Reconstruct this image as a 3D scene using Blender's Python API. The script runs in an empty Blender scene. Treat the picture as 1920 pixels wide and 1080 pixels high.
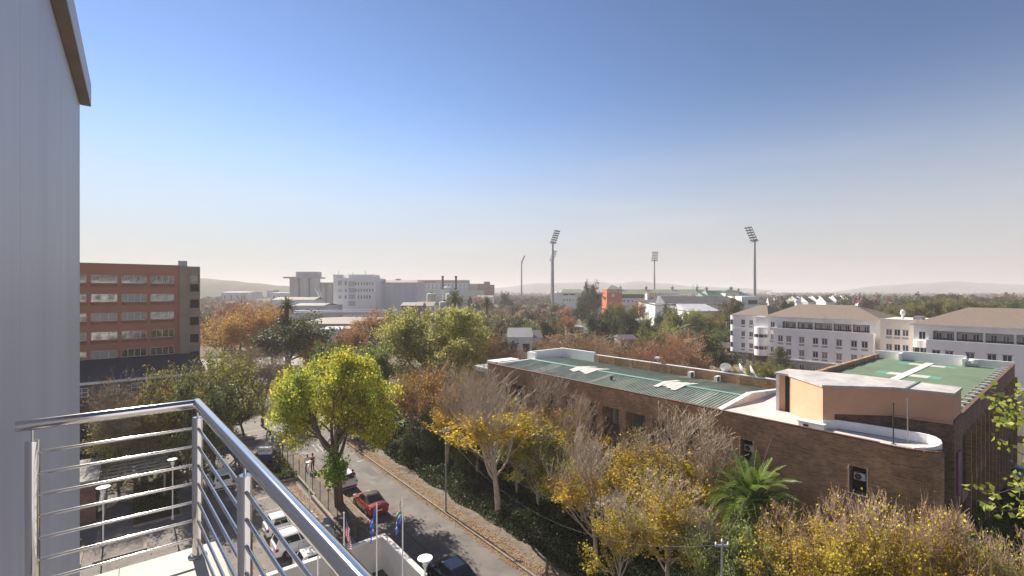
import bpy, math, random
import numpy as np
from mathutils import Vector, Matrix, Quaternion

random.seed(7)
SC = bpy.context.scene
COL = SC.collection
R = math.radians

# ---------------------------------------------------------------- camera, sky, sun, exposure
F = 880.0            # focal length in photo pixels (1920 wide)
EYE = 19.0           # eye height above the street
cam_d = bpy.data.cameras.new('camera')
cam_d.sensor_width = 36.0
cam_d.lens = 36.0 * F / 1920
cam_d.shift_y = 5.0 / 1920
cam_d.clip_start = 0.05
cam_d.clip_end = 30000
cam = bpy.data.objects.new('camera', cam_d)
cam.location = (0, 0, EYE)
cam.rotation_euler = (R(90), 0, 0)
COL.objects.link(cam)
SC.camera = cam

SKY_GAMMA = 1.6
HORIZON = (3.75, 3.55, 3.7, 1)
SUN_AZ, SUN_EL = 39.5, 36.0       # degrees left of the view direction, above the horizon
sun_dir = Vector((-math.sin(R(SUN_AZ)) * math.cos(R(SUN_EL)), math.cos(R(SUN_AZ)) * math.cos(R(SUN_EL)), math.sin(R(SUN_EL))))
world = bpy.data.worlds.new('World')
SC.world = world
world.use_nodes = True
wn = world.node_tree
wn.nodes.clear()
sky = wn.nodes.new('ShaderNodeTexSky')
sky.sky_type = 'NISHITA'
sky.sun_disc = False
sky.sun_elevation = R(SUN_EL)
sky.sun_rotation = R(-SUN_AZ)
sky.altitude = 30
sky.air_density = 1.15
sky.dust_density = 0.02
sky.ozone_density = 2.3
bg = wn.nodes.new('ShaderNodeBackground')
bg.inputs['Strength'].default_value = 0.069
wo = wn.nodes.new('ShaderNodeOutputWorld')
# thin high cloud veils low over the horizon, as part of the sky itself
tc = wn.nodes.new('ShaderNodeTexCoord')
mp = wn.nodes.new('ShaderNodeMapping'); mp.inputs['Scale'].default_value = (1.2, 1.2, 9.0)
nz = wn.nodes.new('ShaderNodeTexNoise'); nz.inputs['Scale'].default_value = 1.7; nz.inputs['Detail'].default_value = 5
nr = wn.nodes.new('ShaderNodeMapRange'); nr.inputs['From Min'].default_value = 0.46; nr.inputs['From Max'].default_value = 0.74
sx = wn.nodes.new('ShaderNodeSeparateXYZ')
zr = wn.nodes.new('ShaderNodeMapRange'); zr.interpolation_type = 'SMOOTHSTEP'
zr.inputs['From Min'].default_value = 0.30; zr.inputs['From Max'].default_value = 0.08
mu = wn.nodes.new('ShaderNodeMath'); mu.operation = 'MULTIPLY'
m2 = wn.nodes.new('ShaderNodeMath'); m2.operation = 'MULTIPLY'; m2.inputs[1].default_value = 0.55
mx = wn.nodes.new('ShaderNodeMix'); mx.data_type = 'RGBA'
mx.inputs['B'].default_value = (4.9, 4.6, 4.7, 1)
L = wn.links.new
L(tc.outputs['Generated'], mp.inputs['Vector']); L(mp.outputs['Vector'], nz.inputs['Vector'])
L(nz.outputs['Fac'], nr.inputs['Value']); L(tc.outputs['Generated'], sx.inputs[0]); L(sx.outputs['Z'], zr.inputs['Value'])
# the pale haze layer that rings the whole horizon
hzr = wn.nodes.new('ShaderNodeMapRange'); hzr.interpolation_type = 'SMOOTHERSTEP'
hzr.inputs['From Min'].default_value = 0.42; hzr.inputs['From Max'].default_value = -0.02; hzr.inputs['To Max'].default_value = 0.92
hmx = wn.nodes.new('ShaderNodeMix'); hmx.data_type = 'RGBA'; hmx.inputs['B'].default_value = HORIZON
L(sx.outputs['Z'], hzr.inputs['Value']); L(hzr.outputs['Result'], hmx.inputs['Factor'])
L(nr.outputs['Result'], mu.inputs[0]); L(zr.outputs['Result'], mu.inputs[1]); L(mu.outputs[0], m2.inputs[0])
L(m2.outputs[0], mx.inputs['Factor']); 
g1 = wn.nodes.new('ShaderNodeVectorMath'); g1.operation = 'SCALE'; g1.inputs['Scale'].default_value = 0.1
gg = wn.nodes.new('ShaderNodeGamma'); gg.inputs['Gamma'].default_value = SKY_GAMMA
hs_ = wn.nodes.new('ShaderNodeHueSaturation'); hs_.inputs['Saturation'].default_value = 0.9
g2 = wn.nodes.new('ShaderNodeVectorMath'); g2.operation = 'SCALE'; g2.inputs['Scale'].default_value = 10.0
L(sky.outputs[0], g1.inputs[0]); L(g1.outputs[0], gg.inputs[0]); L(gg.outputs[0], g2.inputs[0]); L(g2.outputs[0], hs_.inputs['Color']); L(hs_.outputs[0], hmx.inputs['A']); L(hmx.outputs['Result'], mx.inputs['A']); L(mx.outputs['Result'], bg.inputs['Color'])
L(bg.outputs[0], wo.inputs['Surface'])

sun_d = bpy.data.lights.new('sun', 'SUN')
sun_d.energy = 4.1
sun_d.angle = R(0.53)
sun_d.color = (1.0, 0.91, 0.78)
sun = bpy.data.objects.new('sun', sun_d)
sun.rotation_euler = sun_dir.to_track_quat('Z', 'Y').to_euler()
sun.location = (-20, 30, 60)
COL.objects.link(sun)

SC.view_settings.view_transform = 'Standard'
SC.view_settings.look = 'None'
SC.view_settings.gamma = 1.0
SC.view_settings.use_curve_mapping = False
SC.view_settings.exposure = 1.25
SC.render.engine = 'CYCLES'
SC.cycles.use_denoising = True
SC.cycles.max_bounces = 7
SC.cycles.transparent_max_bounces = 8
SC.cycles.volume_bounces = 0
SC.cycles.sample_clamp_indirect = 6.0

# ---------------------------------------------------------------- the street grid
# local axes: t runs away to the right, s runs along the street away to the left; both in metres from below the camera
ROT = math.atan2(0.628, 0.778)
CB, SB = math.cos(ROT), math.sin(ROT)
def W(t, s, z=0.0): return Vector((t * CB - s * SB, t * SB + s * CB, z))
def G(x, y): return (x * CB + y * SB, -x * SB + y * CB)
def P(px, depth, z=0.0): return Vector(((px - 960) / F * depth, depth, z))
def ZP(py, depth): return EYE - (py - 545) / F * depth

# ---------------------------------------------------------------- materials
MATS = {}
def rgb(c): return (c[0], c[1], c[2], 1.0)
def mat(name, col, rough=0.8, metal=0.0, col2=None, scale=1.0, detail=6, stretch=(1, 1, 1), bump=0.0, bscale=None, spec=0.5,
        tint=False, island=0.0, trans=0.0, ior=None, coat=0.0, coord='Object', lo=0.35, hi=0.65):
    if name in MATS: return MATS[name]
    m = bpy.data.materials.new(name); m.use_nodes = True
    nt = m.node_tree; nt.nodes.clear()
    out = nt.nodes.new('ShaderNodeOutputMaterial')
    b = nt.nodes.new('ShaderNodeBsdfPrincipled')
    b.inputs['Roughness'].default_value = rough; b.inputs['Metallic'].default_value = metal
    b.inputs['Specular IOR Level'].default_value = spec
    if ior: b.inputs['IOR'].default_value = ior
    if coat: b.inputs['Coat Weight'].default_value = coat; b.inputs['Coat Roughness'].default_value = 0.04
    L = nt.links.new
    src = None
    tcn = nt.nodes.new('ShaderNodeTexCoord'); mpn = nt.nodes.new('ShaderNodeMapping')
    mpn.inputs['Scale'].default_value = stretch
    L(tcn.outputs[coord], mpn.inputs['Vector'])
    if col2 is not None:
        n = nt.nodes.new('ShaderNodeTexNoise'); n.inputs['Scale'].default_value = scale; n.inputs['Detail'].default_value = detail
        n.inputs['Roughness'].default_value = 0.62
        L(mpn.outputs[0], n.inputs['Vector'])
        mr = nt.nodes.new('ShaderNodeMapRange'); mr.inputs['From Min'].default_value = lo; mr.inputs['From Max'].default_value = hi
        L(n.outputs['Fac'], mr.inputs['Value'])
        mxn = nt.nodes.new('ShaderNodeMix'); mxn.data_type = 'RGBA'
        mxn.inputs['A'].default_value = rgb(col); mxn.inputs['B'].default_value = rgb(col2)
        L(mr.outputs['Result'], mxn.inputs['Factor']); src = mxn.outputs['Result']
    else:
        c = nt.nodes.new('ShaderNodeRGB'); c.outputs[0].default_value = rgb(col); src = c.outputs[0]
    if island:
        gi = nt.nodes.new('ShaderNodeNewGeometry')
        hs = nt.nodes.new('ShaderNodeHueSaturation')
        m1 = nt.nodes.new('ShaderNodeMapRange'); m1.inputs['To Min'].default_value = 1 - island; m1.inputs['To Max'].default_value = 1 + island
        L(gi.outputs['Random Per Island'], m1.inputs['Value']); L(m1.outputs['Result'], hs.inputs['Value'])
        w = nt.nodes.new('ShaderNodeTexWhiteNoise'); w.noise_dimensions = '1D'
        L(gi.outputs['Random Per Island'], w.inputs['W'])
        m3 = nt.nodes.new('ShaderNodeMapRange'); m3.inputs['To Min'].default_value = 0.5 - island * 0.055; m3.inputs['To Max'].default_value = 0.5 + island * 0.055
        L(w.outputs['Value'], m3.inputs['Value']); L(m3.outputs['Result'], hs.inputs['Hue'])
        L(src, hs.inputs['Color']); src = hs.outputs['Color']
    if tint:
        oi = nt.nodes.new('ShaderNodeObjectInfo'); mm = nt.nodes.new('ShaderNodeMix'); mm.data_type = 'RGBA'; mm.blend_type = 'MULTIPLY'
        mm.inputs['Factor'].default_value = 1.0
        L(src, mm.inputs['A']); L(oi.outputs['Color'], mm.inputs['B']); src = mm.outputs['Result']
    L(src, b.inputs['Base Color'])
    if bump:
        bn = nt.nodes.new('ShaderNodeTexNoise'); bn.inputs['Scale'].default_value = bscale or scale * 8; bn.inputs['Detail'].default_value = 4
        L(mpn.outputs[0], bn.inputs['Vector'])
        bu = nt.nodes.new('ShaderNodeBump'); bu.inputs['Strength'].default_value = min(1, bump * 10); bu.inputs['Distance'].default_value = bump
        L(bn.outputs['Fac'], bu.inputs['Height']); L(bu.outputs[0], b.inputs['Normal'])
    if trans:
        tr = nt.nodes.new('ShaderNodeBsdfTranslucent'); ms = nt.nodes.new('ShaderNodeMixShader'); ms.inputs[0].default_value = trans
        L(src, tr.inputs['Color']); L(b.outputs[0], ms.inputs[1]); L(tr.outputs[0], ms.inputs[2]); L(ms.outputs[0], out.inputs['Surface'])
    else:
        L(b.outputs[0], out.inputs['Surface'])
    MATS[name] = m
    return m

def brick_mat(name, c1, c2, mortar, bw=0.23, bh=0.085, dark=0.55):
    if name in MATS: return MATS[name]
    m = mat(name, c1, 0.85)
    nt = m.node_tree; L = nt.links.new
    b = next(n for n in nt.nodes if n.type == 'BSDF_PRINCIPLED')
    uv = nt.nodes.new('ShaderNodeTexCoord')
    br = nt.nodes.new('ShaderNodeTexBrick')
    br.inputs['Scale'].default_value = 1.0
    br.inputs['Brick Width'].default_value = bw; br.inputs['Row Height'].default_value = bh
    br.inputs['Mortar Size'].default_value = 0.010; br.inputs['Mortar Smooth'].default_value = 0.3
    br.inputs['Bias'].default_value = -0.1
    br.inputs['Color1'].default_value = rgb(c1); br.inputs['Color2'].default_value = rgb(c2); br.inputs['Mortar'].default_value = rgb(mortar)
    L(uv.outputs['UV'], br.inputs['Vector'])
    n = nt.nodes.new('ShaderNodeTexNoise'); n.inputs['Scale'].default_value = 0.55; n.inputs['Detail'].default_value = 8; n.inputs['Roughness'].default_value = 0.65
    L(uv.outputs['Object'], n.inputs['Vector'])
    mr = nt.nodes.new('ShaderNodeMapRange'); mr.inputs['From Min'].default_value = 0.3; mr.inputs['From Max'].default_value = 0.7
    mr.inputs['To Min'].default_value = dark; mr.inputs['To Max'].default_value = 1.25
    L(n.outputs['Fac'], mr.inputs['Value'])
    mul = nt.nodes.new('ShaderNodeMix'); mul.data_type = 'RGBA'; mul.blend_type = 'MULTIPLY'; mul.inputs['Factor'].default_value = 1
    cb = nt.nodes.new('ShaderNodeCombineColor')
    for k in range(3): L(mr.outputs['Result'], cb.inputs[k])
    # coarser patches of odd bricks
    n2 = nt.nodes.new('ShaderNodeTexNoise'); n2.inputs['Scale'].default_value = 1.0; n2.inputs['Detail'].default_value = 3
    mp2 = nt.nodes.new('ShaderNodeMapping'); mp2.inputs['Scale'].default_value = (1.6, 8.0, 1)
    L(uv.outputs['UV'], mp2.inputs['Vector']); L(mp2.outputs[0], n2.inputs['Vector'])
    mr2 = nt.nodes.new('ShaderNodeMapRange'); mr2.inputs['From Min'].default_value = 0.38; mr2.inputs['From Max'].default_value = 0.5
    mr2.inputs['To Min'].default_value = 0.72; mr2.inputs['To Max'].default_value = 1.0
    L(n2.outputs['Fac'], mr2.inputs['Value'])
    cb2 = nt.nodes.new('ShaderNodeCombineColor')
    for k in range(3): L(mr2.outputs['Result'], cb2.inputs[k])
    mul2 = nt.nodes.new('ShaderNodeMix'); mul2.data_type = 'RGBA'; mul2.blend_type = 'MULTIPLY'; mul2.inputs['Factor'].default_value = 1
    L(br.outputs['Color'], mul.inputs['A']); L(cb.outputs[0], mul.inputs['B'])
    L(mul.outputs['Result'], mul2.inputs['A']); L(cb2.outputs[0], mul2.inputs['B'])
    L(mul2.outputs['Result'], b.inputs['Base Color'])
    bu = nt.nodes.new('ShaderNodeBump'); bu.inputs['Strength'].default_value = 0.9; bu.inputs['Distance'].default_value = 0.012; bu.invert = True
    L(br.outputs['Fac'], bu.inputs['Height']); L(bu.outputs[0], b.inputs['Normal'])
    return m

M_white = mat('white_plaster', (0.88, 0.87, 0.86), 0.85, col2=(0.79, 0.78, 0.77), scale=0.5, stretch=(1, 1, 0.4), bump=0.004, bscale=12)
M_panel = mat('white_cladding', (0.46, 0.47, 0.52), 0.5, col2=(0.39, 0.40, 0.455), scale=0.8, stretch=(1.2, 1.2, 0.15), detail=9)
M_trim = mat('white_trim', (0.80, 0.79, 0.77), 0.6)
M_beige = mat('beige_soffit', (0.24, 0.19, 0.14), 0.7, col2=(0.19, 0.15, 0.11), scale=2)
M_steel = mat('stainless_steel', (0.66, 0.65, 0.63), 0.17, 1.0, bump=0.0006, bscale=90, scale=4)
M_steelr = mat('polished_tube_steel', (0.64, 0.62, 0.60), 0.10, 1.0)
M_tile = mat('pale_floor_tile', (0.44, 0.42, 0.39), 0.7, col2=(0.33, 0.31, 0.28), scale=3, bump=0.002, bscale=40)
M_asph = mat('asphalt', (0.19, 0.168, 0.155), 0.9, col2=(0.115, 0.103, 0.098), scale=0.45, detail=12, bump=0.008, bscale=25)
M_asph2 = mat('worn_parking_asphalt', (0.21, 0.185, 0.17), 0.9, col2=(0.15, 0.135, 0.125), scale=0.5, detail=9, bump=0.008, bscale=25)
M_asph3 = mat('patched_asphalt', (0.11, 0.10, 0.097), 0.9)
M_conc = mat('concrete', (0.34, 0.32, 0.29), 0.9, col2=(0.24, 0.225, 0.20), scale=1.5, detail=8, bump=0.004, bscale=30)
M_kerb = mat('kerb_concrete', (0.30, 0.25, 0.21), 0.9, col2=(0.19, 0.155, 0.13), scale=3.0, detail=8)
M_pave = mat('pavement_dirt', (0.21, 0.175, 0.145), 0.95, col2=(0.13, 0.105, 0.085), scale=1.2, detail=9, bump=0.01, bscale=18)
M_earth = mat('leafy_earth', (0.10, 0.075, 0.05), 1.0, col2=(0.045, 0.04, 0.025), scale=0.8, detail=9, bump=0.02, bscale=12)
M_paint = mat('road_paint', (0.52, 0.50, 0.47), 0.8, col2=(0.25, 0.24, 0.23), scale=6)
M_brick = brick_mat('brown_brick', (0.54, 0.29, 0.15), (0.35, 0.18, 0.095), (0.52, 0.40, 0.27))
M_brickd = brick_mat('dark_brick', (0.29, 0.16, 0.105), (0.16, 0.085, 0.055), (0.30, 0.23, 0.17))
M_brickr = brick_mat('red_brick', (0.26, 0.11, 0.07), (0.17, 0.07, 0.05), (0.30, 0.24, 0.2))
M_cop = mat('brick_coping', (0.20, 0.11, 0.075), 0.85, col2=(0.10, 0.055, 0.04), scale=5, stretch=(1, 1, 1))
M_copw = mat('white_coping', (0.74, 0.73, 0.71), 0.7, col2=(0.55, 0.53, 0.50), scale=2)
M_groof = mat('green_sheet_roof', (0.34, 0.38, 0.31), 0.38, 0.1, col2=(0.19, 0.235, 0.18), scale=0.5, detail=8, stretch=(1, 2, 1))
M_gcap = mat('turquoise_ridge', (0.16, 0.36, 0.30), 0.45)
M_skylt = mat('skylight_sheet', (0.66, 0.65, 0.60), 0.5, col2=(0.55, 0.52, 0.46), scale=2)
M_gdeck = mat('green_painted_deck', (0.16, 0.225, 0.14), 0.75, col2=(0.11, 0.165, 0.10), scale=0.4, detail=9)
M_deckw = mat('white_deck_paint', (0.62, 0.62, 0.56), 0.7, col2=(0.45, 0.48, 0.42), scale=1.4, detail=8)
M_teal = mat('teal_deck_paint', (0.10, 0.33, 0.24), 0.7)
M_membr = mat('white_roof_membrane', (0.66, 0.62, 0.59), 0.75, col2=(0.50, 0.45, 0.42), scale=0.5, detail=8)
M_peach = mat('peach_plaster', (0.68, 0.39, 0.25), 0.85, col2=(0.62, 0.35, 0.22), scale=0.8, bump=0.002, bscale=20)
M_orange = mat('terracotta_paint', (0.46, 0.20, 0.125), 0.85, col2=(0.40, 0.17, 0.105), scale=0.25, stretch=(1, 1, 0.5))
M_taupe = mat('taupe_concrete', (0.36, 0.28, 0.21), 0.9, col2=(0.30, 0.23, 0.175), scale=0.4)
M_dark = mat('dark_void', (0.02, 0.018, 0.016), 0.9)
M_glass = mat('window_glass', (0.035, 0.045, 0.055), 0.06, 0.0, spec=0.9)
M_mirror = mat('reflective_glass', (0.25, 0.245, 0.23), 0.05, 0.8, col2=(0.09, 0.095, 0.10), scale=1.1, stretch=(1, 1, 2))
M_mirror2 = mat('dim_reflective_glass', (0.22, 0.21, 0.20), 0.06, 0.8, col2=(0.07, 0.07, 0.075), scale=1.7)
M_frame = mat('white_window_frame', (0.70, 0.69, 0.67), 0.5)
M_dframe = mat('dark_window_frame', (0.05, 0.045, 0.045), 0.5)
M_slate = mat('dark_slate_roof', (0.045, 0.047, 0.06), 0.7, col2=(0.07, 0.07, 0.085), scale=2, stretch=(1, 4, 1))
M_tileroof = mat('brown_tile_roof', (0.23, 0.18, 0.145), 0.85, col2=(0.18, 0.14, 0.115), scale=1.5, stretch=(0.3, 3, 3), bump=0.03, bscale=4)
M_dgreen = mat('dark_green_roof', (0.03, 0.11, 0.07), 0.6, col2=(0.05, 0.13, 0.09), scale=0.2)
M_lgreen = mat('faded_green_roof', (0.17, 0.20, 0.12), 0.7, col2=(0.13, 0.16, 0.10), scale=0.1)
M_grroof = mat('grey_sheet_roof', (0.30, 0.30, 0.30), 0.6, col2=(0.22, 0.22, 0.23), scale=0.08)
M_shed = mat('pale_sheet_roof', (0.27, 0.22, 0.17), 0.8, col2=(0.20, 0.165, 0.13), scale=0.06)
M_galv = mat('galvanised_steel', (0.38, 0.39, 0.40), 0.45, 0.6, col2=(0.30, 0.31, 0.32), scale=1)
M_silo = mat('silo_concrete', (0.48, 0.48, 0.50), 0.8, col2=(0.36, 0.36, 0.39), scale=0.08, stretch=(1, 1, 0.3))
M_ind = mat('pale_industrial_wall', (0.82, 0.81, 0.81), 0.85, col2=(0.72, 0.71, 0.72), scale=0.05, stretch=(1, 1, 0.3))
M_ind2 = mat('weathered_industrial_wall', (0.60, 0.60, 0.64), 0.85, col2=(0.47, 0.47, 0.53), scale=0.07, stretch=(2, 2, 0.3))
M_black = mat('black_rubber', (0.02, 0.02, 0.02), 0.8)
M_dpole = mat('dark_painted_steel', (0.03, 0.035, 0.03), 0.6)
M_bark = mat('grey_bark', (0.15, 0.12, 0.095), 0.95, col2=(0.085, 0.065, 0.05), scale=6, stretch=(1, 1, 0.25), bump=0.02, bscale=14, tint=True)
M_barkp = mat('pale_bark', (0.48, 0.42, 0.35), 0.9, col2=(0.32, 0.27, 0.22), scale=5, stretch=(1, 1, 0.3), tint=True)
M_leaf = mat('leaf_green', (0.9, 0.9, 0.9), 0.55, col2=(0.62, 0.68, 0.6), scale=0.5, detail=2, tint=True, island=0.38, trans=0.38, spec=0.4)
M_leafy = mat('leaf_yellow_green', (0.56, 0.50, 0.06), 0.55, col2=(0.30, 0.37, 0.055), scale=0.38, detail=2, tint=True, island=0.45, trans=0.58, spec=0.35, lo=0.42, hi=0.6)
M_leafa = mat('leaf_autumn', (0.62, 0.50, 0.06), 0.6, col2=(0.50, 0.32, 0.06), scale=0.6, detail=2, tint=True, island=0.45, trans=0.45, spec=0.3)

# ---------------------------------------------------------------- mesh building
class MB:
    def __init__(s): s.v = []; s.f = []
    def add(s, vs, fs):
        n = len(s.v); s.v += [tuple(v) for v in vs]; s.f += [tuple(i + n for i in f) for f in fs]; return s
    def box(s, x0, x1, y0, y1, z0, z1):
        return s.add([(x0, y0, z0), (x1, y0, z0), (x1, y1, z0), (x0, y1, z0), (x0, y0, z1), (x1, y0, z1), (x1, y1, z1), (x0, y1, z1)],
                     [(0, 3, 2, 1), (4, 5, 6, 7), (0, 1, 5, 4), (1, 2, 6, 5), (2, 3, 7, 6), (3, 0, 4, 7)])
    def quad(s, a, b, c, d): return s.add([a, b, c, d], [(0, 1, 2, 3)])
    def poly(s, pts): return s.add(pts, [tuple(range(len(pts)))])
    def prism(s, pts, z0, z1):
        n = len(pts)
        v = [(p[0], p[1], z0) for p in pts] + [(p[0], p[1], z1) for p in pts]
        a = sum(pts[i][0] * pts[(i + 1) % n][1] - pts[(i + 1) % n][0] * pts[i][1] for i in range(n))
        f = [tuple(range(n, 2 * n)), tuple(range(n - 1, -1, -1))] + [(i, (i + 1) % n, n + (i + 1) % n, n + i) for i in range(n)]
        if a < 0: f = [tuple(reversed(q)) for q in f]
        return s.add(v, f)
    def tube(s, p0, p1, r0, r1=None, n=8, cap=True):
        r1 = r0 if r1 is None else r1
        p0 = Vector(p0); p1 = Vector(p1); d = (p1 - p0).normalized()
        u = d.orthogonal().normalized(); w = d.cross(u)
        v = []
        for p, r in ((p0, r0), (p1, r1)):
            for k in range(n):
                a = 2 * math.pi * k / n
                v.append(p + (u * math.cos(a) + w * math.sin(a)) * r)
        f = [(k, (k + 1) % n, n + (k + 1) % n, n + k) for k in range(n)]
        if cap: f += [tuple(range(n - 1, -1, -1)), tuple(range(n, 2 * n))]
        return s.add(v, f)
    def path(s, pts, r, n=6):
        pts = [Vector(p) for p in pts]
        for a, b in zip(pts[:-1], pts[1:]): s.tube(a, b, r, r, n)
        return s
    def lathe(s, prof, c=(0, 0, 0), n=16, axis='z'):
        v = []; m = len(prof)
        for k in range(n):
            a = 2 * math.pi * k / n
            for r, h in prof:
                x, y = r * math.cos(a), r * math.sin(a)
                q = (x, y, h) if axis == 'z' else ((x, h, y) if axis == 'y' else (h, x, y))
                v.append((q[0] + c[0], q[1] + c[1], q[2] + c[2]))
        f = []
        for k in range(n):
            for j in range(m - 1):
                q = (k * m + j, ((k + 1) % n) * m + j, ((k + 1) % n) * m + j + 1, k * m + j + 1)
                f.append(tuple(reversed(q)) if axis == 'y' else q)
        return s.add(v, f)
    def wall(s, axis, c, u0, u1, z0, z1, holes=(), depth=0.15, sign=-1):
        """flat wall with openings: axis 'x' = plane x=c over y=u; axis 'y' = plane y=c over x=u; reveals go to c - sign*depth"""
        us = sorted({u0, u1} | {min(max(h[i], u0), u1) for h in holes for i in (0, 1)})
        zs = sorted({z0, z1} | {min(max(h[i], z0), z1) for h in holes for i in (2, 3)})
        def pt(u, z, d=0.0):
            k = c - sign * d
            return (k, u, z) if axis == 'x' else (u, k, z)
        flip = (axis == 'x') == (sign < 0)
        def q(a, b, cc, d): s.quad(*((a, d, cc, b) if flip else (a, b, cc, d)))
        for i in range(len(us) - 1):
            for j in range(len(zs) - 1):
                um, zm = (us[i] + us[i + 1]) / 2, (zs[j] + zs[j + 1]) / 2
                if any(h[0] < um < h[1] and h[2] < zm < h[3] for h in holes): continue
                q(pt(us[i], zs[j]), pt(us[i + 1], zs[j]), pt(us[i + 1], zs[j + 1]), pt(us[i], zs[j + 1]))
        for h in holes:
            a, b, lo, hi = h[:4]
            q(pt(a, lo), pt(a, lo, depth), pt(b, lo, depth), pt(b, lo))
            q(pt(a, hi, depth), pt(a, hi), pt(b, hi), pt(b, hi, depth))
            q(pt(a, lo, depth), pt(a, lo), pt(a, hi), pt(a, hi, depth))
            q(pt(b, lo), pt(b, lo, depth), pt(b, hi, depth), pt(b, hi))
        return s

def mesh(name, mb, mats, smooth=False, uv=True, mi=None):
    me = bpy.data.meshes.new(name)
    me.from_pydata([tuple(v) for v in mb.v], [], mb.f)
    for m in (mats if isinstance(mats, (list, tuple)) else [mats]): me.materials.append(m)
    if mi is not None: me.polygons.foreach_set('material_index', mi)
    if uv:
        ul = me.uv_layers.new(name='uv')
        nL = len(me.loops); nP = len(me.polygons)
        if nP:
            co = np.empty(len(me.vertices) * 3); me.vertices.foreach_get('co', co); co = co.reshape(-1, 3)
            li = np.empty(nL, dtype=np.int32); me.loops.foreach_get('vertex_index', li)
            no = np.empty(nP * 3); me.polygons.foreach_get('normal', no); no = no.reshape(-1, 3)
            tot = np.empty(nP, dtype=np.int32); me.polygons.foreach_get('loop_total', tot)
            ln = np.repeat(no, tot, axis=0); lc = co[li]
            tg = np.stack([-ln[:, 1], ln[:, 0], np.zeros(nL)], 1)
            nn = np.linalg.norm(tg, axis=1, keepdims=True); flat = (np.abs(ln[:, 2]) > 0.75) | (nn[:, 0] < 1e-6)
            tg = tg / np.maximum(nn, 1e-6)
            u = np.where(flat, lc[:, 0], (lc * tg).sum(1)); v = np.where(flat, lc[:, 1], lc[:, 2])
            ul.data.foreach_set('uv', np.stack([u, v], 1).ravel())
    if smooth:
        me.polygons.foreach_set('use_smooth', [True] * len(me.polygons))
        me.set_sharp_from_angle(angle=R(40))
    me.update()
    return me

ORG = {}
def link(o, parent=None):
    COL.objects.link(o)
    if parent is not None: o.parent = parent
    return o
def setp(o, label=None, cat=None, group=None, kind=None):
    if label: o['label'] = label
    if cat: o['category'] = cat
    if group: o['group'] = group
    if kind: o['kind'] = kind
    return o
def thing(name, label, cat, loc=(0, 0, 0), rot=0.0, group=None):
    o = bpy.data.objects.new(name, None)
    o.empty_display_size = 0.3
    o.location = loc; o.rotation_euler = (0, 0, rot)
    link(o); ORG[o.name] = (0, 0, 0)
    return setp(o, label, cat, group)
def gthing(name, label, cat, t, s, z=0.0, group=None):
    """a thing on the street grid; its parts are given in absolute (t, s, z)"""
    o = thing(name, label, cat, W(t, s, z), ROT, group)
    ORG[o.name] = (t, s, z)
    return o
def root_org(p):
    while p.parent is not None: p = p.parent
    return ORG.get(p.name, (0, 0, 0))
def part(name, mb, m, parent, smooth=False, label=None, kind=None, mi=None):
    og = root_org(parent)
    if og != (0, 0, 0):
        mb.v = [(v[0] - og[0], v[1] - og[1], v[2] - og[2]) for v in mb.v]
    o = bpy.data.objects.new(name, mesh(name, mb, m, smooth, mi=mi))
    link(o, parent)
    return setp(o, label, None, None, kind)
def place(name, me, parent, loc, rotz=0.0, grid=True):
    """a part that shares its mesh with alike parts; loc in the frame of the thing (absolute grid when grid=True)"""
    o = bpy.data.objects.new(name, me)
    og = root_org(parent) if grid else (0, 0, 0)
    o.location = (loc[0] - og[0], loc[1] - og[1], loc[2] - og[2]); o.rotation_euler = (0, 0, rotz)
    return link(o, parent)
def struct(name, mb, m, smooth=False, grid=True, kind='structure', label=None):
    o = bpy.data.objects.new(name, mesh(name, mb, m, smooth))
    if grid: o.rotation_euler = (0, 0, ROT)
    link(o)
    return setp(o, label, None, None, kind)
def single(name, mb, m, label, cat, loc=(0, 0, 0), rot=0.0, group=None, smooth=False):
    o = bpy.data.objects.new(name, mesh(name, mb, m, smooth)); o.location = loc; o.rotation_euler = (0, 0, rot)
    link(o)
    return setp(o, label, cat, group)
def copy_tree(o, parent=None):
    c = o.copy(); COL.objects.link(c)
    if parent is not None: c.parent = parent
    for ch in list(o.children): copy_tree(ch, c)
    return c
WINC = {}
def window_meshes(w, h, cols, rows, fr=0.05, depth=0.06, fm=None, gm=None):
    key = (round(w, 2), round(h, 2), cols, rows, fr, fm.name if fm else '', gm.name if gm else '')
    if key not in WINC:
        f = MB(); d = depth
        f.box(-w / 2, w / 2, -d, 0, 0, fr); f.box(-w / 2, w / 2, -d, 0, h - fr, h)
        f.box(-w / 2, -w / 2 + fr, -d, 0, fr, h - fr); f.box(w / 2 - fr, w / 2, -d, 0, fr, h - fr)
        for k in range(1, cols):
            x = -w / 2 + w * k / cols; f.box(x - fr / 2, x + fr / 2, -d * 0.9, 0, fr, h - fr)
        for k in range(1, rows):
            z = h * k / rows; f.box(-w / 2 + fr, w / 2 - fr, -d * 0.8, 0, z - fr / 2, z + fr / 2)
        g = MB(); g.box(-w / 2 + fr * 0.5, w / 2 - fr * 0.5, -0.012, 0.03, fr * 0.5, h - fr * 0.5)
        WINC[key] = (mesh('window', f, fm or M_frame), mesh('pane', g, gm or M_glass))
    return WINC[key]
M_curt = mat('curtained_glass', (0.30, 0.28, 0.25), 0.25, spec=0.6, col2=(0.20, 0.19, 0.17), scale=3, stretch=(4, 4, .3)); M_glassb = mat('bluish_glass', (0.10, 0.125, 0.15), 0.08, spec=0.9)  # curtained and bluish panes, for variety among the windows
wrng = random.Random(41)
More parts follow.
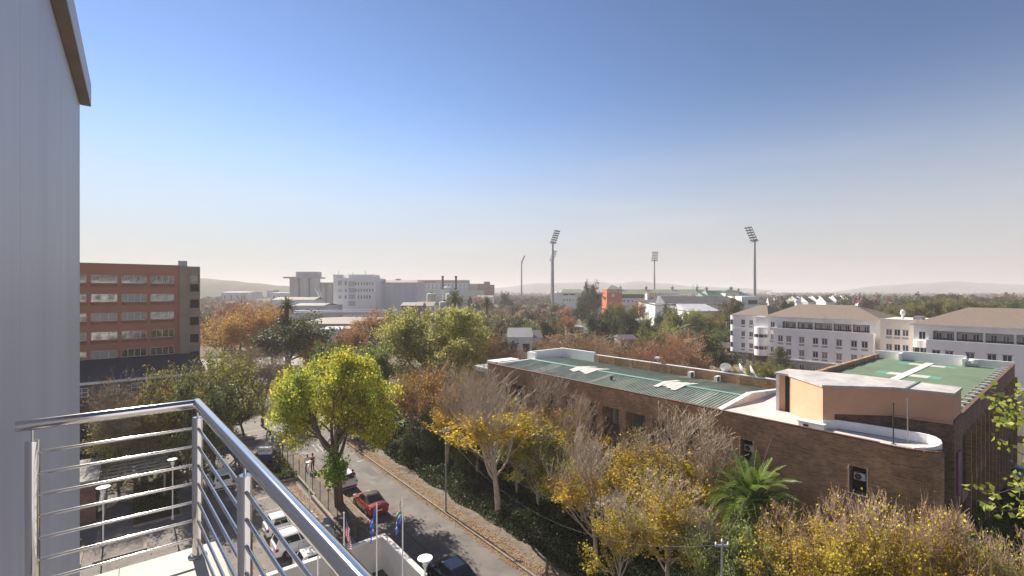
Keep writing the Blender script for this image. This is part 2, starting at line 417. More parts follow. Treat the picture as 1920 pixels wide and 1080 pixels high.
def window(parent, face, c, u, z, w, h, cols=2, rows=1, inset=0.12, fm=None, gm=None, fr=0.05):
    """face 'x': wall plane t=c looking to -t, u = s centre.  face 'y': wall plane s=c looking to -s, u = t centre.  'Y': looking to +s"""
    if gm is None: gm = wrng.choice([None, None, None, M_curt, M_glassb])
    elif gm is M_mirror: gm = wrng.choice([M_mirror, M_mirror, M_mirror2, M_curt])
    a, b = window_meshes(w, h, cols, rows, fr, 0.06, fm, gm)
    if face == 'x': loc, rz = (c + inset, u, z), R(-90)
    elif face == 'y': loc, rz = (u, c + inset, z), 0.0
    elif face == 'Y': loc, rz = (u, c - inset, z), R(180)
    else: loc, rz = (c - inset, u, z), R(90)
    o = place('window', a, parent, loc, rz)
    place('pane', b, o, (0, 0, 0), 0, grid=False)
    return o
# ---------------------------------------------------------------- the ground and the streets
def k_of(px): return (px - 960) / F
def d_at_t(px, t): return t / (CB * k_of(px) + SB)
def s_at(px, t): return d_at_t(px, t) * (CB - SB * k_of(px))
def t_at(px, s):
    d = s / (CB - SB * k_of(px)); return d * (CB * k_of(px) + SB)

gm = mat('ground_cover', (0.075, 0.075, 0.035), 1.0, col2=(0.12, 0.09, 0.055), scale=0.02, detail=10)
g = MB()
NG = 48
rad = [0, 60, 140, 300, 600, 1200, 2500, 4500, 7000]
g.v.append((0, 0, 0))
for r_ in rad[1:]:
    for k in range(NG): g.v.append((r_ * math.cos(2 * math.pi * k / NG), r_ * math.sin(2 * math.pi * k / NG), 0))
for k in range(NG): g.f.append((0, 1 + k, 1 + (k + 1) % NG))
for j in range(len(rad) - 2):
    for k in range(NG):
        a = 1 + j * NG; b = a + NG
        g.f.append((a + k, b + k, b + (k + 1) % NG, a + (k + 1) % NG))
struct('ground', g, gm, grid=False)

def ribbon(pts, w, z):
    mb = MB(); L_, R_ = [], []
    for i, p in enumerate(pts):
        a = Vector(pts[max(i - 1, 0)]); b = Vector(pts[min(i + 1, len(pts) - 1)]); d = (b - a).normalized(); n = Vector((d.y, -d.x))
        ww = w / 2
        L_.append((p[0] - n.x * ww, p[1] - n.y * ww, z)); R_.append((p[0] + n.x * ww, p[1] + n.y * ww, z))
    for i in range(len(pts) - 1): mb.quad(L_[i], R_[i], R_[i + 1], L_[i + 1])
    return mb
ROAD = [(17.8, -30), (17.8, 0), (17.8, 30), (17.8, 58), (18.1, 63), (19.3, 69), (21.6, 76), (24.6, 84), (28, 94), (33, 110), (38, 130)]
struct('street', ribbon(ROAD, 5.6, 0.012), M_asph)
b = MB(); b.quad((3.5, 58.5, .008), (15.4, 58.5, .008), (22, 78, .008), (3.5, 82, .008)); struct('side_street', b, M_asph2)
b = MB(); b.box(13.06, 15.0, -20, 57.5, -0.1, 0.10); struct('pavement', b, M_pave)
b = MB(); b.box(20.78, 23.0, -20, 60, -0.1, 0.11); struct('pavement', b, M_pave)
b = MB(); b.quad((-34, 14, .006), (12.7, 14, .006), (12.7, 58, .006), (-34, 58, .006)); struct('parking_lot', b, M_asph2)
b = MB(); b.quad((12.9, 100, .006), (40, 92, .006), (36, 152, .006), (-8, 158, .006)); struct('parking_lot', b, mat('pale_concrete_yard', (0.34, 0.32, 0.30), 0.9, col2=(0.26, 0.24, 0.22), scale=0.3))
b = MB(); b.quad((29.4, 22, .006), (34.3, 22, .006), (34.3, 60, .006), (29.4, 60, .006)); struct('parking_lot', b, M_asph2)
b = MB(); b.quad((44, -14, .006), (110, -14, .006), (110, 5.0, .006), (44, 5.0, .006)); struct('service_road', b, M_asph)
b = MB(); b.box(23.01, 29.3, 2, 66, -0.2, 0.06); struct('planting_bed', b, M_earth)
b = MB(); b.quad((74, 8, .006), (117, 8, .006), (117, 64, .006), (74, 64, .006)); struct('forecourt', b, mat('red_paved_forecourt', (0.26, 0.17, 0.13), 0.9, col2=(0.20, 0.14, 0.11), scale=0.6))
# kerbs: laid stone by stone
kst = [mesh('kerb_stone', MB().box(-.075, .075, -.485, .485, -0.1, h), M_kerb) for h in (0.125, 0.13, 0.12)]
krng = random.Random(3)
for name, tt, s0, s1 in (('kerb', 15.075, 24, 57), ('kerb', 20.70, 20, 60)):
    k = bpy.data.objects.new(name, None); k.location = W(tt, s0); k.rotation_euler = (0, 0, ROT); link(k); k['kind'] = 'structure'
    ORG[k.name] = (tt, s0, 0)
    for i in range(int(s1 - s0)):
        o = place('kerb_stone', krng.choice(kst), k, (tt + krng.uniform(-.008, .008), s0 + i + .5, krng.uniform(-.008, .006)), R(krng.uniform(-.5, .5)))
b = MB()
for (t0, t1, s0, s1, h) in ((12.62, 12.88, 29.7, 44.8, .34), (12.86, 13.04, 44.8, 50.5, .34), (9.4, 12.86, 50.3, 50.5, .22), (9.2, 9.4, 50.3, 58, .18),
                            (3.1, 3.3, 48.5, 57, .16), (0.0, 3.1, 48.3, 48.5, .16), (-6.2, -3.0, 43.8, 44.0, .16), (-3.0, -2.8, 43.8, 47.6, .16),
                            (-2.2, .6, 43.6, 43.8, .15), (.6, .8, 43.6, 45.6, .15)):
    b.box(t0, t1, s0, s1, -0.1, h)
struct('parking_kerb', b, M_kerb)
b = MB(); b.box(9.42, 12.84, 50.5, 58, -.1, .12); b.box(0.0, 3.1, 48.5, 57, -.1, .12); b.box(-6.2, -3.02, 44.0, 47.6, -.1, .12)
struct('planting_bed', b, M_earth)
# worn paint on the carriageway and in the side street
b = MB()
for (a0, a1, w) in (((17.0, 57.5), (17.2, 60.5), .12), ((17.5, 57.2), (17.7, 60.2), .12), ((18.0, 56.9), (18.2, 59.9), .12), ((18.5, 56.8), (18.7, 59.4), .12),
                    ((7.5, 66.5), (15.5, 66.9), .14), ((8, 71.0), (14.5, 71.6), .14), ((9.5, 68.4), (12.5, 68.6), .5), ((9.8, 69.4), (12.0, 69.6), .4)):
    d = (Vector(a1) - Vector(a0)).normalized(); n = Vector((d.y, -d.x)) * w / 2
    b.quad((a0[0] - n.x, a0[1] - n.y, .016), (a0[0] + n.x, a0[1] + n.y, .016), (a1[0] + n.x, a1[1] + n.y, .016), (a1[0] - n.x, a1[1] - n.y, .016))
struct('road_marking', b, M_paint)
b = MB()
for i in range(6): b.quad((8.0, 32.2 + i * 3.1, .010), (12.4, 32.2 + i * 3.1, .010), (12.4, 32.3 + i * 3.1, .010), (8.0, 32.3 + i * 3.1, .010))
struct('bay_marking', b, M_paint)
b = MB()   # repaired patches in the asphalt
for (t0, t1, s0, s1) in ((16.2, 17.0, 52.0, 55.4), (17.6, 19.4, 33.2, 33.8), (18.9, 19.8, 46.3, 49.1), (2.2, 4.8, 37.2, 38.1), (5.6, 6.5, 44.3, 46.4), (16.6, 16.75, 24, 40)):
    b.quad((t0, s0, .0161), (t1, s0, .0161), (t1, s1, .0161), (t0, s1, .0161))
struct('asphalt_patch', b, M_asph3)
b = MB(); orr = random.Random(8)
for i in range(46):   # oil and tyre stains
    tt_, ss_ = (orr.uniform(15.5, 20.2), orr.uniform(24, 62)) if i % 2 else (orr.uniform(6, 12), orr.uniform(31, 50)); r_ = orr.uniform(.12, .42)
    b.poly([(tt_ + r_ * orr.uniform(.7, 1.2) * math.cos(k * .7), ss_ + 1.6 * r_ * orr.uniform(.7, 1.2) * math.sin(k * .7), .0165 + i * .00002) for k in range(9)])
struct('oil_stain', b, mat('oil_stain', (.10, .09, .083), .75, col2=(.14, .125, .115), scale=6), kind='stuff')

# hills and far mountains
def ridge(name, prof, D0, D1, m, seed=0, n=None):
    """prof: list of (px, z) of the crest at distance D1; the slope rises from D0"""
    mb = MB(); rr = random.Random(seed)
    xs = []
    N = n or 90
    for i in range(N + 1):
        f = i / N * (len(prof) - 1); j = min(int(f), len(prof) - 2); u = f - j; u = u * u * (3 - 2 * u)
        px = prof[j][0] + (prof[j + 1][0] - prof[j][0]) * (f - j); z = prof[j][1] + (prof[j + 1][1] - prof[j][1]) * u
        xs.append((px, z))
    rows = 8
    for r_ in range(rows + 1):
        q = r_ / rows
        D = D0 + (D1 - D0) * q
        for (px, z) in xs:
            hz = z * (math.sin(q * math.pi / 2) ** 1.3)
            X = (px - 960) / F * D1 * (0.85 + .15 * q)
            hz += mbn(X * 0.004, D * 0.004) * z * 0.12 * math.sin(q * math.pi * .9)
            mb.v.append((X, D, hz))
    for (px, z) in xs: mb.v.append(((px - 960) / F * D1, D1 + (D1 - D0) * .8, -.5))
    w = len(xs)
    for r_ in range(rows + 1):
        for i in range(w - 1):
            mb.f.append((r_ * w + i, r_ * w + i + 1, (r_ + 1) * w + i + 1, (r_ + 1) * w + i))
    return struct(name, mb, m, smooth=True, grid=False)
from mathutils import noise as mnoise
def mbn(x, y): return mnoise.noise(Vector((x, y, 3.7)))
M_hill = mat('wooded_hill', (0.035, 0.045, 0.022), 1.0, col2=(0.085, 0.08, 0.05), scale=0.012, detail=10)
ridge('hills', [(-260, 40), (-100, 60), (60, 70), (150, 68), (215, 55), (300, 46), (380, 42), (430, 38), (480, 33), (530, 28), (600, 22), (680, 6)], 600, 850, M_hill, 4)
M_mtn = mat('bare_mountain', (0.24, 0.23, 0.23), 1.0, col2=(0.18, 0.18, 0.18), scale=0.002)
ridge('mountain_range', [(860, 5), (930, 34), (1010, 58), (1070, 62), (1120, 69), (1150, 58), (1195, 71), (1240, 58), (1300, 44), (1380, 34), (1450, 22)], 2350, 2500, M_mtn, 5)
ridge('mountain_range', [(1560, 10), (1660, 48), (1730, 62), (1790, 72), (1840, 62), (1900, 54), (2000, 40)], 2400, 2550, M_mtn, 6)

# ---------------------------------------------------------------- haze
hz = MB(); hz.box(-7100, 7100, -2000, 7100, -1.0, 79)
hm = bpy.data.materials.new('haze'); hm.use_nodes = True; hn = hm.node_tree; hn.nodes.clear()
hv = hn.nodes.new('ShaderNodeVolumePrincipled'); ho = hn.nodes.new('ShaderNodeOutputMaterial')
hv.inputs['Color'].default_value = (1.0, 0.95, 0.94, 1); hv.inputs['Density'].default_value = 0.00042; hv.inputs['Anisotropy'].default_value = 0.1
hn.links.new(hv.outputs[0], ho.inputs['Volume'])
ho_ = struct('haze', hz, hm, grid=False, kind='stuff')
ho_.display_type = 'WIRE'

# ---------------------------------------------------------------- the hotel this is seen from
T0 = gthing('hotel_building', 'white clad hotel wall rising at the left edge, with a sloping line of coping', 'hotel', -0.6, 9.2)
zt = 21.70
js = [9.2, 6.9, 4.6, 2.3, 0.0, -2.3]
for i in range(5):
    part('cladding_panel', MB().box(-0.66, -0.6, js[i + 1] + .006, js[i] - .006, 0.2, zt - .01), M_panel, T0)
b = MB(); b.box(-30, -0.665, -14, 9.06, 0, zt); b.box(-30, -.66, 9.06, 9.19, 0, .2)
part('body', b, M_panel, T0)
hol = []
for fl in range(7):
    for i in range(9):
        t0 = -4.2 - i * 3.0; hol.append((t0 - 1.5, t0, 1.2 + fl * 3.0, 2.7 + fl * 3.0))
b = MB(); b.wall('y', 9.2, -30, -0.665, 0, zt, hol, 0.13, sign=1)
part('facade', b, M_white, T0)
for h in hol: window(T0, 'Y', 9.2, (h[0] + h[1]) / 2, h[2], h[1] - h[0], h[3] - h[2], 2, 1, 0.1)
b = MB(); b.box(-30.1, -0.48, -14, 9.26, zt + .012, zt + .33)
part('coping', b, M_panel, T0)
b = MB(); b.box(-.6, -0.485, -14, 9.25, zt - .0, zt + .01)
part('soffit', b, M_beige, T0)
part('soffit_light', MB().lathe([(0, -.03), (.035, -.03), (.04, .0)], (-.52, 3.35, zt - .002), 12), M_dframe, T0)
b = MB(); b.box(-.598, 14, -14, -2.1, 0, zt + .3)
part('rear_wing', b, M_panel, T0)

# balcony: slab, tiles, railing
T1 = gthing('balcony', 'sunlit pale tiled corner balcony floor at the bottom left', 'balcony', 0, 0, 17.0)
part('slab', MB().prism([(-.598, -2.1), (.72, -2.1), (.44, 3.82), (-.598, 3.82)], 17.0, 17.235), M_conc, T1)
trg = random.Random(5)
for i in range(5):
    for j in range(2):
        s1_ = 3.84 - i * 1.15; t0_ = -0.595 + j * .53
        x1 = t0_ + .525 + (.05 * (3.84 - s1_) if j else 0)
        part('tile', MB().box(t0_, x1, max(s1_ - 1.143, -2.1), s1_, 17.237, 17.255 + trg.uniform(0, .0015)), M_tile, T1)
FZ = 17.256
TR = gthing('balcony_railing', 'polished stainless steel railing with seven thin rails round the balcony corner', 'railing', 0.33, 3.70, FZ)
def post(t, s, rnd=True):
    o = part('post', MB().lathe([(0, 0), (.031, 0), (.031, .905), (.027, .913), (0, .913)], (t, s, FZ), 24), M_steelr, TR, smooth=True)
    part('base_plate', MB().lathe([(.032, 0), (.055, 0), (.055, .006), (.048, .012), (.032, .014)], (t, s, FZ + .0005), 24), M_steelr, TR, smooth=True)
    part('pin', MB().tube((t, s, FZ + .913), (t, s, FZ + .985), .007, n=10), M_steelr, TR, smooth=True)
def rt(s): return .33 + .048 * (3.70 - s)
pts = [(-.435, 3.70), (.33, 3.70), (rt(2.404), 2.404), (rt(1.108), 1.108), (rt(-.2), -.2)]
for p in pts: post(*p)
RH = 1.0
def tubep(name, p0, p1, r, n=24, m=None):
    return part(name, MB().tube(p0, p1, r, r, n), m or M_steelr, TR, smooth=True)
tubep('handrail', (-.50, 3.70, FZ + RH), (.33, 3.70, FZ + RH), .030)
tubep('handrail', (rt(3.725), 3.725, FZ + RH), (rt(-2.0), -2.0, FZ + RH), .030)
for hgt in (.843, .723, .603, .483, .360, .240, .120):
    tubep('rail', (-.435 + .030, 3.70, FZ + hgt), (.33 - .030, 3.70, FZ + hgt), .0085, 14)
    for a, c in ((3.70, 2.404), (2.404, 1.108), (1.108, -.2)):
        tubep('rail', (rt(a - .030), a - .030, FZ + hgt), (rt(c + .030), c + .030, FZ + hgt), .0085, 14)

# ---------------------------------------------------------------- entrance court walls below
TE = gthing('entrance_wall', 'white L-shaped parapet wall of the entrance court beside the street', 'wall', 12.8, 29.3)
b = MB(); b.box(4.0, 12.87, 29.05, 29.3, 0, 2.95); b.box(12.62, 12.87, 23.6, 29.05, 0, 2.95); b.box(12.62, 13.6, 23.35, 23.6, 0, 2.6)
part('wall', b, mat('court_wall_plaster', (0.60, 0.57, 0.54), 0.85, col2=(0.50, 0.47, 0.45), scale=.6), TE)  # greyish off-white plaster, softly mottled
b = MB(); b.box(3.97, 12.91, 29.01, 29.34, 2.953, 3.03); b.box(12.58, 12.91, 23.6, 29.007, 2.953, 3.03)
part('coping', b, M_copw, TE)
b = MB(); b.box(4.0, 12.6, 20.0, 29.03, 0, .9); struct('entrance_court', b, mat('dark_court_paving', (.10, .095, .085), .9, col2=(.06, .06, .055), scale=1.5))
TS = gthing('entrance_steps', 'cream stone steps inside the white entrance court', 'steps', 10.5, 26, .9)
for i in range(4): part('step', MB().box(9.6 + i * .12, 12.2, 25.6 - i * .45 - .45, 25.6 - i * .45, .902, 1.06 + i * .16), mat('cream_stone', (.52, .44, .30), .8, col2=(.45, .37, .25), scale=2), TS)
part('block', MB().box(8.9, 9.45, 25.3, 26.6, .902, 1.5), MATS['cream_stone'], TS)

# ---------------------------------------------------------------- brick wing with green roof
WT, WB = 34.5, 47.6
TB = gthing('brick_office_wing', 'long brown brick wing with green ribbed roof and rounded end', 'building', WT, 20)
nose = [(34.5, 8.0), (34.52, 7.2), (34.62, 6.6), (34.82, 6.08), (35.12, 5.68), (35.48, 5.42), (35.86, 5.32), (36.22, 5.42), (36.5, 5.68), (36.66, 6.1), (36.68, 6.6), (36.6, 7.4), (36.3, 9.2), (36.02, 10.5)]
ac_h = [(8.6, 9.5, 6.55, 8.2), (15.3, 16.2, 6.55, 8.2)]
bays = [(18.9 + i * 2.75, 20.95 + i * 2.75, 0.6, 8.15) for i in range(10)]
b = MB(); b.wall('x', WT, 8.0, 47.5, 0, 9.9, ac_h + bays, 0.75)
for (a, c) in zip(nose[:-1], nose[1:]):
    b.quad((a[0], a[1], 0), (c[0], c[1], 0), (c[0], c[1], 9.9), (a[0], a[1], 9.9))
b.quad((WT, 47.5, 0), (WB, 47.5, 0), (WB, 47.5, 9.9), (WT, 47.5, 9.9)); b.quad((WB, 47.5, 0), (WB, 17.6, 0), (WB, 17.6, 9.9), (WB, 47.5, 9.9))
part('wall', b, M_brick, TB)
b = MB()      # soldier course along the top of the wall
ys = 8.0
b.box(WT - .03, WT + .32, 17.9, 47.55, 9.902, 10.0)
part('coping', b, M_cop, TB)
b = MB()
n_ = 0; s_ = 8.0
while s_ < 17.9:
    b.box(WT - .025, WT + .22, s_, s_ + .085, 9.902, 9.985); s_ += .105
acc = 0
for (a, c) in zip(nose[:-1], nose[1:]):
    d = Vector((c[0] - a[0], c[1] - a[1])); Ls = d.length; d.normalize(); nn = Vector((d.y, -d.x)) * -1
    q = 0
    while q < Ls - .05:
        p0 = Vector(a) + d * q; p1 = p0 + d * .085
        b.prism([(p0 - nn * -.02)[:], (p1 - nn * -.02)[:], (p1 - nn * .2)[:], (p0 - nn * .2)[:]], 9.902, 9.985); q += .105
part('soldier_course', b, M_cop, TB, kind='stuff')
for h in bays:
    u = (h[0] + h[1]) / 2
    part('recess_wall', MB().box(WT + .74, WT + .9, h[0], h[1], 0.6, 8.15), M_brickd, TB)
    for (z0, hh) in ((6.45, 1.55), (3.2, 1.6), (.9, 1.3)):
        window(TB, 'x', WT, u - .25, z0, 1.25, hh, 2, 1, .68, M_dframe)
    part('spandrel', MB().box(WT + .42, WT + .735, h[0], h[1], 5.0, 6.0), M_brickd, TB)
for h in ac_h:
    part('recess_wall', MB().box(WT + .74, WT + .8, h[0], h[1], h[2], h[3]), M_dark, TB)
    part('surround', MB().box(WT - .04, WT + .02, h[0] - .04, h[0], h[2], h[3]).box(WT - .04, WT + .02, h[1], h[1] + .04, h[2], h[3]).box(WT - .05, WT + .02, h[0] - .04, h[1] + .04, h[2] - .05, h[2]), M_frame, TB)
def ac_unit(label, t, s, z, rot=-90, sc=1.0):
    T = thing('air_conditioner', label, 'air conditioner', W(t, s, z), ROT + R(rot), 'outdoor air conditioner units')
    w, d, h = .8 * sc, .3 * sc, .56 * sc
    part('casing', MB().box(-w / 2, w / 2, -d / 2, d / 2, .03, h + .03), M_trim, T)
    part('fan_grille', MB().lathe([(0, -.012), (.2 * sc, -.012), (.215 * sc, -.03), (.235 * sc, -.03), (.24 * sc, 0)], (-.1 * sc, -d / 2, h / 2 + .03), 20, 'y'), M_dframe, T, smooth=True)
    part('fan_hub', MB().lathe([(0, -.035), (.05 * sc, -.03), (.06 * sc, -.012)], (-.1 * sc, -d / 2, h / 2 + .03), 12, 'y'), M_galv, T)
    part('foot', MB().box(-w / 2 + .05, -w / 2 + .1, -d / 2 - .03, d / 2 + .03, 0, .03), M_dpole, T); part('foot', MB().box(w / 2 - .1, w / 2 - .05, -d / 2 - .03, d / 2 + .03, 0, .03), M_dpole, T)
    return T
for (h, lb) in zip(ac_h, ('white air conditioner in the brick recess nearest the rounded end', 'white air conditioner in the recess above the palm tree')):
    part('bracket', MB().box(WT + .25, WT + .74, h[0] + .06, h[1] - .06, h[3] - .95, h[3] - .91), M_dpole, TB)
    ac_unit(lb, WT + .45, (h[0] + h[1]) / 2, h[3] - .91, -90, .74)
# roof: two slopes, ribs, ridge, skylights
b = MB(); b.quad((WT + .3, 18.05, 9.62), (WT + .3, 45.6, 9.62), (39.8, 45.6, 10.18), (39.8, 18.05, 10.18)); b.quad((39.8, 18.05, 10.18), (39.8, 45.6, 10.18), (47.1, 45.6, 9.62), (47.1, 18.05, 9.62))
part('roof', b, M_groof, TB)
b = MB(); i = 0; s_ = 18.2
while s_ < 45.5:
    for (ta, za, tb, zb) in ((WT + .32, 9.62, 39.7, 10.17), (39.9, 10.17, 47.05, 9.625)):
        w = .045
        b.add([(ta, s_ - w, za), (tb, s_ - w, zb), (tb, s_ + w, zb), (ta, s_ + w, za), (ta, s_ - w * .6, za + .055), (tb, s_ - w * .6, zb + .055), (tb, s_ + w * .6, zb + .055), (ta, s_ + w * .6, za + .055)],
              [(4, 7, 6, 5), (0, 4, 5, 1), (3, 2, 6, 7), (0, 3, 7, 4), (1, 5, 6, 2)])
    s_ += .30
part('roof_rib', b, M_groof, TB, kind='stuff')
part('ridge_cap', MB().add([(39.6, 18.0, 10.22), (39.8, 18.0, 10.30), (40.0, 18.0, 10.22), (39.6, 45.6, 10.22), (39.8, 45.6, 10.30), (40.0, 45.6, 10.22)], [(0, 3, 4, 1), (1, 4, 5, 2), (0, 1, 2), (3, 5, 4), (0, 2, 5, 3)]), M_gcap, TB)
for (sa, sb) in ((34.2, 37.2), (23.6, 26.3)):
    n = int((sb - sa) / .6)
    for i in range(n):
        x0, x1 = sa + i * .6, sa + i * .6 + .56
        e = .3 * ((i * 7) % 3)
        part('skylight_sheet', MB().poly([(37.9 + e, x0, 10.065 + e * .1), (39.8, x0, 10.305), (39.8, x1, 10.305), (37.9 + e, x1, 10.065 + e * .1)]).poly([(39.8, x0, 10.305), (41.9 - e, x0, 10.14), (41.9 - e, x1, 10.14), (39.8, x1, 10.305)]), M_skylt, TB)
M_faded = mat('faded_roof_sheet', (0.42, 0.44, 0.38), 0.5, col2=(0.30, 0.31, 0.25), scale=1.5); M_rust = mat('rusting_roof_sheet', (0.27, 0.22, 0.16), 0.6, col2=(0.20, 0.25, 0.19), scale=1.2)
for (sa, w_, side, m_) in ((20.3, .9, 0, M_faded), (28.1, 1.2, 0, M_rust), (31.7, .6, 0, M_faded), (39.2, 1.8, 0, M_faded), (43.0, .6, 0, M_rust), (22.0, 1.2, 1, M_faded), (30.2, 1.8, 1, M_rust), (38.0, 1.2, 1, M_faded)):
    q = [(WT + .4, sa, 9.64), (WT + .4, sa + w_, 9.64), (39.5, sa + w_, 10.16), (39.5, sa, 10.16)] if side == 0 else [(40.1, sa, 10.17), (40.1, sa + w_, 10.17), (46.9, sa + w_, 9.645), (46.9, sa, 9.645)]
    part('roof_sheet', MB().poly(q), m_, TB)
part('roof_vent', MB().lathe([(.0, .45), (.16, .42), (.2, .3), (.12, .28), (.12, 0)], (37.6, 30.6, 9.95), 14), M_dpole, TB, smooth=True)
# gable coping at the right end of the roof, white membrane terrace
b = MB(); b.add([(34.55, 17.7, 9.96), (39.8, 17.7, 10.55), (45.6, 17.7, 10.10), (34.55, 18.15, 9.96), (39.8, 18.15, 10.55), (45.6, 18.15, 10.10),
                 (34.55, 17.7, 9.5), (39.8, 17.7, 9.5), (45.6, 17.7, 9.5), (34.55, 18.15, 9.5), (39.8, 18.15, 9.5), (45.6, 18.15, 9.5)],
                [(0, 1, 4, 3), (1, 2, 5, 4), (0, 6, 7, 1), (1, 7, 8, 2), (3, 4, 10, 9), (4, 5, 11, 10), (2, 8, 11, 5), (0, 3, 9, 6)])
part('gable_coping', b, M_copw, TB)
fl = [(WT + .23, 17.7)] + [(WT + .23, 8.0)] + [((p[0] - 35.6) * .84 + 35.6, (p[1] - 7.0) * .86 + 7.0) for p in nose[1:]] + [(35.9, 10.5), (35.35, 11.25), (38.1, 14.25), (47.3, 14.3), (47.3, 17.7)]
b = MB(); b.prism(fl, 9.5, 9.93); part('roof_membrane', b, M_membr, TB)
b = MB()
inn = [(35.33, 11.2, 10.5), (36.0, 10.5, 10.5), (36.25, 9.2, 10.5), (36.48, 7.5, 10.5), (36.56, 6.6, 10.5), (36.5, 6.15, 10.5), (36.36, 5.85, 10.48), (36.12, 5.62, 10.42), (35.84, 5.52, 10.33), (35.52, 5.6, 10.24), (35.25, 5.8, 10.16), (35.02, 6.1, 10.09), (34.86, 6.5, 10.03)]
for i, q3 in enumerate(inn):
    a = inn[max(i - 1, 0)]; c = inn[min(i + 1, len(inn) - 1)]
    d = Vector((c[0] - a[0], c[1] - a[1])).normalized(); nn = Vector((-d.y, d.x)) * .12
    if i == 0: nn = Vector((0.08, 0.08))
    b.v += [(q3[0], q3[1], 9.935), (q3[0], q3[1], q3[2]), (q3[0] + nn.x, q3[1] + nn.y, q3[2]), (q3[0] + nn.x, q3[1] + nn.y, 9.935)]
for i in range(len(inn) - 1):
    for k in range(3): b.f.append((i * 4 + k, i * 4 + k + 1, i * 4 + 5 + k, i * 4 + 4 + k))
b.f += [(0, 3, 2, 1), tuple((len(inn) - 1) * 4 + k for k in range(4))]
part('terrace_parapet', b, M_white, TB)
# back and far-end parapets
b = MB(); b.box(47.1, 47.45, 18.0, 41.2, 9.4, 10.55)
for i in range(9): b.box(46.98, 47.1, 19.5 + i * 2.6, 19.9 + i * 2.6, 9.4, 10.5)
part('back_parapet', b, M_brick, TB)
part('parapet_coping', MB().box(47.04, 47.5, 18.0, 41.2, 10.553, 10.63), M_copw, TB)
b = MB(); b.box(47.1, 47.45, 41.2, 47.5, 9.4, 10.9); b.box(41.0, 47.1, 47.0, 47.3, 9.4, 10.9); b.box(WT + .3, 41.0, 45.7, 45.95, 9.4, 10.15); b.box(40.8, 41.1, 45.7, 47.3, 9.4, 10.9)
b.box(47.1, 47.45, 15.3, 18.0, 9.4, 10.65); b.box(47.1, 52, 15.0, 15.3, 9.4, 10.9); b.box(36, 40, 48, 49.8, 8.6, 9.9)
part('white_parapet', b, M_white, TB)
b = MB(); b.box(35, 40.8, 46.0, 47.4, 9.4, 9.7); b.box(41.1, 47.1, 45.7, 47.0, 9.4, 9.7); part('roof_edge', b, M_membr, TB)

# props on that roof
ac_unit('white air conditioner on the green roof left of the satellite dishes', 46.4, s_at(1296, 46.4), 9.70, 0, 1.1)
ac_unit('white air conditioner on the green roof below the round dish', 46.4, s_at(1345, 46.4), 9.70, 0, 1.0)
def dish(label, t, s, z, r, az, el):
    T = thing('satellite_dish', label, 'satellite dish', W(t, s, z), 0, 'satellite dishes on the brick parapet')
    part('stand', MB().tube((0, 0, 0), (0, 0, .75), .03, n=8), M_galv, T)
    mb = MB().lathe([(0, 0), (r * .4, .03 * r * 4), (r * .75, .1 * r * 2.4), (r, .2 * r * 2), (r, .2 * r * 2 + .02), (r * .7, .1 * r * 2.4 + .03), (0, .03)], (0, 0, 0), 20)
    q = Matrix.Rotation(R(az), 4, 'Z') @ Matrix.Rotation(R(90 - el), 4, 'X')
    mb.v = [tuple(q @ Vector(v) + Vector((0, 0, .8))) for v in mb.v]
    part('reflector', mb, M_trim, T, smooth=True)
    tip = q @ Vector((0, 0, r * 1.1)) + Vector((0, 0, .8))
    part('feed_arm', MB().tube(q @ Vector((0, r * .9, .3 * r)) + Vector((0, 0, .8)), tip, .015, n=6), M_galv, T)
dish('round white satellite dish facing the street on the brick parapet', 47.3, s_at(1361, 47.3), 10.2, .55, 160, 30)
dish('white dish seen edge-on, left of the pair near the bushes', 47.3, s_at(1388, 47.3), 10.3, .6, 75, 30)
dish('white dish seen edge-on, next to the white parapet corner', 47.3, s_at(1408, 47.3), 10.2, .6, 70, 28)
TM = gthing('antenna_mast', 'thin rusty mast on the green roof against bare trees', 'mast', 46.6, s_at(1222, 46.6), 9.7)
part('pole', MB().tube((46.6, s_at(1222, 46.6), 9.7), (46.6, s_at(1222, 46.6), 13.0), .03, .02, 8), mat('rusty_steel', (.30, .15, .09), .8), TM)
TM = gthing('roof_floodlight', 'small white floodlight on a short post by the mast', 'floodlight', 47.3, s_at(1233, 47.3), 10.6)
q = s_at(1233, 47.3)
part('post', MB().tube((47.3, q, 10.6), (47.3, q, 11.1), .03, n=8), M_galv, TM); part('lamp_head', MB().box(47.0, 47.5, q - .22, q + .22, 11.1, 11.32), M_trim, TM)
TM = gthing('roof_hatch_box', 'low white box on the pale terrace roof beside the brick edge', 'roof box', 35.2, 11.6, 9.93)
part('box', MB().box(34.9, 35.6, 11.0, 12.5, 9.931, 10.2), M_trim, TM); part('lid', MB().box(34.85, 35.65, 10.95, 12.55, 10.202, 10.27), M_copw, TM); part('vent', MB().box(34.83, 34.9, 11.9, 12.2, 9.98, 10.1), M_dark, TM)
for j, (px_, lab) in enumerate(((1464, 'left small white roof vent beside the gable coping'), (1474, 'right small white roof vent beside the gable coping'))):
    tq = 45.3; sq = s_at(px_, tq)
    o = single('roof_vent', MB().lathe([(0, .3), (.18, .26), (.24, .15), (.16, .12), (.14, 0)], (0, 0, 0), 14), M_trim, lab, 'roof vent', W(tq, min(sq, 17.4), 9.93), 0, 'white roof vents', True)
def roofpole(label, px, t, z0, z1, r, m):
    s = s_at(px, t); T = gthing('roof_pole', label, 'pole', t, s, z0)
    part('pole', MB().tube((t, s, z0), (t, s, z1), r, r * .9, 10), m, T, smooth=True); part('cap', MB().lathe([(0, .03), (r * 1.5, .02), (r * 1.5, -.03), (0, -.03)], (t, s, z1), 10), m, T)
    part('bracket', MB().box(t - .1, t + .1, s - .1, s + .1, z0, z0 + .04), M_galv, T)
roofpole('dark slim pole on the white terrace, left of the lighter one', 1675, 34.95, 9.93, 12.35, .035, M_dpole)
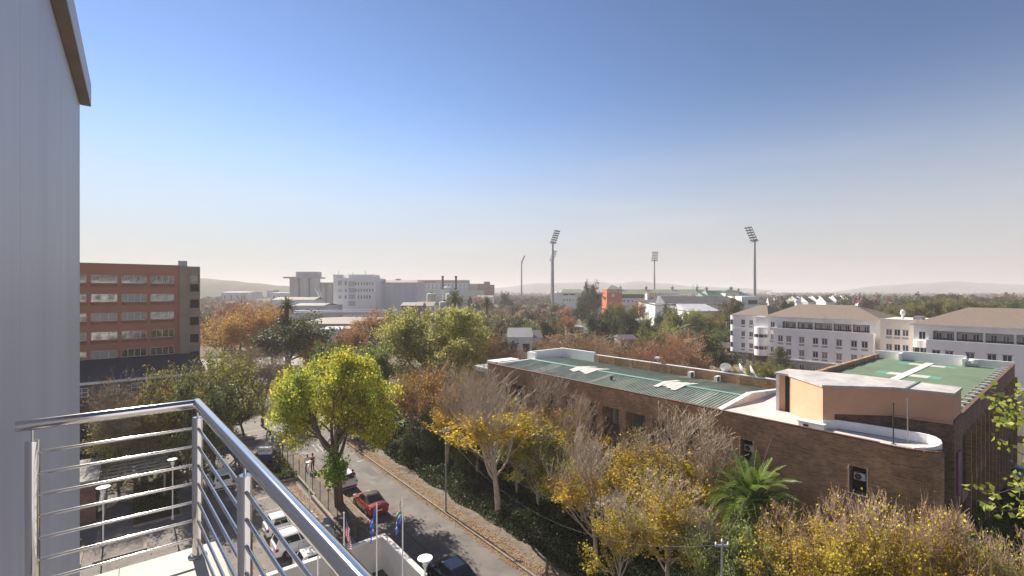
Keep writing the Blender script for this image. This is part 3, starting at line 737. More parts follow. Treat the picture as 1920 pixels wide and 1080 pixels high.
roofpole('pale slim pole on the white terrace near the rounded tip', 1702, 35.9, 9.93, 12.55, .03, M_galv)

# ---------------------------------------------------------------- block with the green deck and peach stair house
TH = gthing('deck_roof_block', 'dark brick block with green painted roof deck and slotted side', 'building', 38.9, 5.3)
HS0, HS1, HT1 = 5.3, 17.4, 73.5
fr_ = [(35.9, 11.2), (38.2, 8.1), (38.75, HS0)]
b = MB()
b.quad((38.4, 14.2, 0), (35.95, 11.25, 0), (35.95, 11.25, 9.9), (38.4, 14.2, 9.9))
for (a, c) in zip(fr_[:-1], fr_[1:]): b.quad((a[0], a[1], 0), (c[0], c[1], 0), (c[0], c[1], 10.9), (a[0], a[1], 10.9))
b.quad((49.5, HS1, 0), (HT1, HS1, 0), (HT1, HS1, 10.9), (49.5, HS1, 10.9)); b.quad((HT1, HS0, 0), (HT1, HS1, 0), (HT1, HS1, 10.9), (HT1, HS0, 10.9))
sl = []
nb = 15
for i in range(nb):
    t0 = 41.6 + i * 2.13
    sl += [(t0, t0 + 1.25, 6.35, 9.6), (t0, t0 + 1.25, .8, 5.35)]
b.wall('y', HS0, 38.75, HT1, 0, 10.9, sl, 0.6)
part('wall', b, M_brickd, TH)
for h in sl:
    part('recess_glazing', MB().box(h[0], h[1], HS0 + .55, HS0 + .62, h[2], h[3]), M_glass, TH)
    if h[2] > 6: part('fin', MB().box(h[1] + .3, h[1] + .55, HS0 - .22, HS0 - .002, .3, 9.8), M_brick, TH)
part('plum_sign_board', MB().box(39.4, 40.5, HS0 - .09, HS0 - .02, 6.4, 9.0), mat('plum_banner', (.20, .03, .10), .5, col2=(.32, .12, .28), scale=1.5), TH)
part('spandrel_band', MB().box(41.2, HT1, HS0 - .06, HS0 - .003, 5.42, 6.28), M_brick, TH)
part('deck', MB().prism([(38.8, HS0 + .35), (HT1 - .3, HS0 + .35), (HT1 - .3, HS1 - .3), (49.6, HS1 - .3), (49.4, 14.4), (38.9, 14.4), (38.9, 8.1)], 10.3, 10.55), M_gdeck, TH)
b = MB(); b.box(40.9, 72.0, 11.55, 12.25, 10.551, 10.60); part('deck_stripe', b, M_copw, TH)
for (ta, tb, sa, sb) in ((69.2, 70.6, 9.4, 14.3), (59.6, 61.4, 9.2, 14.2)):
    part('deck_marking', MB().box(ta, tb, sa + .9, 11.548, 10.551, 10.556), M_deckw, TH); part('deck_marking', MB().box(ta, tb, 12.252, sb - .9, 10.551, 10.556), M_deckw, TH)
    part('deck_marking', MB().box(ta, tb, sa, sa + .898, 10.551, 10.555), M_teal, TH); part('deck_marking', MB().box(ta, tb, sb - .898, sb, 10.551, 10.555), M_teal, TH)
# parapets: left one in stepped brick piers, right one with brackets, far one white
b = MB()
for i in range(12):
    t0 = 49.8 + i * 1.95; b.box(t0, t0 + 1.9, HS1 - .32 - (.1 if i % 2 else 0), HS1 + .02, 10.5, 11.0 + (.05 if i % 2 else 0))
part('left_parapet', b, M_brick, TH)
part('right_parapet', MB().box(38.75, HT1, HS0 - .02, HS0 + .2, 10.903, 11.12), M_cop, TH)
bmesh_ = mesh('bracket', MB().box(-.09, .09, 0, .75, -.06, .06), M_copw)
for i in range(18): place('bracket', bmesh_, TH, (42.0 + i * 1.75, HS0 + .2, 10.82))
part('parapet_rail', MB().box(41.5, HT1 - .5, HS0 + .95, HS0 + 1.0, 10.72, 10.80), M_cop, TH)
b = MB(); b.box(HT1 - .3, HT1, HS0, 9.0, 10.5, 11.35); b.box(HT1 - .3, HT1, 9.0, 14.8, 10.5, 11.6); b.box(HT1 - .3, HT1, 14.8, HS1, 10.5, 11.45); b.box(HT1 - 1.5, HT1 - .3, 9.0, 9.2, 10.5, 11.4); b.box(HT1 - 1.5, HT1 - .3, 14.6, 14.8, 10.5, 11.4)
part('far_parapet', b, M_white, TH)
part('roof_cowl', MB().lathe([(0, .55), (.4, .5), (.45, .3), (.3, .25), (.3, 0)], (HT1 - .9, 8.3, 10.9), 14), M_trim, TH, smooth=True)
# peach stair house
PK = [(38.1, 14.25), (35.35, 11.2), (38.2, 8.15), (38.72, 5.35), (41.5, 5.35), (41.7, 11.0), (40.6, 14.25)]
PKR = [(38.0, 15.2), (38.0, 14.2)] + PK[1:6] + [(40.6, 15.2)]
TP = gthing('stair_house', 'peach plastered stair house with pale angular roof on the brick block', 'stair house', 38.2, 8.1, 10)
ctr = Vector((39.2, 9.6))
def grow_(pts, d):
    out = []
    for p in pts:
        v = Vector(p) - ctr; out.append(tuple((Vector(p) + v.normalized() * d)[:]))
    return out
part('wall', MB().prism(PK, 10.905, 12.62).prism([(38.1, 14.25), (35.35, 11.2), (35.9, 10.7), (39, 13.6), (39, 14.25)], 9.935, 10.9), M_peach, TP)
part('roof', MB().prism(grow_(PKR, .07), 12.623, 12.78), mat('stained_roof_slab', (.58, .55, .52), .8, col2=(.36, .34, .33), scale=.9, detail=9), TP)
part('roof_joint', MB().box(38.0, 41.65, 7.4, 7.52, 12.782, 12.84), M_galv, TP)
part('gap_shade_strip', MB().box(38.12, 38.3, 14.252, 14.55, 9.94, 12.6), M_dark, TP)  # near-black strip paints the shade of the gap between pilaster and wall
part('pilaster', MB().box(38.0, 38.3, 14.95, 15.15, 9.935, 12.62), M_copw, TP); part('side_wall', MB().box(38.31, 40.6, 14.252, 15.15, 9.935, 12.62), M_peach, TP)
part('ledge', MB().prism([(38.72, 5.36), (38.2, 8.15), (38.0, 8.1), (38.5, 5.33)], 10.907, 10.99), M_peach, TP)
# ---------------------------------------------------------------- terracotta office block on the left
TO = gthing('terracotta_office_block', 'terracotta office block with ribbon windows and a taupe stair bay', 'office building', 8.8, 95)
rows = [20.15, 17.25, 14.35, 11.45, 8.6]
bay_ = []
for k in range(-5, 3): bay_.append((2.15 + (k - 2) * 3.57, 2.15 + (k - 2) * 3.57 + 3.1))
hol = [(a, c, z - .5, z + 1.27) for (a, c) in bay_ for z in rows]
b = MB(); b.wall('y', 95, -24, 5.85, 0, 23.1, hol, .45)
b.box(-24, 5.85, 95.5, 112, 0, 23.08)
part('facade', b, M_orange, TO)
for (a, c) in bay_:
    for z in rows: window(TO, 'y', 95, (a + c) / 2, z, c - a, 1.25, 4 if int(a * 7) % 2 else 3, 1, .22, gm=M_mirror, fr=.06)
b = MB()
for (a, c) in bay_:
    for z in rows: b = MB(); b.box(a + .02, c - .02, 94.96, 95.2, z - .12, z - .02); part('sill', b, M_orange, TO)
ho = [(7.4, 8.62, 20.25, 21.6), (7.4, 8.62, 18.85, 20.1), (7.4, 8.62, 16.1, 17.5), (7.4, 8.62, 13.2, 14.6), (7.4, 8.62, 10.3, 11.7), (7.4, 8.62, 7.4, 8.8)]
b = MB(); b.wall('y', 94.8, 5.85, 8.8, 0, 23.05, ho, .6); b.quad((8.8, 94.8, 0), (8.8, 112, 0), (8.8, 112, 23.05), (8.8, 94.8, 23.05)); b.quad((5.85, 94.8, 0), (5.85, 94.8, 23.05), (5.85, 96, 23.05), (5.85, 96, 0))
b.quad((5.85, 94.8, 23.05), (8.8, 94.8, 23.05), (8.8, 112, 23.05), (5.85, 112, 23.05))
part('stair_bay', b, M_taupe, TO)
part('pilaster', MB().box(6.0, 7.15, 94.62, 94.795, 0, 22.6), M_taupe, TO)
for i, h in enumerate(ho): part('opening', MB().box(h[0], h[1], 95.35, 95.42, h[2], h[3]), M_mirror if i == 0 else mat('brown_recess', (.07, .035, .022), .8), TO)
part('roof_coping', MB().box(-24.1, 5.9, 94.9, 95.3, 23.102, 23.2), M_taupe, TO)
part('chimney', MB().box(5.9, 7.1, 96, 97.2, 23.06, 24.0), M_silo, TO)

TA = gthing('annex_building', 'low brown annex with dark slate roof in front of the terracotta block', 'building', 8, 81)
hol = [(-25 + i * 3.1, -25 + i * 3.1 + 1.9, 5.3, 6.5) for i in range(10)] + [(-25 + i * 3.1, -25 + i * 3.1 + 1.9, 2.0, 3.3) for i in range(10)]
b = MB(); b.wall('y', 81.3, -28, 8, 0, 7.0, hol, .15); b.quad((8, 81.3, 0), (8, 95, 0), (8, 95, 7.2), (8, 81.3, 7.0))
part('wall', b, mat('brown_render', (.13, .095, .075), .9, col2=(.10, .075, .06), scale=.5), TA)
for h in hol: window(TA, 'y', 81.3, (h[0] + h[1]) / 2, h[2], 1.9, h[3] - h[2], 3, 2, .1, fr=.07)
b = MB(); b.quad((-28, 80.8, 7.25), (8.3, 80.8, 7.25), (8.3, 95, 8.6), (-28, 95, 8.6)); part('roof', b, M_slate, TA)
part('fascia', MB().box(-28, 8.3, 80.72, 80.82, 6.95, 7.27), M_trim, TA)

TG = gthing('brick_gatehouse', 'small brown brick gatehouse with white roof edge at the parking lot', 'gatehouse', -2.4, 51.8)
part('wall', MB().box(-12, -2.4, 51.8, 58, 0, 3.3), M_brickr, TG)
part('roof', MB().box(-12.2, -2.2, 51.5, 58.2, 3.303, 3.5), M_conc, TG)
part('doorway', MB().box(-5.6, -4.4, 51.74, 51.795, 0, 2.3), M_dark, TG)
TQ = gthing('pergola', 'open timber pergola lattice beside the brick gatehouse', 'pergola', -1.5, 55)
for i in range(6): part('beam', MB().box(-2.15, 2.6, 52.4 + i * 1.0, 52.5 + i * 1.0, 3.1, 3.25), M_conc, TQ)
for i in range(4): part('rafter', MB().box(-2.0 + i * 1.4, -1.9 + i * 1.4, 52.2, 57.8, 2.95, 3.097), M_conc, TQ)
for (a, c) in ((-1.9, 52.6), (2.2, 52.6), (2.2, 57.2), (-1.9, 57.2)): part('post', MB().box(a - .07, a + .07, c - .07, c + .07, 0, 2.947), M_conc, TQ)

# ---------------------------------------------------------------- white residence to the right
def sill_grille(T, face_t, s, z, w):
    part('vent_grille', MB().box(face_t - .03, face_t - .002, s - w / 2, s + w / 2, z - .62, z - .22), mat('grey_louvre', (.30, .29, .29), .7), T)
def res_wing(T, tf, s0, s1, wins, bays, gz=3.1, tall=12.8, deep=16, grey=True, lz=(10.15, 11.75), back=None):
    """tf: front plane of the lower storeys; loggia wall two metres behind"""
    hol = []
    for s in wins:
        hol += [(s - .55, s + .55, 7.1, 8.4), (s - .55, s + .55, 4.1, 5.4)]
    b = MB(); b.wall('x', tf, s0, s1, gz, 10.15, hol, .2)
    b.quad((tf, s0, gz), (tf, s0, 10.15), (tf + 2, s0, 10.15), (tf + 2, s0, gz)); b.quad((tf, s1, gz), (tf, s1, 10.15), (tf + 2, s1, 10.15), (tf + 2, s1, gz))
    b.quad((tf, s0, 10.15), (tf, s1, 10.15), (tf + .25, s1, 10.15), (tf + .25, s0, 10.15)); b.quad((tf + .25, s0, 9.7), (tf + .25, s0, 10.15), (tf + .25, s1, 10.15), (tf + .25, s1, 9.7))
    part('lower_wall', b, M_white, T)
    for h in hol:
        window(T, 'x', tf, (h[0] + h[1]) / 2, h[2], 1.1, h[3] - h[2], 2, 1, .12, fr=.07)
        part('lintel_strip', MB().box(tf - .03, tf - .002, h[0] - .05, h[1] + .05, h[3] - .02, h[3] + .09), M_dframe, T)  # thin dark strip across each window head
        sill_grille(T, tf, (h[0] + h[1]) / 2, h[2], 1.15)
    g0 = [(s - .55, s + .55, .7, 2.2) for s in wins]
    b = MB(); b.wall('x', tf + .04, s0, s1, 0, gz - .06, g0, .2); part('ground_floor_wall', b, mat('grey_plinth_plaster', (.34, .33, .32), .9), T)
    for h in g0: window(T, 'x', tf + .04, (h[0] + h[1]) / 2, .7, 1.1, 1.5, 2, 1, .12, fr=.09)
    part('string_course', MB().box(tf - .12, tf + .3, s0 - .1, s1 + .1, gz - .055, gz + .1), M_trim, T)
    part('parapet_cap', MB().box(tf - .06, tf + .3, s0 - .05, s1 + .05, 10.153, 10.22), M_trim, T)
    return
def upper(T, tu, s0, s1, loggia, gz, top, deep, extra=()):
    hol = [(a, c, 9.9, 11.75) for (a, c) in loggia] + list(extra)
    b = MB(); b.wall('x', tu, s0, s1, gz, top, hol, .2)
    b.box(tu + 2.0, tu + deep, s0, s1, 0, top - .02)
    b.quad((tu, s0, gz), (tu, s0, top), (tu + 2, s0, top), (tu + 2, s0, gz)); b.quad((tu, s1, gz), (tu, s1, top), (tu + 2, s1, top), (tu + 2, s1, gz))
    part('upper_wall', b, M_white, T)
    for (a, c) in loggia:
        part('loggia_wall', MB().box(tu + .9, tu + 1.0, a, c, 9.9, 11.75), M_peachw, T); part('loggia_floor', MB().box(tu + .2, tu + .9, a, c, 9.8, 9.9), M_peachw, T)
        m = (a + c) / 2
        window(T, 'x', tu + .9, m - .72, 10.3, .85, 1.15, 2, 1, -.07, fr=.08); window(T, 'x', tu + .9, m + .72, 10.0, .8, 1.45, 2, 1, -.07, fr=.08)
        part('balustrade', MB().box(tu + .05, tu + .08, a, c, 10.22, 10.5), M_dframe, T)
    for h in extra:
        window(T, 'x', tu, (h[0] + h[1]) / 2, h[2], h[1] - h[0], h[3] - h[2], 2, 1, .12, fr=.07)
        sill_grille(T, tu, (h[0] + h[1]) / 2, h[2], 1.1)
M_peachw = mat('cream_plaster', (.62, .52, .43), .85)
def hip(T, t0, t1, s0, s1, z, zr, r0, r1, ov=.5, m=None):
    tm = (t0 + t1) / 2
    b = MB()
    A = (t0 - ov, s0 - ov, z); B = (t0 - ov, s1 + ov, z); C = (t1 + ov, s1 + ov, z); D = (t1 + ov, s0 - ov, z); E = (tm, r0, zr); Fq = (tm, r1, zr)
    b.add([A, B, C, D, E, Fq], [(0, 4, 5, 1), (1, 5, 2), (2, 5, 4, 3), (3, 4, 0)])
    part('roof', b, m or M_tileroof, T)
    part('eaves', MB().box(t0 - ov - .02, t1 + ov, s0 - ov, s1 + ov, z - .18, z - .01), M_trim, T)
def bay_turret(T, tc_, sc_, r, rows_, z0, z1, m=None):
    n = 8; pr = []
    for k in range(n + 1):
        a = R(90 + 180 * k / n); pr.append((tc_ + r * math.cos(a), sc_ + r * math.sin(a)))
    for (lo, hi) in rows_:
        part('bay_shell', MB().prism(pr, lo, hi), m or M_white, T)
    for (lo, hi) in zip([x[1] for x in rows_[:-1]], [x[0] for x in rows_[1:]]):
        ins = [((p[0] - tc_) * .93 + tc_, (p[1] - sc_) * .93 + sc_) for p in pr]
        part('bay_window', MB().prism(ins, lo + .002, hi - .002), M_glass, T)
        for k in (1, 2, 4, 6, 7): part('bay_mullion', MB().box(pr[k][0] - .06, pr[k][0] + .06, pr[k][1] - .06, pr[k][1] + .06, lo + .002, hi - .002), M_frame, T)

TR1 = gthing('central_residence_wing', 'white four storey residence wing with brown hipped roof and recessed top balconies, nearer the floodlight', 'apartment building', 118, 28)
wn_ = [s_at(p, 118) for p in (1463, 1478.7, 1503, 1528.7, 1546, 1573, 1601, 1621)]
res_wing(TR1, 118, 28.3, 47.6, wn_, None)
lg = [(s_at(b_, 120) + .12, s_at(a_, 120) - .12) for a_, b_ in zip((1466, 1494, 1526, 1561.6, 1598), (1494, 1526, 1561.6, 1598, 1632))]
upper(TR1, 120, 27.4, 49.8, lg, 3.1, 12.65, 15, extra=[(48.1, 49.1, 7.2, 8.5), (48.1, 49.1, 4.2, 5.5), (48.1, 49.1, 10.2, 11.5)])
hip(TR1, 120, 135, 27.4, 49.8, 12.85, 15.7, 34, 45.4)
part('ground_floor_wall', MB().box(120, 120.2, 47.6, 49.8, 0, 3.08), mat('grey_plinth_plaster', (.34, .33, .32), .9), TR1)
bay_turret(TR1, 120, 51.2, 1.5, [(3.2, 4.7), (5.5, 7.6), (8.4, 10.1)], 3, 10)
part('corner_tower', MB().box(120.02, 124, 49.82, 52.5, 3.2, 12.6), M_white, TR1)
part('roof_finial', MB().add([(127, 34, 15.7), (127.5, 33.2, 15.6), (126.5, 33.2, 15.6), (127, 33.2, 16.3)], [(0, 1, 3), (0, 3, 2), (1, 2, 3), (0, 2, 1)]), mat('blue_metal', (.12, .16, .35), .5), TR1)

TR2 = gthing('end_residence_wing', 'lower-set white end wing raised on pillars beside the trees, brown roof', 'apartment building', 121, 53)
wl = [(s_at(p, 121.5) - .5, s_at(p, 121.5) + .5, z, z + 1.3) for p in (1393, 1408) for z in (10.3, 7.35, 4.4)]
b = MB(); b.wall('x', 121.5, 52.6, 58.8, 3.2, 12.65, wl, .2); b.box(123, 136, 52.6, 58.8, 3.2, 12.6)
b.quad((121.5, 52.6, 3.2), (123, 52.6, 3.2), (123, 58.8, 3.2), (121.5, 58.8, 3.2)); b.quad((121.5, 58.8, 3.2), (123, 58.8, 3.2), (123, 58.8, 12.6), (121.5, 58.8, 12.6))
part('wall', b, M_white, TR2)
for h in wl:
    window(TR2, 'x', 121.5, (h[0] + h[1]) / 2, h[2], 1.0, 1.3, 2, 1, .12, fr=.07); sill_grille(TR2, 121.5, (h[0] + h[1]) / 2, h[2], 1.05)
bay_turret(TR2, 122.6, 58.9, 1.1, [(3.2, 4.3), (5.6, 7.3), (8.6, 10.2), (11.5, 12.6)], 3, 12)
for (a, c) in ((121.9, 58.3), (121.9, 56.2), (121.9, 53.8), (126, 58.3), (126, 54)): part('pillar', MB().box(a - .3, a + .3, c - .3, c + .3, 0, 3.195), M_conc, TR2)
part('undercroft_wall', MB().box(130, 130.3, 52.6, 58.8, 0, 3.15), M_brickr, TR2)
hip(TR2, 121.5, 136, 50.5, 58.8, 12.8, 15.2, 53.5, 55.5)
part('string_course', MB().box(121.4, 121.5, 52.6, 58.8, 9.3, 9.42), M_trim, TR2)

TR3 = gthing('linking_block', 'cream flat roofed link block between the two residence wings', 'apartment building', 118.6, 22)
M_cream = mat('cream_wall', (.76, .70, .60), .85, col2=(.68, .62, .53), scale=.5)
wl = [(s_at(p, 118.6) - .5, s_at(p, 118.6) + .5, z, z + 1.3) for p in (1666.6, 1682, 1697.5) for z in (10.0, 7.0, 4.0, 1.0)]
b = MB(); b.wall('x', 118.6, 20.6, 27.3, 0, 13.3, wl, .2); b.box(119.4, 131, 20.6, 27.3, 0, 13.2)
b.quad((118.6, 20.6, 13.3), (119.4, 20.6, 13.3), (119.4, 27.3, 13.3), (118.6, 27.3, 13.3)); b.quad((118.6, 27.3, 0), (118.6, 27.3, 13.3), (119.4, 27.3, 13.3), (119.4, 27.3, 0))
part('wall', b, M_cream, TR3)
for h in wl: window(TR3, 'x', 118.6, (h[0] + h[1]) / 2, h[2], 1.0, 1.3, 2, 1, .12, fr=.07); sill_grille(TR3, 118.6, (h[0] + h[1]) / 2, h[2], 1.0)
part('roof_ventilator', MB().lathe([(0, 1.9), (.35, 1.7), (.45, 1.2), (.35, .8), (.2, .6), (.25, 0)], (121, 24.2, 13.3), 12), M_trim, TR3, smooth=True)
part('roof_plant', MB().box(121, 124, 21.2, 22.6, 13.21, 13.9), M_galv, TR3)
TR4 = gthing('right_residence_wing', 'white residence wing cut by the right picture edge, brown hipped roof', 'apartment building', 111, 6)
wn_ = [s_at(p, 111) for p in (1755, 1779.6, 1818.6, 1859.6, 1888.6)] + [6.0 - 2.6 * i for i in range(5)]
res_wing(TR4, 111, -8, 18.9, [w for w in wn_ if -7 < w < 18.6], None)
lg = [(s_at(b_, 113) + .12, s_at(a_, 113) - .12) for a_, b_ in zip((1748, 1792, 1846, 1904), (1791, 1845, 1903, 1965))] + [(-6, -2.6), (-2.3, 1.2)]
upper(TR4, 113, -8, 21, [l for l in lg], 0, 12.65, 15, extra=[(19.3, 20.3, 10.1, 11.5), (19.3, 20.3, 7.1, 8.4), (19.3, 20.3, 4.1, 5.4)])
hip(TR4, 113, 128, -8, 21, 12.85, 15.9, -2, 14.6)
bay_turret(TR4, 113, 19.9, 1.2, [(3.0, 4.3), (5.6, 7.3), (8.6, 9.9)], 3, 10)

# ---------------------------------------------------------------- industrial quarter, far left of centre
def far(name, label, cat, px, D, rot=0.0, group=None):
    T = thing(name, label, cat, P(px, D, 0), rot, group); return T
def fx(px, T, D): return (px - 960) / F * D - T.location.x
def zz(py, D): return EYE - (py - 545) / F * D

D = 400
T = far('grain_silos', 'grey concrete grain silos with flat overhanging roof and head house', 'silos', 585, D)
x0, x1 = fx(541, T, D), fx(596, T, D)
for i in range(3):
    part('silo', MB().lathe([(4.2, 0), (4.2, zz(522, D))], (x0 + 5.5 + i * 8.6, 0, 0), 24), M_silo, T, smooth=True)
for i in range(4): part('silo', MB().lathe([(3.2, 0), (3.2, zz(531, D))], (fx(598, T, D) + 1 + i * 6.0, 6, 0), 20), M_silo, T, smooth=True)
part('core', MB().box(x0 + 1, fx(620, T, D), 6, 14, 0, zz(531, D)), M_silo, T)
part('roof_slab', MB().box(fx(537, T, D), fx(598, T, D), -6, 14, zz(522, D) + .01, zz(520, D) + .3), M_silo, T)
part('roof_slab', MB().box(fx(598, T, D) + .02, fx(626, T, D), -1, 14, zz(531, D) + .01, zz(530, D) + .2), M_silo, T)
part('head_house', MB().box(fx(554.5, T, D), fx(594, T, D), 0, 10, zz(520, D) + .35, zz(520, D) + 1 + 3.8), M_silo, T)
part('head_house', MB().box(fx(570, T, D), fx(582, T, D), 2, 8, zz(520, D) + 4.9, zz(515, D) + 1.0), M_silo, T)
D = 330
T = far('white_factory_building', 'tall white factory block with three rows of dark windows beside the silos', 'factory', 665, D)
X = lambda p: fx(p, T, D)
hol = []
for p in (635.5, 639): hol += [(X(p) - .45, X(p) + .45, zz(y1, D), zz(y0, D)) for (y0, y1) in ((526, 535), (542, 547), (554, 560))]
for p in (648,): hol += [(X(p) - .7, X(p) + .7, zz(y1, D), zz(y0, D)) for (y0, y1) in ((526.5, 535), (542.5, 547), (554, 560))]
for p in (667, 672, 677.5, 683, 688, 693, 698.5): hol += [(X(p) - .55, X(p) + .55, zz(y1, D), zz(y0, D)) for (y0, y1) in ((529.5, 534.5), (541.5, 547), (554, 560)) if not (p == 667 and y0 > 550) and not (p == 698.5 and y0 > 550)]
b = MB(); b.wall('y', 0, X(625), X(704.5), 0, zz(521, D), hol, .5); b.box(X(625), X(704.5), 1, 26, 0, zz(521, D) - .05)
part('wall', b, M_ind, T)
for h in hol:
    o = part('window', MB().box(h[0], h[1], .32, .38, h[2], h[3]), M_glass, T)
    part('mullion', MB().box((h[0] + h[1]) / 2 - .06, (h[0] + h[1]) / 2 + .06, .26, .318, h[2], h[3]), M_ind, o)
for i in range(4): part('louvre_panel', MB().box(X(653.5), X(669) - 1, -.12, -.01, zz(537 + i * 12.2, D), zz(529 + i * 12.2, D) + .6), mat('grey_louvre_wall', (.40, .40, .44), .8), T)
part('stair_tower', MB().box(X(625.5), X(642), -.6, 12, zz(520.5, D), zz(515, D)), M_ind, T)
part('roof_storey', MB().box(X(650), X(697.5), 3, 20, zz(521, D), zz(514.5, D)), M_ind, T)
for p, y in ((630, 507), (657, 510), (681, 507)): part('antenna', MB().tube((X(p), 5, zz(516, D)), (X(p), 5, zz(y, D)), .18, n=5), M_galv, T)
part('loading_door', MB().box(X(630), X(642), -.35, -.02, 0, zz(571, D)), mat('grey_shutter', (.16, .16, .18), .7), T)
D = 345
T = far('white_warehouse', 'long windowless pale warehouse with stained panels right of the factory', 'warehouse', 745, D)
X = lambda p: fx(p, T, D)
part('wall', MB().box(X(700), X(782), 0, 30, 0, zz(530, D)), M_ind2, T)
for i in range(9): part('wall_rib', MB().box(X(705 + i * 9), X(705 + i * 9) + .25, -.15, -.01, 0, zz(530.5, D)), M_ind2, T)
b = MB(); b.add([(X(699), -1, zz(530, D) + .1), (X(783), -1, zz(530, D) + .1), (X(783), 31, zz(530, D) + .1), (X(699), 31, zz(530, D) + .1), (X(707), 15, zz(524, D)), (X(775), 15, zz(524, D))], [(0, 1, 5, 4), (1, 2, 5), (2, 3, 4, 5), (3, 0, 4)])
part('roof', b, M_shed, T)
part('roof_ventilator', MB().box(X(733), X(742), 14, 16, zz(525, D), zz(522, D)), M_galv, T)
D = 520
T = far('long_campus_building', 'long pale blue-white building with olive top band behind the tanks', 'building', 830, D)
X = lambda p: fx(p, T, D)
part('wall', MB().box(X(783), X(877), 0, 20, 0, zz(531, D)), mat('pale_blue_wall', (.50, .54, .56), .85), T)
part('top_band', MB().box(X(742), X(877.5), 2, 22, zz(531, D) + .02, zz(525, D)), mat('olive_band', (.36, .35, .24), .85), T)
part('side_block', MB().box(X(877.6), X(896), 1, 20, 0, zz(532, D)), mat('olive_band', (.36, .35, .24), .85), T)
part('low_roof', MB().box(X(800), X(909), -14, -.02, 0, zz(544.5, D)), mat('pale_green_sheet', (.42, .49, .46), .7), T)
for i in range(12):
    for z_ in (zz(536, D), zz(541, D)): o = part('window', MB().box(X(788 + i * 7.4), X(790.4 + i * 7.4), -.1, -.02, z_, z_ + 1.5), M_glass, T)
for p0 in (793, 833): part('sign_band', MB().box(X(p0), X(p0 + 24), 1.8, 1.97, zz(529.6, D), zz(526.5, D)), mat('faded_red_sign', (.34, .15, .12), .8), T)
part('rotunda', MB().lathe([(0, 5.4), (4, 4.6), (5.2, 3.6), (4.6, 3.4), (4.6, 0)], (X(842), -20, zz(548, D) + 1), 20), mat('pale_blue_wall', (.50, .54, .56), .85), T, smooth=True)
T = far('red_tower_building', 'stepped red brick building at the end of the campus building', 'building', 913, D)
X = lambda p: fx(p, T, D)
m = mat('red_facade', (.30, .085, .065), .85, col2=(.25, .07, .055), scale=.05)
for i, (a, c, y) in enumerate(((896, 907, 532), (907, 917.5, 528), (917.5, 926, 534))): part('wing', MB().box(X(a) + .02, X(c), i, 18, 0, zz(y, D)), m, T)
D = 300
def tank(label, px, w, ytop, D, m, dome=.6):
    T = far('storage_tank', label, 'tank', px, D, 0, 'brewery storage tanks')
    r = w / 2 / F * D; z = zz(ytop, D)
    part('shell', MB().lathe([(r, 0), (r, z - dome), (r * .93, z - dome * .5), (r * .5, z), (0, z + .1)], (0, 0, 0), 24), m, T, smooth=True)
    part('top_rail', MB().lathe([(r * .96, z - dome + .9), (r * .96, z - dome + 1.0)], (0, 0, 0), 16), M_galv, T)
    part('hatch', MB().box(-.7, .7, -.7, .7, z, z + .9), M_dframe, T)
    return T
M_tank = mat('cream_tank', (.52, .50, .43), .7, col2=(.42, .40, .35), scale=.2, stretch=(1, 1, .2))
tank('cream storage tank at the left of the tank farm', 809, 18, 550, 300, M_tank)
tank('cream storage tank directly left of the tall palm', 833, 19, 565, 260, M_tank)
tank('cream storage tank below the second chimney', 845, 19, 550, 320, M_tank)
for lb, px, w, y in (('tall dark navy tank right of the palm', 881, 10, 559), ('stout dark tank with rounded top at the right end of the tank farm', 893, 15, 570)):
    tank(lb, px, w, y, 270, mat('navy_tank', (.035, .04, .065), .6))
for lb, px in (('left black chimney stack above the brewery tanks', 830), ('right black chimney stack above the brewery tanks', 855)):
    T = far('chimney_stack', lb, 'chimney', px, 330, 0, 'black topped chimney stacks')
    part('flue', MB().lathe([(.75, zz(543, 330)), (.75, zz(519, 330)), (1.0, zz(519, 330)), (1.0, zz(517.5, 330)), (0, zz(517.5, 330))], n=12), M_dframe, T)
    part('lower_flue', MB().lathe([(.62, 0), (.62, zz(543, 330) - .01)], n=12), M_ind, T)
# sheds and pipes in front of the factory
def shed(label, px0, px1, y, D, deep, m, mw, ridge_=1.5, name='shed', cat='shed', rot=0):
    T = far(name, label, cat, (px0 + px1) / 2, D, rot)
    hw = (px1 - px0) / 2 / F * D; z = zz(y, D)
    part('wall', MB().box(-hw, hw, 0, deep, 0, z), mw, T)
    part('roof', MB().add([(-hw - .3, -.4, z), (hw + .3, -.4, z), (hw + .3, deep + .4, z), (-hw - .3, deep + .4, z), (-hw, deep / 2, z + ridge_), (hw, deep / 2, z + ridge_)], [(0, 1, 5, 4), (2, 3, 4, 5), (1, 2, 5), (3, 0, 4), (0, 3, 2, 1)]), m, T)
    n = max(2, int(hw / 3))
    for i in range(n): part('window', MB().box(-hw + (i + .5) * 2 * hw / n - .8, -hw + (i + .5) * 2 * hw / n + .8, -.05, -.01, z * .55, z * .8), M_glass, T)
    return T
shed('long shed with orange-brown roof in front of the silos', 510, 590, 562, 300, 16, M_shed, M_ind, 1.6)
shed('dark roofed low shed below the silos', 548, 607, 573, 270, 22, M_slate, M_ind2, 1.2)
shed('wide flat beige shed roof behind the dark green tree', 560, 690, 607, 150, 38, M_shed, M_conc, .8)
shed('small white flat shed in front of the beige roof', 600, 652, 617, 125, 10, M_grroof, M_white, .3)
shed('red brick shed with pale curved roof under the warehouse', 752, 792, 573, 240, 10, M_grroof, M_brickr, 1.6)
shed('low pale shed roof left of the cream tanks', 778, 812, 574, 255, 20, M_shed, M_ind2, 2.2)
shed('small flat grey roof tucked below the tall palm', 806, 826, 590, 190, 12, M_grroof, M_conc, .4)
shed('flat roofed warehouse far left under the hill', 415, 465, 548, 520, 30, M_grroof, M_ind2, .5)
shed('brown cube building on the skyline left of the silos', 500, 512, 544, 560, 14, M_conc, M_silo, .3)
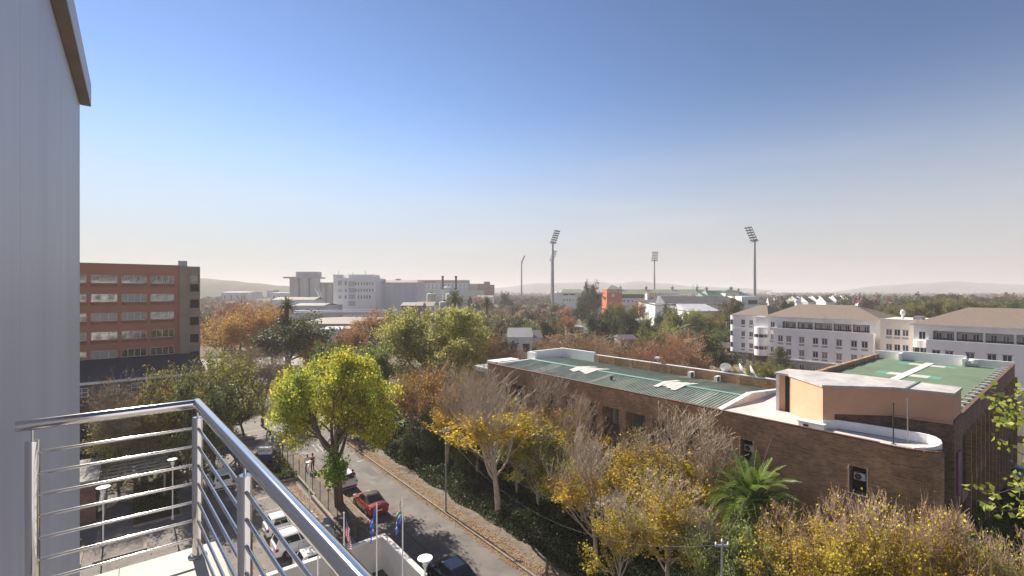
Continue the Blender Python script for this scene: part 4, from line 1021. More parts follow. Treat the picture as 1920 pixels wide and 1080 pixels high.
shed('long low white roof left of the silos under the hill', 508, 540, 549, 500, 20, M_grroof, M_ind, .3)
T = far('pipe_bridge', 'silver pipe bridge running in front of the white factory', 'pipe bridge', 630, 215)
X = lambda p: fx(p, T, 215)
for (y, r_) in ((583.5, .35), (587.5, .5), (591, .3)): part('pipe', MB().tube((X(552), 0, zz(y, 215)), (X(740), 6, zz(y - .7, 215)), r_, n=10), mat('shiny_lagging', (.62, .63, .66), .35, .6), T, smooth=True)
for i in range(8): part('trestle', MB().box(X(556 + i * 25), X(556 + i * 25) + .5, -.6, .9, 0, zz(591, 215) - .4), M_galv, T)
part('valve_box', MB().box(X(588), X(595), -1.2, -.55, zz(588, 215), zz(584, 215)), M_trim, T)
T = far('lattice_jib', 'white lattice conveyor jib leaning against the silos', 'crane', 600, 320)
for i in range(5): part('strut', MB().tube((-2 + i * 1.1, 0, zz(545 + i * 8, 320)), (-.6 + i * 1.1, 0, zz(553 + i * 8, 320)), .35, n=5), M_trim, T)
part('chord', MB().tube((-3.4, 0, zz(540, 320)), (3.8, 0, zz(585, 320)), .3, n=5), M_trim, T); part('chord', MB().tube((-1.2, 0, zz(540, 320)), (5.5, 0, zz(585, 320)), .3, n=5), M_trim, T)

# ---------------------------------------------------------------- stadium
def floodlight(label, px, ytop, yhead, D, ang, w=None, lean=15):
    T = far('floodlight_tower', label, 'floodlight tower', px, D, 0, 'stadium floodlight towers')
    zt_, zh = zz(ytop, D), zz(yhead, D)
    part('mast', MB().lathe([(1.05, 0), (.85, zh * .5), (.6, zh), (0, zh)], n=16), M_pole, T, smooth=True)
    hw = w or 3.6; q = Matrix.Rotation(R(ang), 4, 'Z') @ Matrix.Rotation(R(lean), 4, 'X')
    def rotp(mb): mb.v = [tuple(q @ Vector(v) + Vector((0, 0, zh - .6))) for v in mb.v]; return mb
    hh = zt_ - zh
    part('head_frame', rotp(MB().box(-hw, -hw + .2, 0, .2, 0, hh).box(hw - .2, hw, 0, .2, 0, hh).box(-.15, .15, .05, .25, 0, hh)), M_galv, T)
    nr = 6
    for r_ in range(nr):
        z0 = hh * (r_ + .25) / nr
        part('head_bar', rotp(MB().box(-hw, hw, -.1, .1, z0 - .12, z0 + .1)), M_galv, T)
        for c in range(6):
            x = -hw + (c + .5) * 2 * hw / 6
            part('lamp', rotp(MB().lathe([(0, .0), (.36, .05), (.5, .6), (0, .62)], (0, 0, 0), 8, 'y').__class__().add([(x - .5, -.75, z0 + .12), (x + .5, -.75, z0 + .12), (x + .4, -.1, z0 + .15), (x - .4, -.1, z0 + .15), (x - .5, -.6, z0 + .85), (x + .5, -.6, z0 + .85), (x + .4, -.1, z0 + .8), (x - .4, -.1, z0 + .8)], [(0, 1, 5, 4), (1, 2, 6, 5), (2, 3, 7, 6), (3, 0, 4, 7), (4, 5, 6, 7), (0, 3, 2, 1)])), M_lamp, T)
    part('walkway', rotp(MB().box(-hw - .4, hw + .4, -1.0, .9, -.25, -.05)), M_galv, T)
M_pole = mat('grey_mast_steel', (.38, .40, .41), .6, .2)
M_lamp = mat('floodlight_housing', (.15, .16, .165), .5, .3)
floodlight('tallest floodlight tower left of centre, in front of its twin', 1036.5, 428, 454, 308, 48, 2.6, 24)
floodlight('floodlight tower standing half hidden behind the tallest left tower', 1034.2, 467, 487, 460, 48, 2.8, 24)
floodlight('leftmost floodlight tower, its head seen from the side', 978, 477, 491, 530, 76, 2.6, 24)
floodlight('floodlight tower above the long green stadium roof, seen face-on', 1227, 470, 488, 480, 0, 3.0)
floodlight('rightmost floodlight tower, leaning head over the white residence', 1415, 419, 450, 284, -74, 2.4, 30)
D = 360
T = far('stadium_stand', 'white stadium stand with long faded green roof and turrets', 'stadium stand', 1230, D)
X = lambda p: fx(p, T, D)
Z = lambda y: zz(y, D)
part('wall', MB().box(X(1166), X(1213), 2, 20, 0, Z(559)).box(X(1213.1), X(1272), 0, 20, 0, Z(549)), M_white, T)
for i in range(9): o = part('window', MB().box(X(1168.5 + i * 5), X(1172.5 + i * 5), 3.5, 3.6, Z(558), Z(552.5)), M_glass, T)
part('gallery_back', MB().box(X(1166), X(1213), 3.8, 20, Z(559) + .01, Z(551)), M_dframe, T)
for i in range(6): part('window', MB().box(X(1170 + i * 8), X(1172.2 + i * 8), 1.9, 1.98, Z(566), Z(563)), M_glass, T)
part('roof', MB().add([(X(1166), -1, Z(551.5)), (X(1345), -1, Z(551.5)), (X(1340), 16, Z(542.5)), (X(1170), 16, Z(542.5)), (X(1345), 32, Z(551)), (X(1166), 32, Z(551))], [(0, 1, 2, 3), (3, 2, 4, 5), (0, 3, 5), (1, 4, 2)]), M_lgreen, T)
for p in (1170.5, 1221, 1272, 1320):
    part('turret', MB().lathe([(0, 7.4), (.15, 5.2), (1.5, 4), (1.5, 3.6), (.9, 3.4), (.9, 0)], (X(p), 14, Z(542.5) - 2.5), 8), mat('turret_verdigris', (.12, .33, .30), .6), T)
T = far('stadium_sign_building', 'orange-red stadium gable building with white lettering and green roof', 'sign building', 1152.5, 345)
X = lambda p: fx(p, T, 345); Z = lambda y: zz(y, 345)
part('wall', MB().box(X(1138), X(1166.5), 0, 20, 0, Z(542.5)), mat('orange_sign_wall', (.58, .12, .045), .8), T)
part('roof', MB().add([(X(1137.5), -.8, Z(542.5)), (X(1167.5), -.8, Z(542.5)), (X(1167.5), 21, Z(542.5)), (X(1137.5), 21, Z(542.5)), (X(1152.5), 10, Z(533.5))], [(0, 1, 4), (1, 2, 4), (2, 3, 4), (3, 0, 4), (0, 3, 2, 1)]), M_lgreen, T)
def text(name, s, size, m, parent, loc, rot, extr=.02, sx=1.0, shear=0):
    cu = bpy.data.curves.new(name, 'FONT'); cu.body = s; cu.size = size; cu.extrude = extr; cu.align_x = 'CENTER'; cu.align_y = 'CENTER'; cu.space_character = 1.02; cu.offset = size * .012; cu.shear = shear
    cu.materials.append(m)
    o = bpy.data.objects.new(name, cu); o.location = loc; o.rotation_euler = rot; o.scale = (sx, 1, 1); link(o, parent)
    bpy.context.view_layer.update()
    me = bpy.data.meshes.new_from_object(o.evaluated_get(bpy.context.evaluated_depsgraph_get()))
    o2 = bpy.data.objects.new(name, me); o2.location = loc; o2.rotation_euler = rot; o2.scale = (sx, 1, 1)
    bpy.data.objects.remove(o); o2.name = name; link(o2, parent); return o2
text('lettering', 'SAHARA', 2.3, M_trim, T, (X(1149), -.06, Z(546.4)), (R(90), 0, 0), .03, .86)
part('emblem', MB().add([(X(1146), -.05, Z(556)), (X(1153), -.05, Z(556)), (X(1151), -.05, Z(551)), (X(1149), -.05, Z(549.6)), (X(1147.5), -.05, Z(552))], [(0, 1, 2, 3, 4)]), M_trim, T)
part('blue_board', MB().box(X(1161), X(1165), -.12, -.02, Z(549.5), Z(544.5)), mat('pale_blue_board', (.42, .52, .66), .6), T)
T = far('cricket_club_house', 'white two storey club house with green roof left of the dark tree', 'building', 1085, 330)
X = lambda p: fx(p, T, 330); Z = lambda y: zz(y, 330)
part('wall', MB().box(X(1039), X(1086), 0, 12, 0, Z(549)).box(X(1046), X(1092), 12.05, 20, 0, Z(547)), M_white, T)
part('roof', MB().add([(X(1050), -1, Z(549)), (X(1096), -1, Z(549)), (X(1093), 14, Z(542)), (X(1060), 14, Z(542)), (X(1050), 24, Z(548)), (X(1096), 24, Z(548))], [(0, 1, 2, 3), (3, 2, 5, 4), (0, 3, 4), (1, 5, 2)]), M_lgreen, T)
for i in range(5): part('window', MB().box(X(1056 + i * 6), X(1058 + i * 6), -.1, -.02, Z(564), Z(561)), M_glass, T)
part('strip_window', MB().box(X(1056), X(1066), -.1, -.02, Z(553.5), Z(551)), M_glass, T); part('strip_window', MB().box(X(1068), X(1078), -.1, -.02, Z(553.5), Z(551)), M_glass, T)
T = far('green_roof_pavilion', 'dark green roofed stadium pavilion with pagoda style vents', 'stadium stand', 1365, 330)
X = lambda p: fx(p, T, 330); Z = lambda y: zz(y, 330)
part('wall', MB().box(X(1321), X(1412), 1, 22, 0, Z(557)), M_white, T)
part('roof', MB().add([(X(1328), 0, Z(556)), (X(1411), 0, Z(556)), (X(1399), 12, Z(544.5)), (X(1336), 12, Z(544.5)), (X(1411), 24, Z(556)), (X(1328), 24, Z(556))], [(0, 1, 2, 3), (1, 4, 2), (2, 4, 5, 3), (0, 3, 5)]), M_dgreen, T)
part('gable_roof', MB().add([(X(1318), 0, Z(555)), (X(1330), 0, Z(556)), (X(1322), 12, Z(545)), (X(1316), 12, Z(549))], [(0, 1, 2, 3)]), M_dgreen, T)
part('penthouse', MB().box(X(1358), X(1384), -2, 8, Z(557), Z(547.5)), M_cream, T)
part('penthouse_roof', MB().add([(X(1356), -3, Z(547.5)), (X(1386), -3, Z(547.5)), (X(1386), 9, Z(547.5)), (X(1356), 9, Z(547.5)), (X(1371), 3, Z(542))], [(0, 1, 4), (1, 2, 4), (2, 3, 4), (3, 0, 4), (0, 3, 2, 1)]), M_dgreen, T)
for p, yb, w in ((1318, 544, 3.6), (1337, 541.5, 5), (1384.5, 541, 6), (1399, 543, 3.6)):
    h = w / F * 330
    part('pagoda_vent', MB().lathe([(0, h * .75), (h * .25, h * .35), (h, 0), (h * .4, -.1), (h * .35, -h * .7), (h * .45, -h)], (X(p), 11, Z(yb) + .3), 8), M_dgreen, T)
for p in (1314, 1322): part('flag_mast', MB().tube((X(p), 14, 8), (X(p), 14, Z(532)), .15, n=5), M_galv, T)
D = 210
T = far('grey_roofed_hall', 'wide white hall with long dark grey roof before the stadium', 'hall', 1310, D)
X = lambda p: fx(p, T, D); Z = lambda y: zz(y, D)
part('wall', MB().box(X(1231), X(1402), 2, 30, 0, Z(569)), M_white, T)
part('roof', MB().add([(X(1229), 0, Z(572)), (X(1405), 0, Z(569)), (X(1396), 18, Z(556.5)), (X(1262), 18, Z(556)), (X(1405), 36, Z(566)), (X(1229), 36, Z(566))], [(0, 1, 2, 3), (1, 4, 2), (2, 4, 5, 3), (0, 3, 5)]), mat('charcoal_roof', (.055, .055, .065), .9, col2=(.075, .075, .085), scale=.2, spec=.2), T)
part('hip_face', MB().add([(X(1228.8), -.1, Z(572)), (X(1249), -.1, Z(572)), (X(1262), 17.8, Z(555.8)), (X(1258), 19, Z(556))], [(0, 1, 2, 3)]), M_grroof, T)
for i in range(7): part('roof_sheet', MB().box(X(1230 + i * 24), X(1230 + i * 24) + .2, .1, .3, Z(572), Z(571)), M_grroof, T)
part('window', MB().box(X(1266), X(1276), 1.9, 1.98, Z(578), Z(573)), M_glass, T); part('window', MB().box(X(1278), X(1288), 1.9, 1.98, Z(578), Z(573)), M_glass, T)
part('end_block', MB().box(X(1399), X(1432), 4, 18, 0, Z(556)), M_white, T); part('dark_opening', MB().box(X(1411), X(1429), 3.9, 3.98, Z(571), Z(563)), M_dframe, T)
part('chimney_block', MB().box(X(1240), X(1247), 22, 26, 0, Z(551.5)), M_white, T)
shed('white corrugated low roof in front of the grey hall', 1292, 1348, 583, 170, 24, mat('white_corrugated', (.55, .55, .56), .5, col2=(.42, .42, .44), scale=.5), M_white, 2.2)
shed('white wall fragment between dark trees left of the rails', 1200, 1219, 600, 165, 6, M_grroof, M_white, .3)
shed('pale house roof among bare trees in the middle distance', 952, 998, 632, 112, 9, M_grroof, M_white, 1.9)
shed('blue-grey pitched roof beside the pale house roof', 992, 1016, 633, 118, 10, M_slate, M_white, 1.5)
shed('white flat roof glimpsed through bare trees', 1064, 1094, 613, 150, 8, M_grroof, M_white, .3)
shed('low grey roof right behind the green ribbed roof', 1164, 1194, 636, 112, 7, M_slate, M_conc, .8)
shed('distant white house roofs left of the tall floodlight', 895, 925, 557, 420, 12, M_grroof, M_white, 1.5)
# white gabled cottages beyond the residence
for i, (px, y, w, D) in enumerate(((1504, 560, 13, 270), (1523, 561, 18, 260), (1540, 559, 14, 285), (1557, 561, 16, 265), (1576, 558, 14, 300), (1600, 559, 14, 310), (1447, 563, 10, 300))):
    lb = ['leftmost white gabled cottage behind the brown roof', 'second white gabled cottage, with the widest dark roof', 'small white gable rising between two cottages', 'fourth white gabled cottage above the roof ridge', 'fifth white gabled cottage, partly behind trees', 'rightmost white gabled cottage among the trees', 'lone white gable beside the rightmost floodlight'][i]
    T = far('gabled_cottage', lb, 'cottage', px, D, R(20 - i * 7), 'white gabled cottages in the trees')
    hw = w / 2 / F * D; z = zz(y, D) - .5
    part('wall', MB().box(-hw, hw, 0, 9, 0, z - 1.2), M_white, T)
    part('roof', MB().add([(-hw, 0, z - 1.2), (hw, 0, z - 1.2), (hw, 9, z - 1.2), (-hw, 9, z - 1.2), (-hw, 4.5, z + 1.2), (hw, 4.5, z + 1.2)], [(0, 1, 5, 4), (2, 3, 4, 5), (1, 2, 5), (3, 0, 4)]), M_slate, T)
    for x in (-hw - .25, hw): part('gable', MB().add([(x, -.5, z - 1.4), (x + .3, -.5, z - 1.4), (x, 9.5, z - 1.4), (x + .3, 9.5, z - 1.4), (x, 4.5, z + 1.9), (x + .3, 4.5, z + 1.9)], [(0, 1, 5, 4), (2, 4, 5, 3), (0, 4, 2), (1, 3, 5)]), M_trim, T)

# railway yard fence, bridge and lamps near the white residence
T = far('concrete_bridge', 'pale concrete road bridge parapet beside the white end wing', 'bridge', 1355, 135)
X = lambda p: fx(p, T, 135); Z = lambda y: zz(y, 135)
part('deck', MB().box(X(1343), X(1376), 0, 6, Z(653), Z(648)), M_conc, T); part('parapet', MB().box(X(1343), X(1376), -.2, -.02, Z(652), Z(642)), M_conc, T); part('pier', MB().box(X(1350), X(1354), 1, 4, 0, Z(653) - .02), M_conc, T)
T = far('yellow_sign_frame', 'yellow height frame standing beside the white end wing', 'frame', 1370, 140)
part('post', MB().box(-1.6, -1.2, -.1, .1, 0, zz(632, 140)), mat('yellow_paint', (.75, .38, .02), .6), T); part('post', MB().box(1.2, 1.6, -.1, .1, 0, zz(632, 140)), MATS['yellow_paint'], T); part('beam', MB().box(-1.6, 1.6, -.11, .11, zz(634, 140), zz(632, 140)), MATS['yellow_paint'], T)
for i, (px, y0, D) in enumerate(((1362, 603, 140), (1326, 604, 150), (1238, 605, 160), (1232, 608, 155), (1286, 607, 150), (1300, 612, 140), (1196, 618, 140))):
    T = far('railway_mast', ['twin-armed lamp mast beside the white end wing', 'dark railway mast between the shrubs, second from the residence', 'thin railway mast right of the white wall fragment', 'lower railway mast beside the white wall fragment', 'railway mast with white diagonal strut', 'short railway mast right of the white strut', 'railway mast before the big dark trees'][i], 'mast', px, D, 0, 'railway masts and lamps')
    z = zz(y0, D)
    part('pole', MB().tube((0, 0, 0), (0, 0, z), .12, .08, 6), M_galv if i == 0 else M_taupe, T)
    part('cross_arm', MB().box(-.9, .9, -.05, .05, z - .2, z - .1), M_galv, T)
b = MB()
for k in range(4):
    y = 612 + k * 5.5
    a = P(1196, 140, zz(y, 140)); c = P(1240, 155, zz(y + 2.5, 155)); d = P(1286, 150, zz(y + 3, 150)); e = P(1372, 140, zz(y + 6, 140))
    for p, q in ((a, c), (c, d), (d, e)): b.tube(p, q, .035, n=4)
single('railway_wires', b, M_dpole, 'overhead railway wires strung between the masts before the shrubs', 'wires')
T = far('gantry_strut', 'white diagonal signal strut among the railway masts', 'strut', 1282, 148)
part('arm', MB().tube((-1.3, 0, zz(615, 148)), (1.8, 0, zz(608, 148)), .18, n=6), M_trim, T)
# curved garden wall and terrace beside the residence, red brick wall
T = gthing('curved_garden_wall', 'low curved pale garden wall below the white end wing', 'wall', 110, 56)
for i in range(9):
    a0, a1 = R(100 + i * 12), R(100 + i * 12 + 11.6)
    pr = [(112 + 9 * math.cos(a0), 50 + 9 * math.sin(a0)), (112 + 9 * math.cos(a1), 50 + 9 * math.sin(a1)), (112 + 8.6 * math.cos(a1), 50 + 8.6 * math.sin(a1)), (112 + 8.6 * math.cos(a0), 50 + 8.6 * math.sin(a0))]
    part('wall_segment', MB().prism(pr, 0, 1.3), M_conc, T)
T = gthing('red_boundary_wall', 'reddish boundary wall left of the white end wing', 'wall', 118, 62)
for i in range(5): part('wall_bay', MB().box(104 + i * 4.2, 108.1 + i * 4.2, 62 + .0, 62.25, 0, 2.8), M_brickr, T)

# other white parapet house just left of the brick wing
T = gthing('parapet_house', 'low white walled flat roof house at the left end of the brick wing', 'house', 37, 49)
part('wall', MB().box(35.6, 40.6, 48.2, 52, 0, 8.4), M_conc, T)
b = MB(); b.box(35.5, 40.7, 48.1, 48.3, 8.402, 9.0); b.box(35.5, 35.7, 48.3, 52.1, 8.402, 9.0); b.box(40.5, 40.7, 48.3, 52.1, 8.402, 9.0); b.box(35.7, 40.5, 51.9, 52.1, 8.402, 9.0)
part('parapet', b, M_white, T)
# ---------------------------------------------------------------- vegetation
def skel(seed, H, tl, n_limb, tiers, ang, ratio, up, r0, wob=.12, through=False, first=.5, limb_len=.42, nseg=4, tfirst=.35, shape=None, lean=(0, 0)):
    """segments of a tree: list of (p0, p1, r0, r1, level); tiers = children per branch for the levels after the limbs"""
    rd = random.Random(seed); segs = []; term = []
    def branch(p, d, Ln, r, lv):
        n = nseg if lv < 2 else (3 if lv == 2 else 2); q = p.copy(); dd = d.copy(); pts = [(q.copy(), r, dd.copy())]
        for i in range(n):
            w = wob * (1 if lv else .4)
            dd = (dd + Vector((rd.gauss(0, w), rd.gauss(0, w), rd.gauss(0, w) + up[min(lv, len(up) - 1)]))).normalized()
            q2 = q + dd * (Ln / n); rr = r * (1 - .62 * (i + 1) / n) if lv or through else r * (1 - .3 * (i + 1) / n)
            segs.append((q, q2, pts[-1][1], rr, lv)); pts.append((q2.copy(), rr, dd.copy())); q = q2
        if lv > len(tiers):
            return
        cnt = n_limb if lv == 0 else tiers[lv - 1]
        for k in range(cnt):
            if lv == 0 and through: f = tfirst + (1 - tfirst) * (k + rd.random()) / cnt
            elif lv == 0: f = rd.uniform(.72, 1.0)
            else: f = rd.uniform(.3, 1.0) if k < cnt - 1 else 1.0
            x = f * n; i = min(int(x), n - 1); u = x - i
            pp = pts[i][0].lerp(pts[i + 1][0], u); rr = pts[i][1] * (1 - u) + pts[i + 1][1] * u; pd = pts[i + 1][2]
            a = R(rd.uniform(*ang[min(lv, len(ang) - 1)]))
            az = (k * 2.399 + rd.uniform(-.5, .5)) if lv == 0 else rd.uniform(0, 6.283)
            o = pd.orthogonal().normalized(); o2 = pd.cross(o)
            nd = (pd * math.cos(a) + (o * math.cos(az) + o2 * math.sin(az)) * math.sin(a)).normalized()
            if lv == 0: ln = H * limb_len * (shape(f) if shape else rd.uniform(.75, 1.1))
            else: ln = Ln * ratio[min(lv - 1, len(ratio) - 1)] * rd.uniform(.7, 1.15)
            branch(pp, nd, ln, max(rr * (.62 if lv else .6), .006), lv + 1)
    branch(Vector((0, 0, 0)), Vector((lean[0], lean[1], 1)).normalized(), H * tl, r0, 0)
    return segs
def np_mesh(name, v, f, m, smooth=False):
    me = bpy.data.meshes.new(name)
    nv, nf, k = len(v), len(f), f.shape[1]
    me.vertices.add(nv); me.vertices.foreach_set('co', v.astype(np.float32).ravel())
    me.loops.add(nf * k); me.loops.foreach_set('vertex_index', f.astype(np.int32).ravel())
    me.polygons.add(nf); me.polygons.foreach_set('loop_start', (np.arange(nf) * k).astype(np.int32))
    try: me.polygons.foreach_set('loop_total', np.full(nf, k, dtype=np.int32))
    except Exception: pass
    if smooth: me.polygons.foreach_set('use_smooth', np.ones(nf, dtype=bool))
    me.materials.append(m); me.update(calc_edges=True)
    return me
def tubes(name, segs, m, lv_min=0, lv_max=9, rmin=.0, rmul=1.0):
    V, Fc, base = [], [], 0
    for lo, hi, n in ((0, 1, 8), (2, 2, 5), (3, 9, 3)):
        sg = [s for s in segs if lo <= s[4] <= hi and lv_min <= s[4] <= lv_max]
        if not sg: continue
        a = np.array([s[0][:] for s in sg]); b = np.array([s[1][:] for s in sg])
        ra = np.maximum(np.array([s[2] for s in sg]) * rmul, rmin); rb = np.maximum(np.array([s[3] for s in sg]) * rmul, rmin)
        d = b - a; L_ = np.linalg.norm(d, axis=1, keepdims=True); d = d / np.maximum(L_, 1e-9)
        b = b + d * np.minimum(rb[:, None] * .4, .04)
        ref = np.where(np.abs(d[:, 2:3]) < .9, np.array([[0, 0, 1.0]]), np.array([[1.0, 0, 0]]))
        u = np.cross(d, ref); u /= np.linalg.norm(u, axis=1, keepdims=True); w = np.cross(d, u)
        an = np.arange(n) * 2 * np.pi / n
        ring = u[:, None, :] * np.cos(an)[None, :, None] + w[:, None, :] * np.sin(an)[None, :, None]
        v = np.concatenate([a[:, None, :] + ring * ra[:, None, None], b[:, None, :] + ring * rb[:, None, None]], 1).reshape(-1, 3)
        N = len(sg); k = np.arange(n); k2 = (k + 1) % n
        q = np.stack([k, k2, n + k2, n + k], 1)
        f = (np.arange(N)[:, None, None] * 2 * n + q[None]).reshape(-1, 4) + base
        V.append(v); Fc.append(f); base += len(v)
    return np_mesh(name, np.concatenate(V), np.concatenate(Fc), m, True)
def leaves(name, segs, m, n, size, jit, seed=1, lmin=3, asp=.7, up=0.0, sel=None, zsq=1.0, keep=None):
    rg = np.random.default_rng(seed)
    sg = [s for s in segs if s[4] >= lmin]
    if sel: sg = [s for s in sg if sel(s)]
    a = np.array([s[0][:] for s in sg]); b = np.array([s[1][:] for s in sg])
    L_ = np.linalg.norm(b - a, axis=1)
    # uneven crown: whole twigs carry more or fewer leaves
    wgt = L_ * rg.uniform(.15, 1.6, len(sg)); i = rg.choice(len(sg), n, p=wgt / wgt.sum())
    c = a[i] + (b[i] - a[i]) * rg.random((n, 1)) + rg.normal(0, jit, (n, 3)) * np.array([1, 1, zsq])
    if keep is not None: c = c[keep(c)]
    n = len(c)
    return leaf_cards(name, c, m, size, rg, asp, up)
def leaf_cards(name, c, m, size, rg, asp=.7, up=0.0):
    n = len(c)
    u = rg.normal(size=(n, 3)); u[:, 2] *= (1 - up * .7); u /= np.linalg.norm(u, axis=1, keepdims=True)
    w = rg.normal(size=(n, 3)); w[:, 2] *= (1 - up * .7); w = np.cross(u, w); w /= np.maximum(np.linalg.norm(w, axis=1, keepdims=True), 1e-6)
    if up: w2 = np.cross(u, np.tile([[0, 0, 1.0]], (n, 1))); w = w * (1 - up) + w2 * up * np.sign(rg.random((n, 1)) - .5); w /= np.maximum(np.linalg.norm(w, axis=1, keepdims=True), 1e-6)
    s = size * rg.uniform(.6, 1.35, (n, 1)) / 2
    nn = np.cross(u, w) * s * .25
    v = np.stack([c - u * s, c + w * s * asp + nn, c + u * s, c - w * s * asp + nn], 1).reshape(-1, 3)
    f = np.arange(4 * n).reshape(-1, 4)
    return np_mesh(name, v, f, m)
ARCH = {}
def arch(key, H, crown, trunk, width=None):
    """store an archetype; width measured at the 4th and 96th percentile"""
    co = np.empty(len(crown.vertices) * 3); crown.vertices.foreach_get('co', co); co = co.reshape(-1, 3)
    x = np.concatenate([co[:, 0], co[:, 1]])
    w = np.percentile(x, 98) - np.percentile(x, 2)
    ct = np.empty(len(trunk.vertices) * 3); trunk.vertices.foreach_get('co', ct); ct = ct.reshape(-1, 3)
    xt = np.concatenate([ct[:, 0], ct[:, 1]]); w = max(w, (np.percentile(xt, 98.5) - np.percentile(xt, 1.5)))
    ARCH[key] = (max(float(np.percentile(co[:, 2], 99.5)), float(np.percentile(ct[:, 2], 99.7))), float(w), crown, trunk)
def fine_twigs(segs, seed, per, L0, up=.3, lmin=3, dev=.55):
    """short twigs sprouting from the outer segments"""
    rd = random.Random(seed); out = []
    for s in segs:
        if s[4] < lmin: continue
        for k in range(per):
            p = s[0].lerp(s[1], rd.random()); d = ((s[1] - s[0]).normalized() + Vector((rd.gauss(0, dev), rd.gauss(0, dev), rd.gauss(0, dev * .8) + up))).normalized()
            l = L0 * rd.uniform(.5, 1.3); m_ = p + d * l * .5; d2 = (d + Vector((rd.gauss(0, .2), rd.gauss(0, .2), .15))).normalized()
            out.append((p, m_, .008, .006, 6)); out.append((m_, m_ + d2 * l * .5, .006, .003, 6))
    return out

# bright yellow-green plane tree
sg = skel(11, 9.5, .46, 9, (6, 5, 4), ((22, 64), (25, 58), (25, 62)), (.64, .62, .6), (.02, .13, .09, .04), .42, wob=.17, limb_len=.52)
dome = lambda c: ((c[:, 0] ** 2 + c[:, 1] ** 2) / 6.3 ** 2 + ((c[:, 2] - 6.9) / np.where(c[:, 2] > 6.9, 4.9, 3.5)) ** 2) < 1.0
sg = [s for s in sg if s[4] < 3 or dome(np.array([s[1][:]]))[0]]
arch('plane', 9.5, leaves('crown', sg, M_leafy, 52000, .175, .27, 2, 3, .8, keep=dome), tubes('trunk', sg, M_bark, rmin=.012))
# broad olive green umbrella tree
sg = skel(21, 14, .34, 8, (6, 5, 5), ((35, 68), (25, 60), (25, 65)), (.62, .6, .55), (.0, .13, .10, .05), .40, wob=.15, limb_len=.58)
arch('broad', 14, leaves('crown', sg, M_leaf, 56000, .29, .46, 3, 4, .75, zsq=.6), tubes('trunk', sg, M_bark, rmin=.02))
# dense rounded evergreens
for i, sd in enumerate((31, 32, 33)):
    sg = skel(sd, 9, .38, 8, (6, 5, 3), ((25, 75), (25, 65), (25, 70)), (.6, .6, .6), (.0, .06, .05, .0), .3, wob=.18, limb_len=.46)
    arch('round%d' % i, 9, leaves('crown', sg, M_leaf, 15000, .27, .30, sd, 2, .75, zsq=.8), tubes('trunk', sg, M_bark, lv_max=3, rmin=.02))
# leafy autumn trees, looser, twigs showing
for i, sd in enumerate((41, 42)):
    sg = skel(sd, 9, .40, 7, (6, 5, 4), ((22, 55), (25, 60), (25, 65)), (.62, .62, .6), (.02, .12, .10, .05), .25, wob=.15, limb_len=.5)
    arch('autumn%d' % i, 9, leaves('crown', sg, M_leafa, 9000, .21, .22, sd, 3, .8), tubes('trunk', sg, M_bark, rmin=.013))
# bare fuzzy trees with few brown leaves
for i, sd in enumerate((51, 52, 53)):
    sg = skel(sd, 8, .36, 8, (6, 5, 4), ((20, 58), (20, 55), (25, 60)), (.64, .62, .62), (.03, .16, .12, .08), .22, wob=.14, limb_len=.5)
    tw = fine_twigs(sg, sd, 2, .5, .3, 4, .4)
    arch('bare%d' % i, 8, leaves('crown', sg + tw, M_leafa, 2600, .12, .10, sd, 4, .8), tubes('trunk', sg + tw, M_barkp, rmin=.010))
# upswept street trees, nearly bare, pale trunks
for i, sd in enumerate((61, 62, 63)):
    sg = skel(sd, 11, .92, 24, (6, 4), ((18, 36), (12, 32), (12, 36)), (.62, .6), (.02, .20, .22, .18), .14, wob=.09, through=True, limb_len=.42, nseg=5, tfirst=.28, shape=lambda f: 1.12 - .78 * f)
    tw = fine_twigs(sg, sd, 1, .6, .35, 3, .25)[::2]
    arch('upswept%d' % i, 11, leaves('crown', sg + tw, M_leafa, 2600, .14, .14, sd, 3, .8, sel=lambda s: s[1].z < 8.6), tubes('trunk', sg + tw, M_barkp, rmin=.0075))
rgk = np.random.default_rng(77)
# yellow street trees with upright twigs above the leaves
for i, sd in enumerate((71, 72, 73)):
    sg = skel(sd, 8.5, .88, 22, (6, 4), ((24, 52), (20, 50), (20, 50)), (.6, .6), (.02, .16, .14, .12), .12, wob=.12, through=True, limb_len=.40, nseg=5, tfirst=.2, shape=lambda f: 1.1 - .72 * f)
    tw = fine_twigs(sg, sd, 1, .5, .6, 3, .22)
    kf = lambda c: rgk.random(len(c)) > np.clip((c[:, 2] - 4.8) / 3.6, 0.05, .95)
    arch('yellow%d' % i, 8.5, leaves('crown', sg + tw, M_leafa, 15000, .125, .15, sd, 2, .85, keep=kf), tubes('trunk', sg + tw, M_barkp, rmin=.007))
# low shrub
sg = skel(81, 2.4, .18, 9, (6, 5), ((20, 75), (25, 70), (30, 70)), (.65, .62), (.0, .05, .05), .05, wob=.2, limb_len=.55)
arch('shrub', 2.4, leaves('crown', sg, M_leaf, 6000, .13, .16, 8, 2, .7), tubes('trunk', sg, M_bark, lv_max=2, rmin=.01))
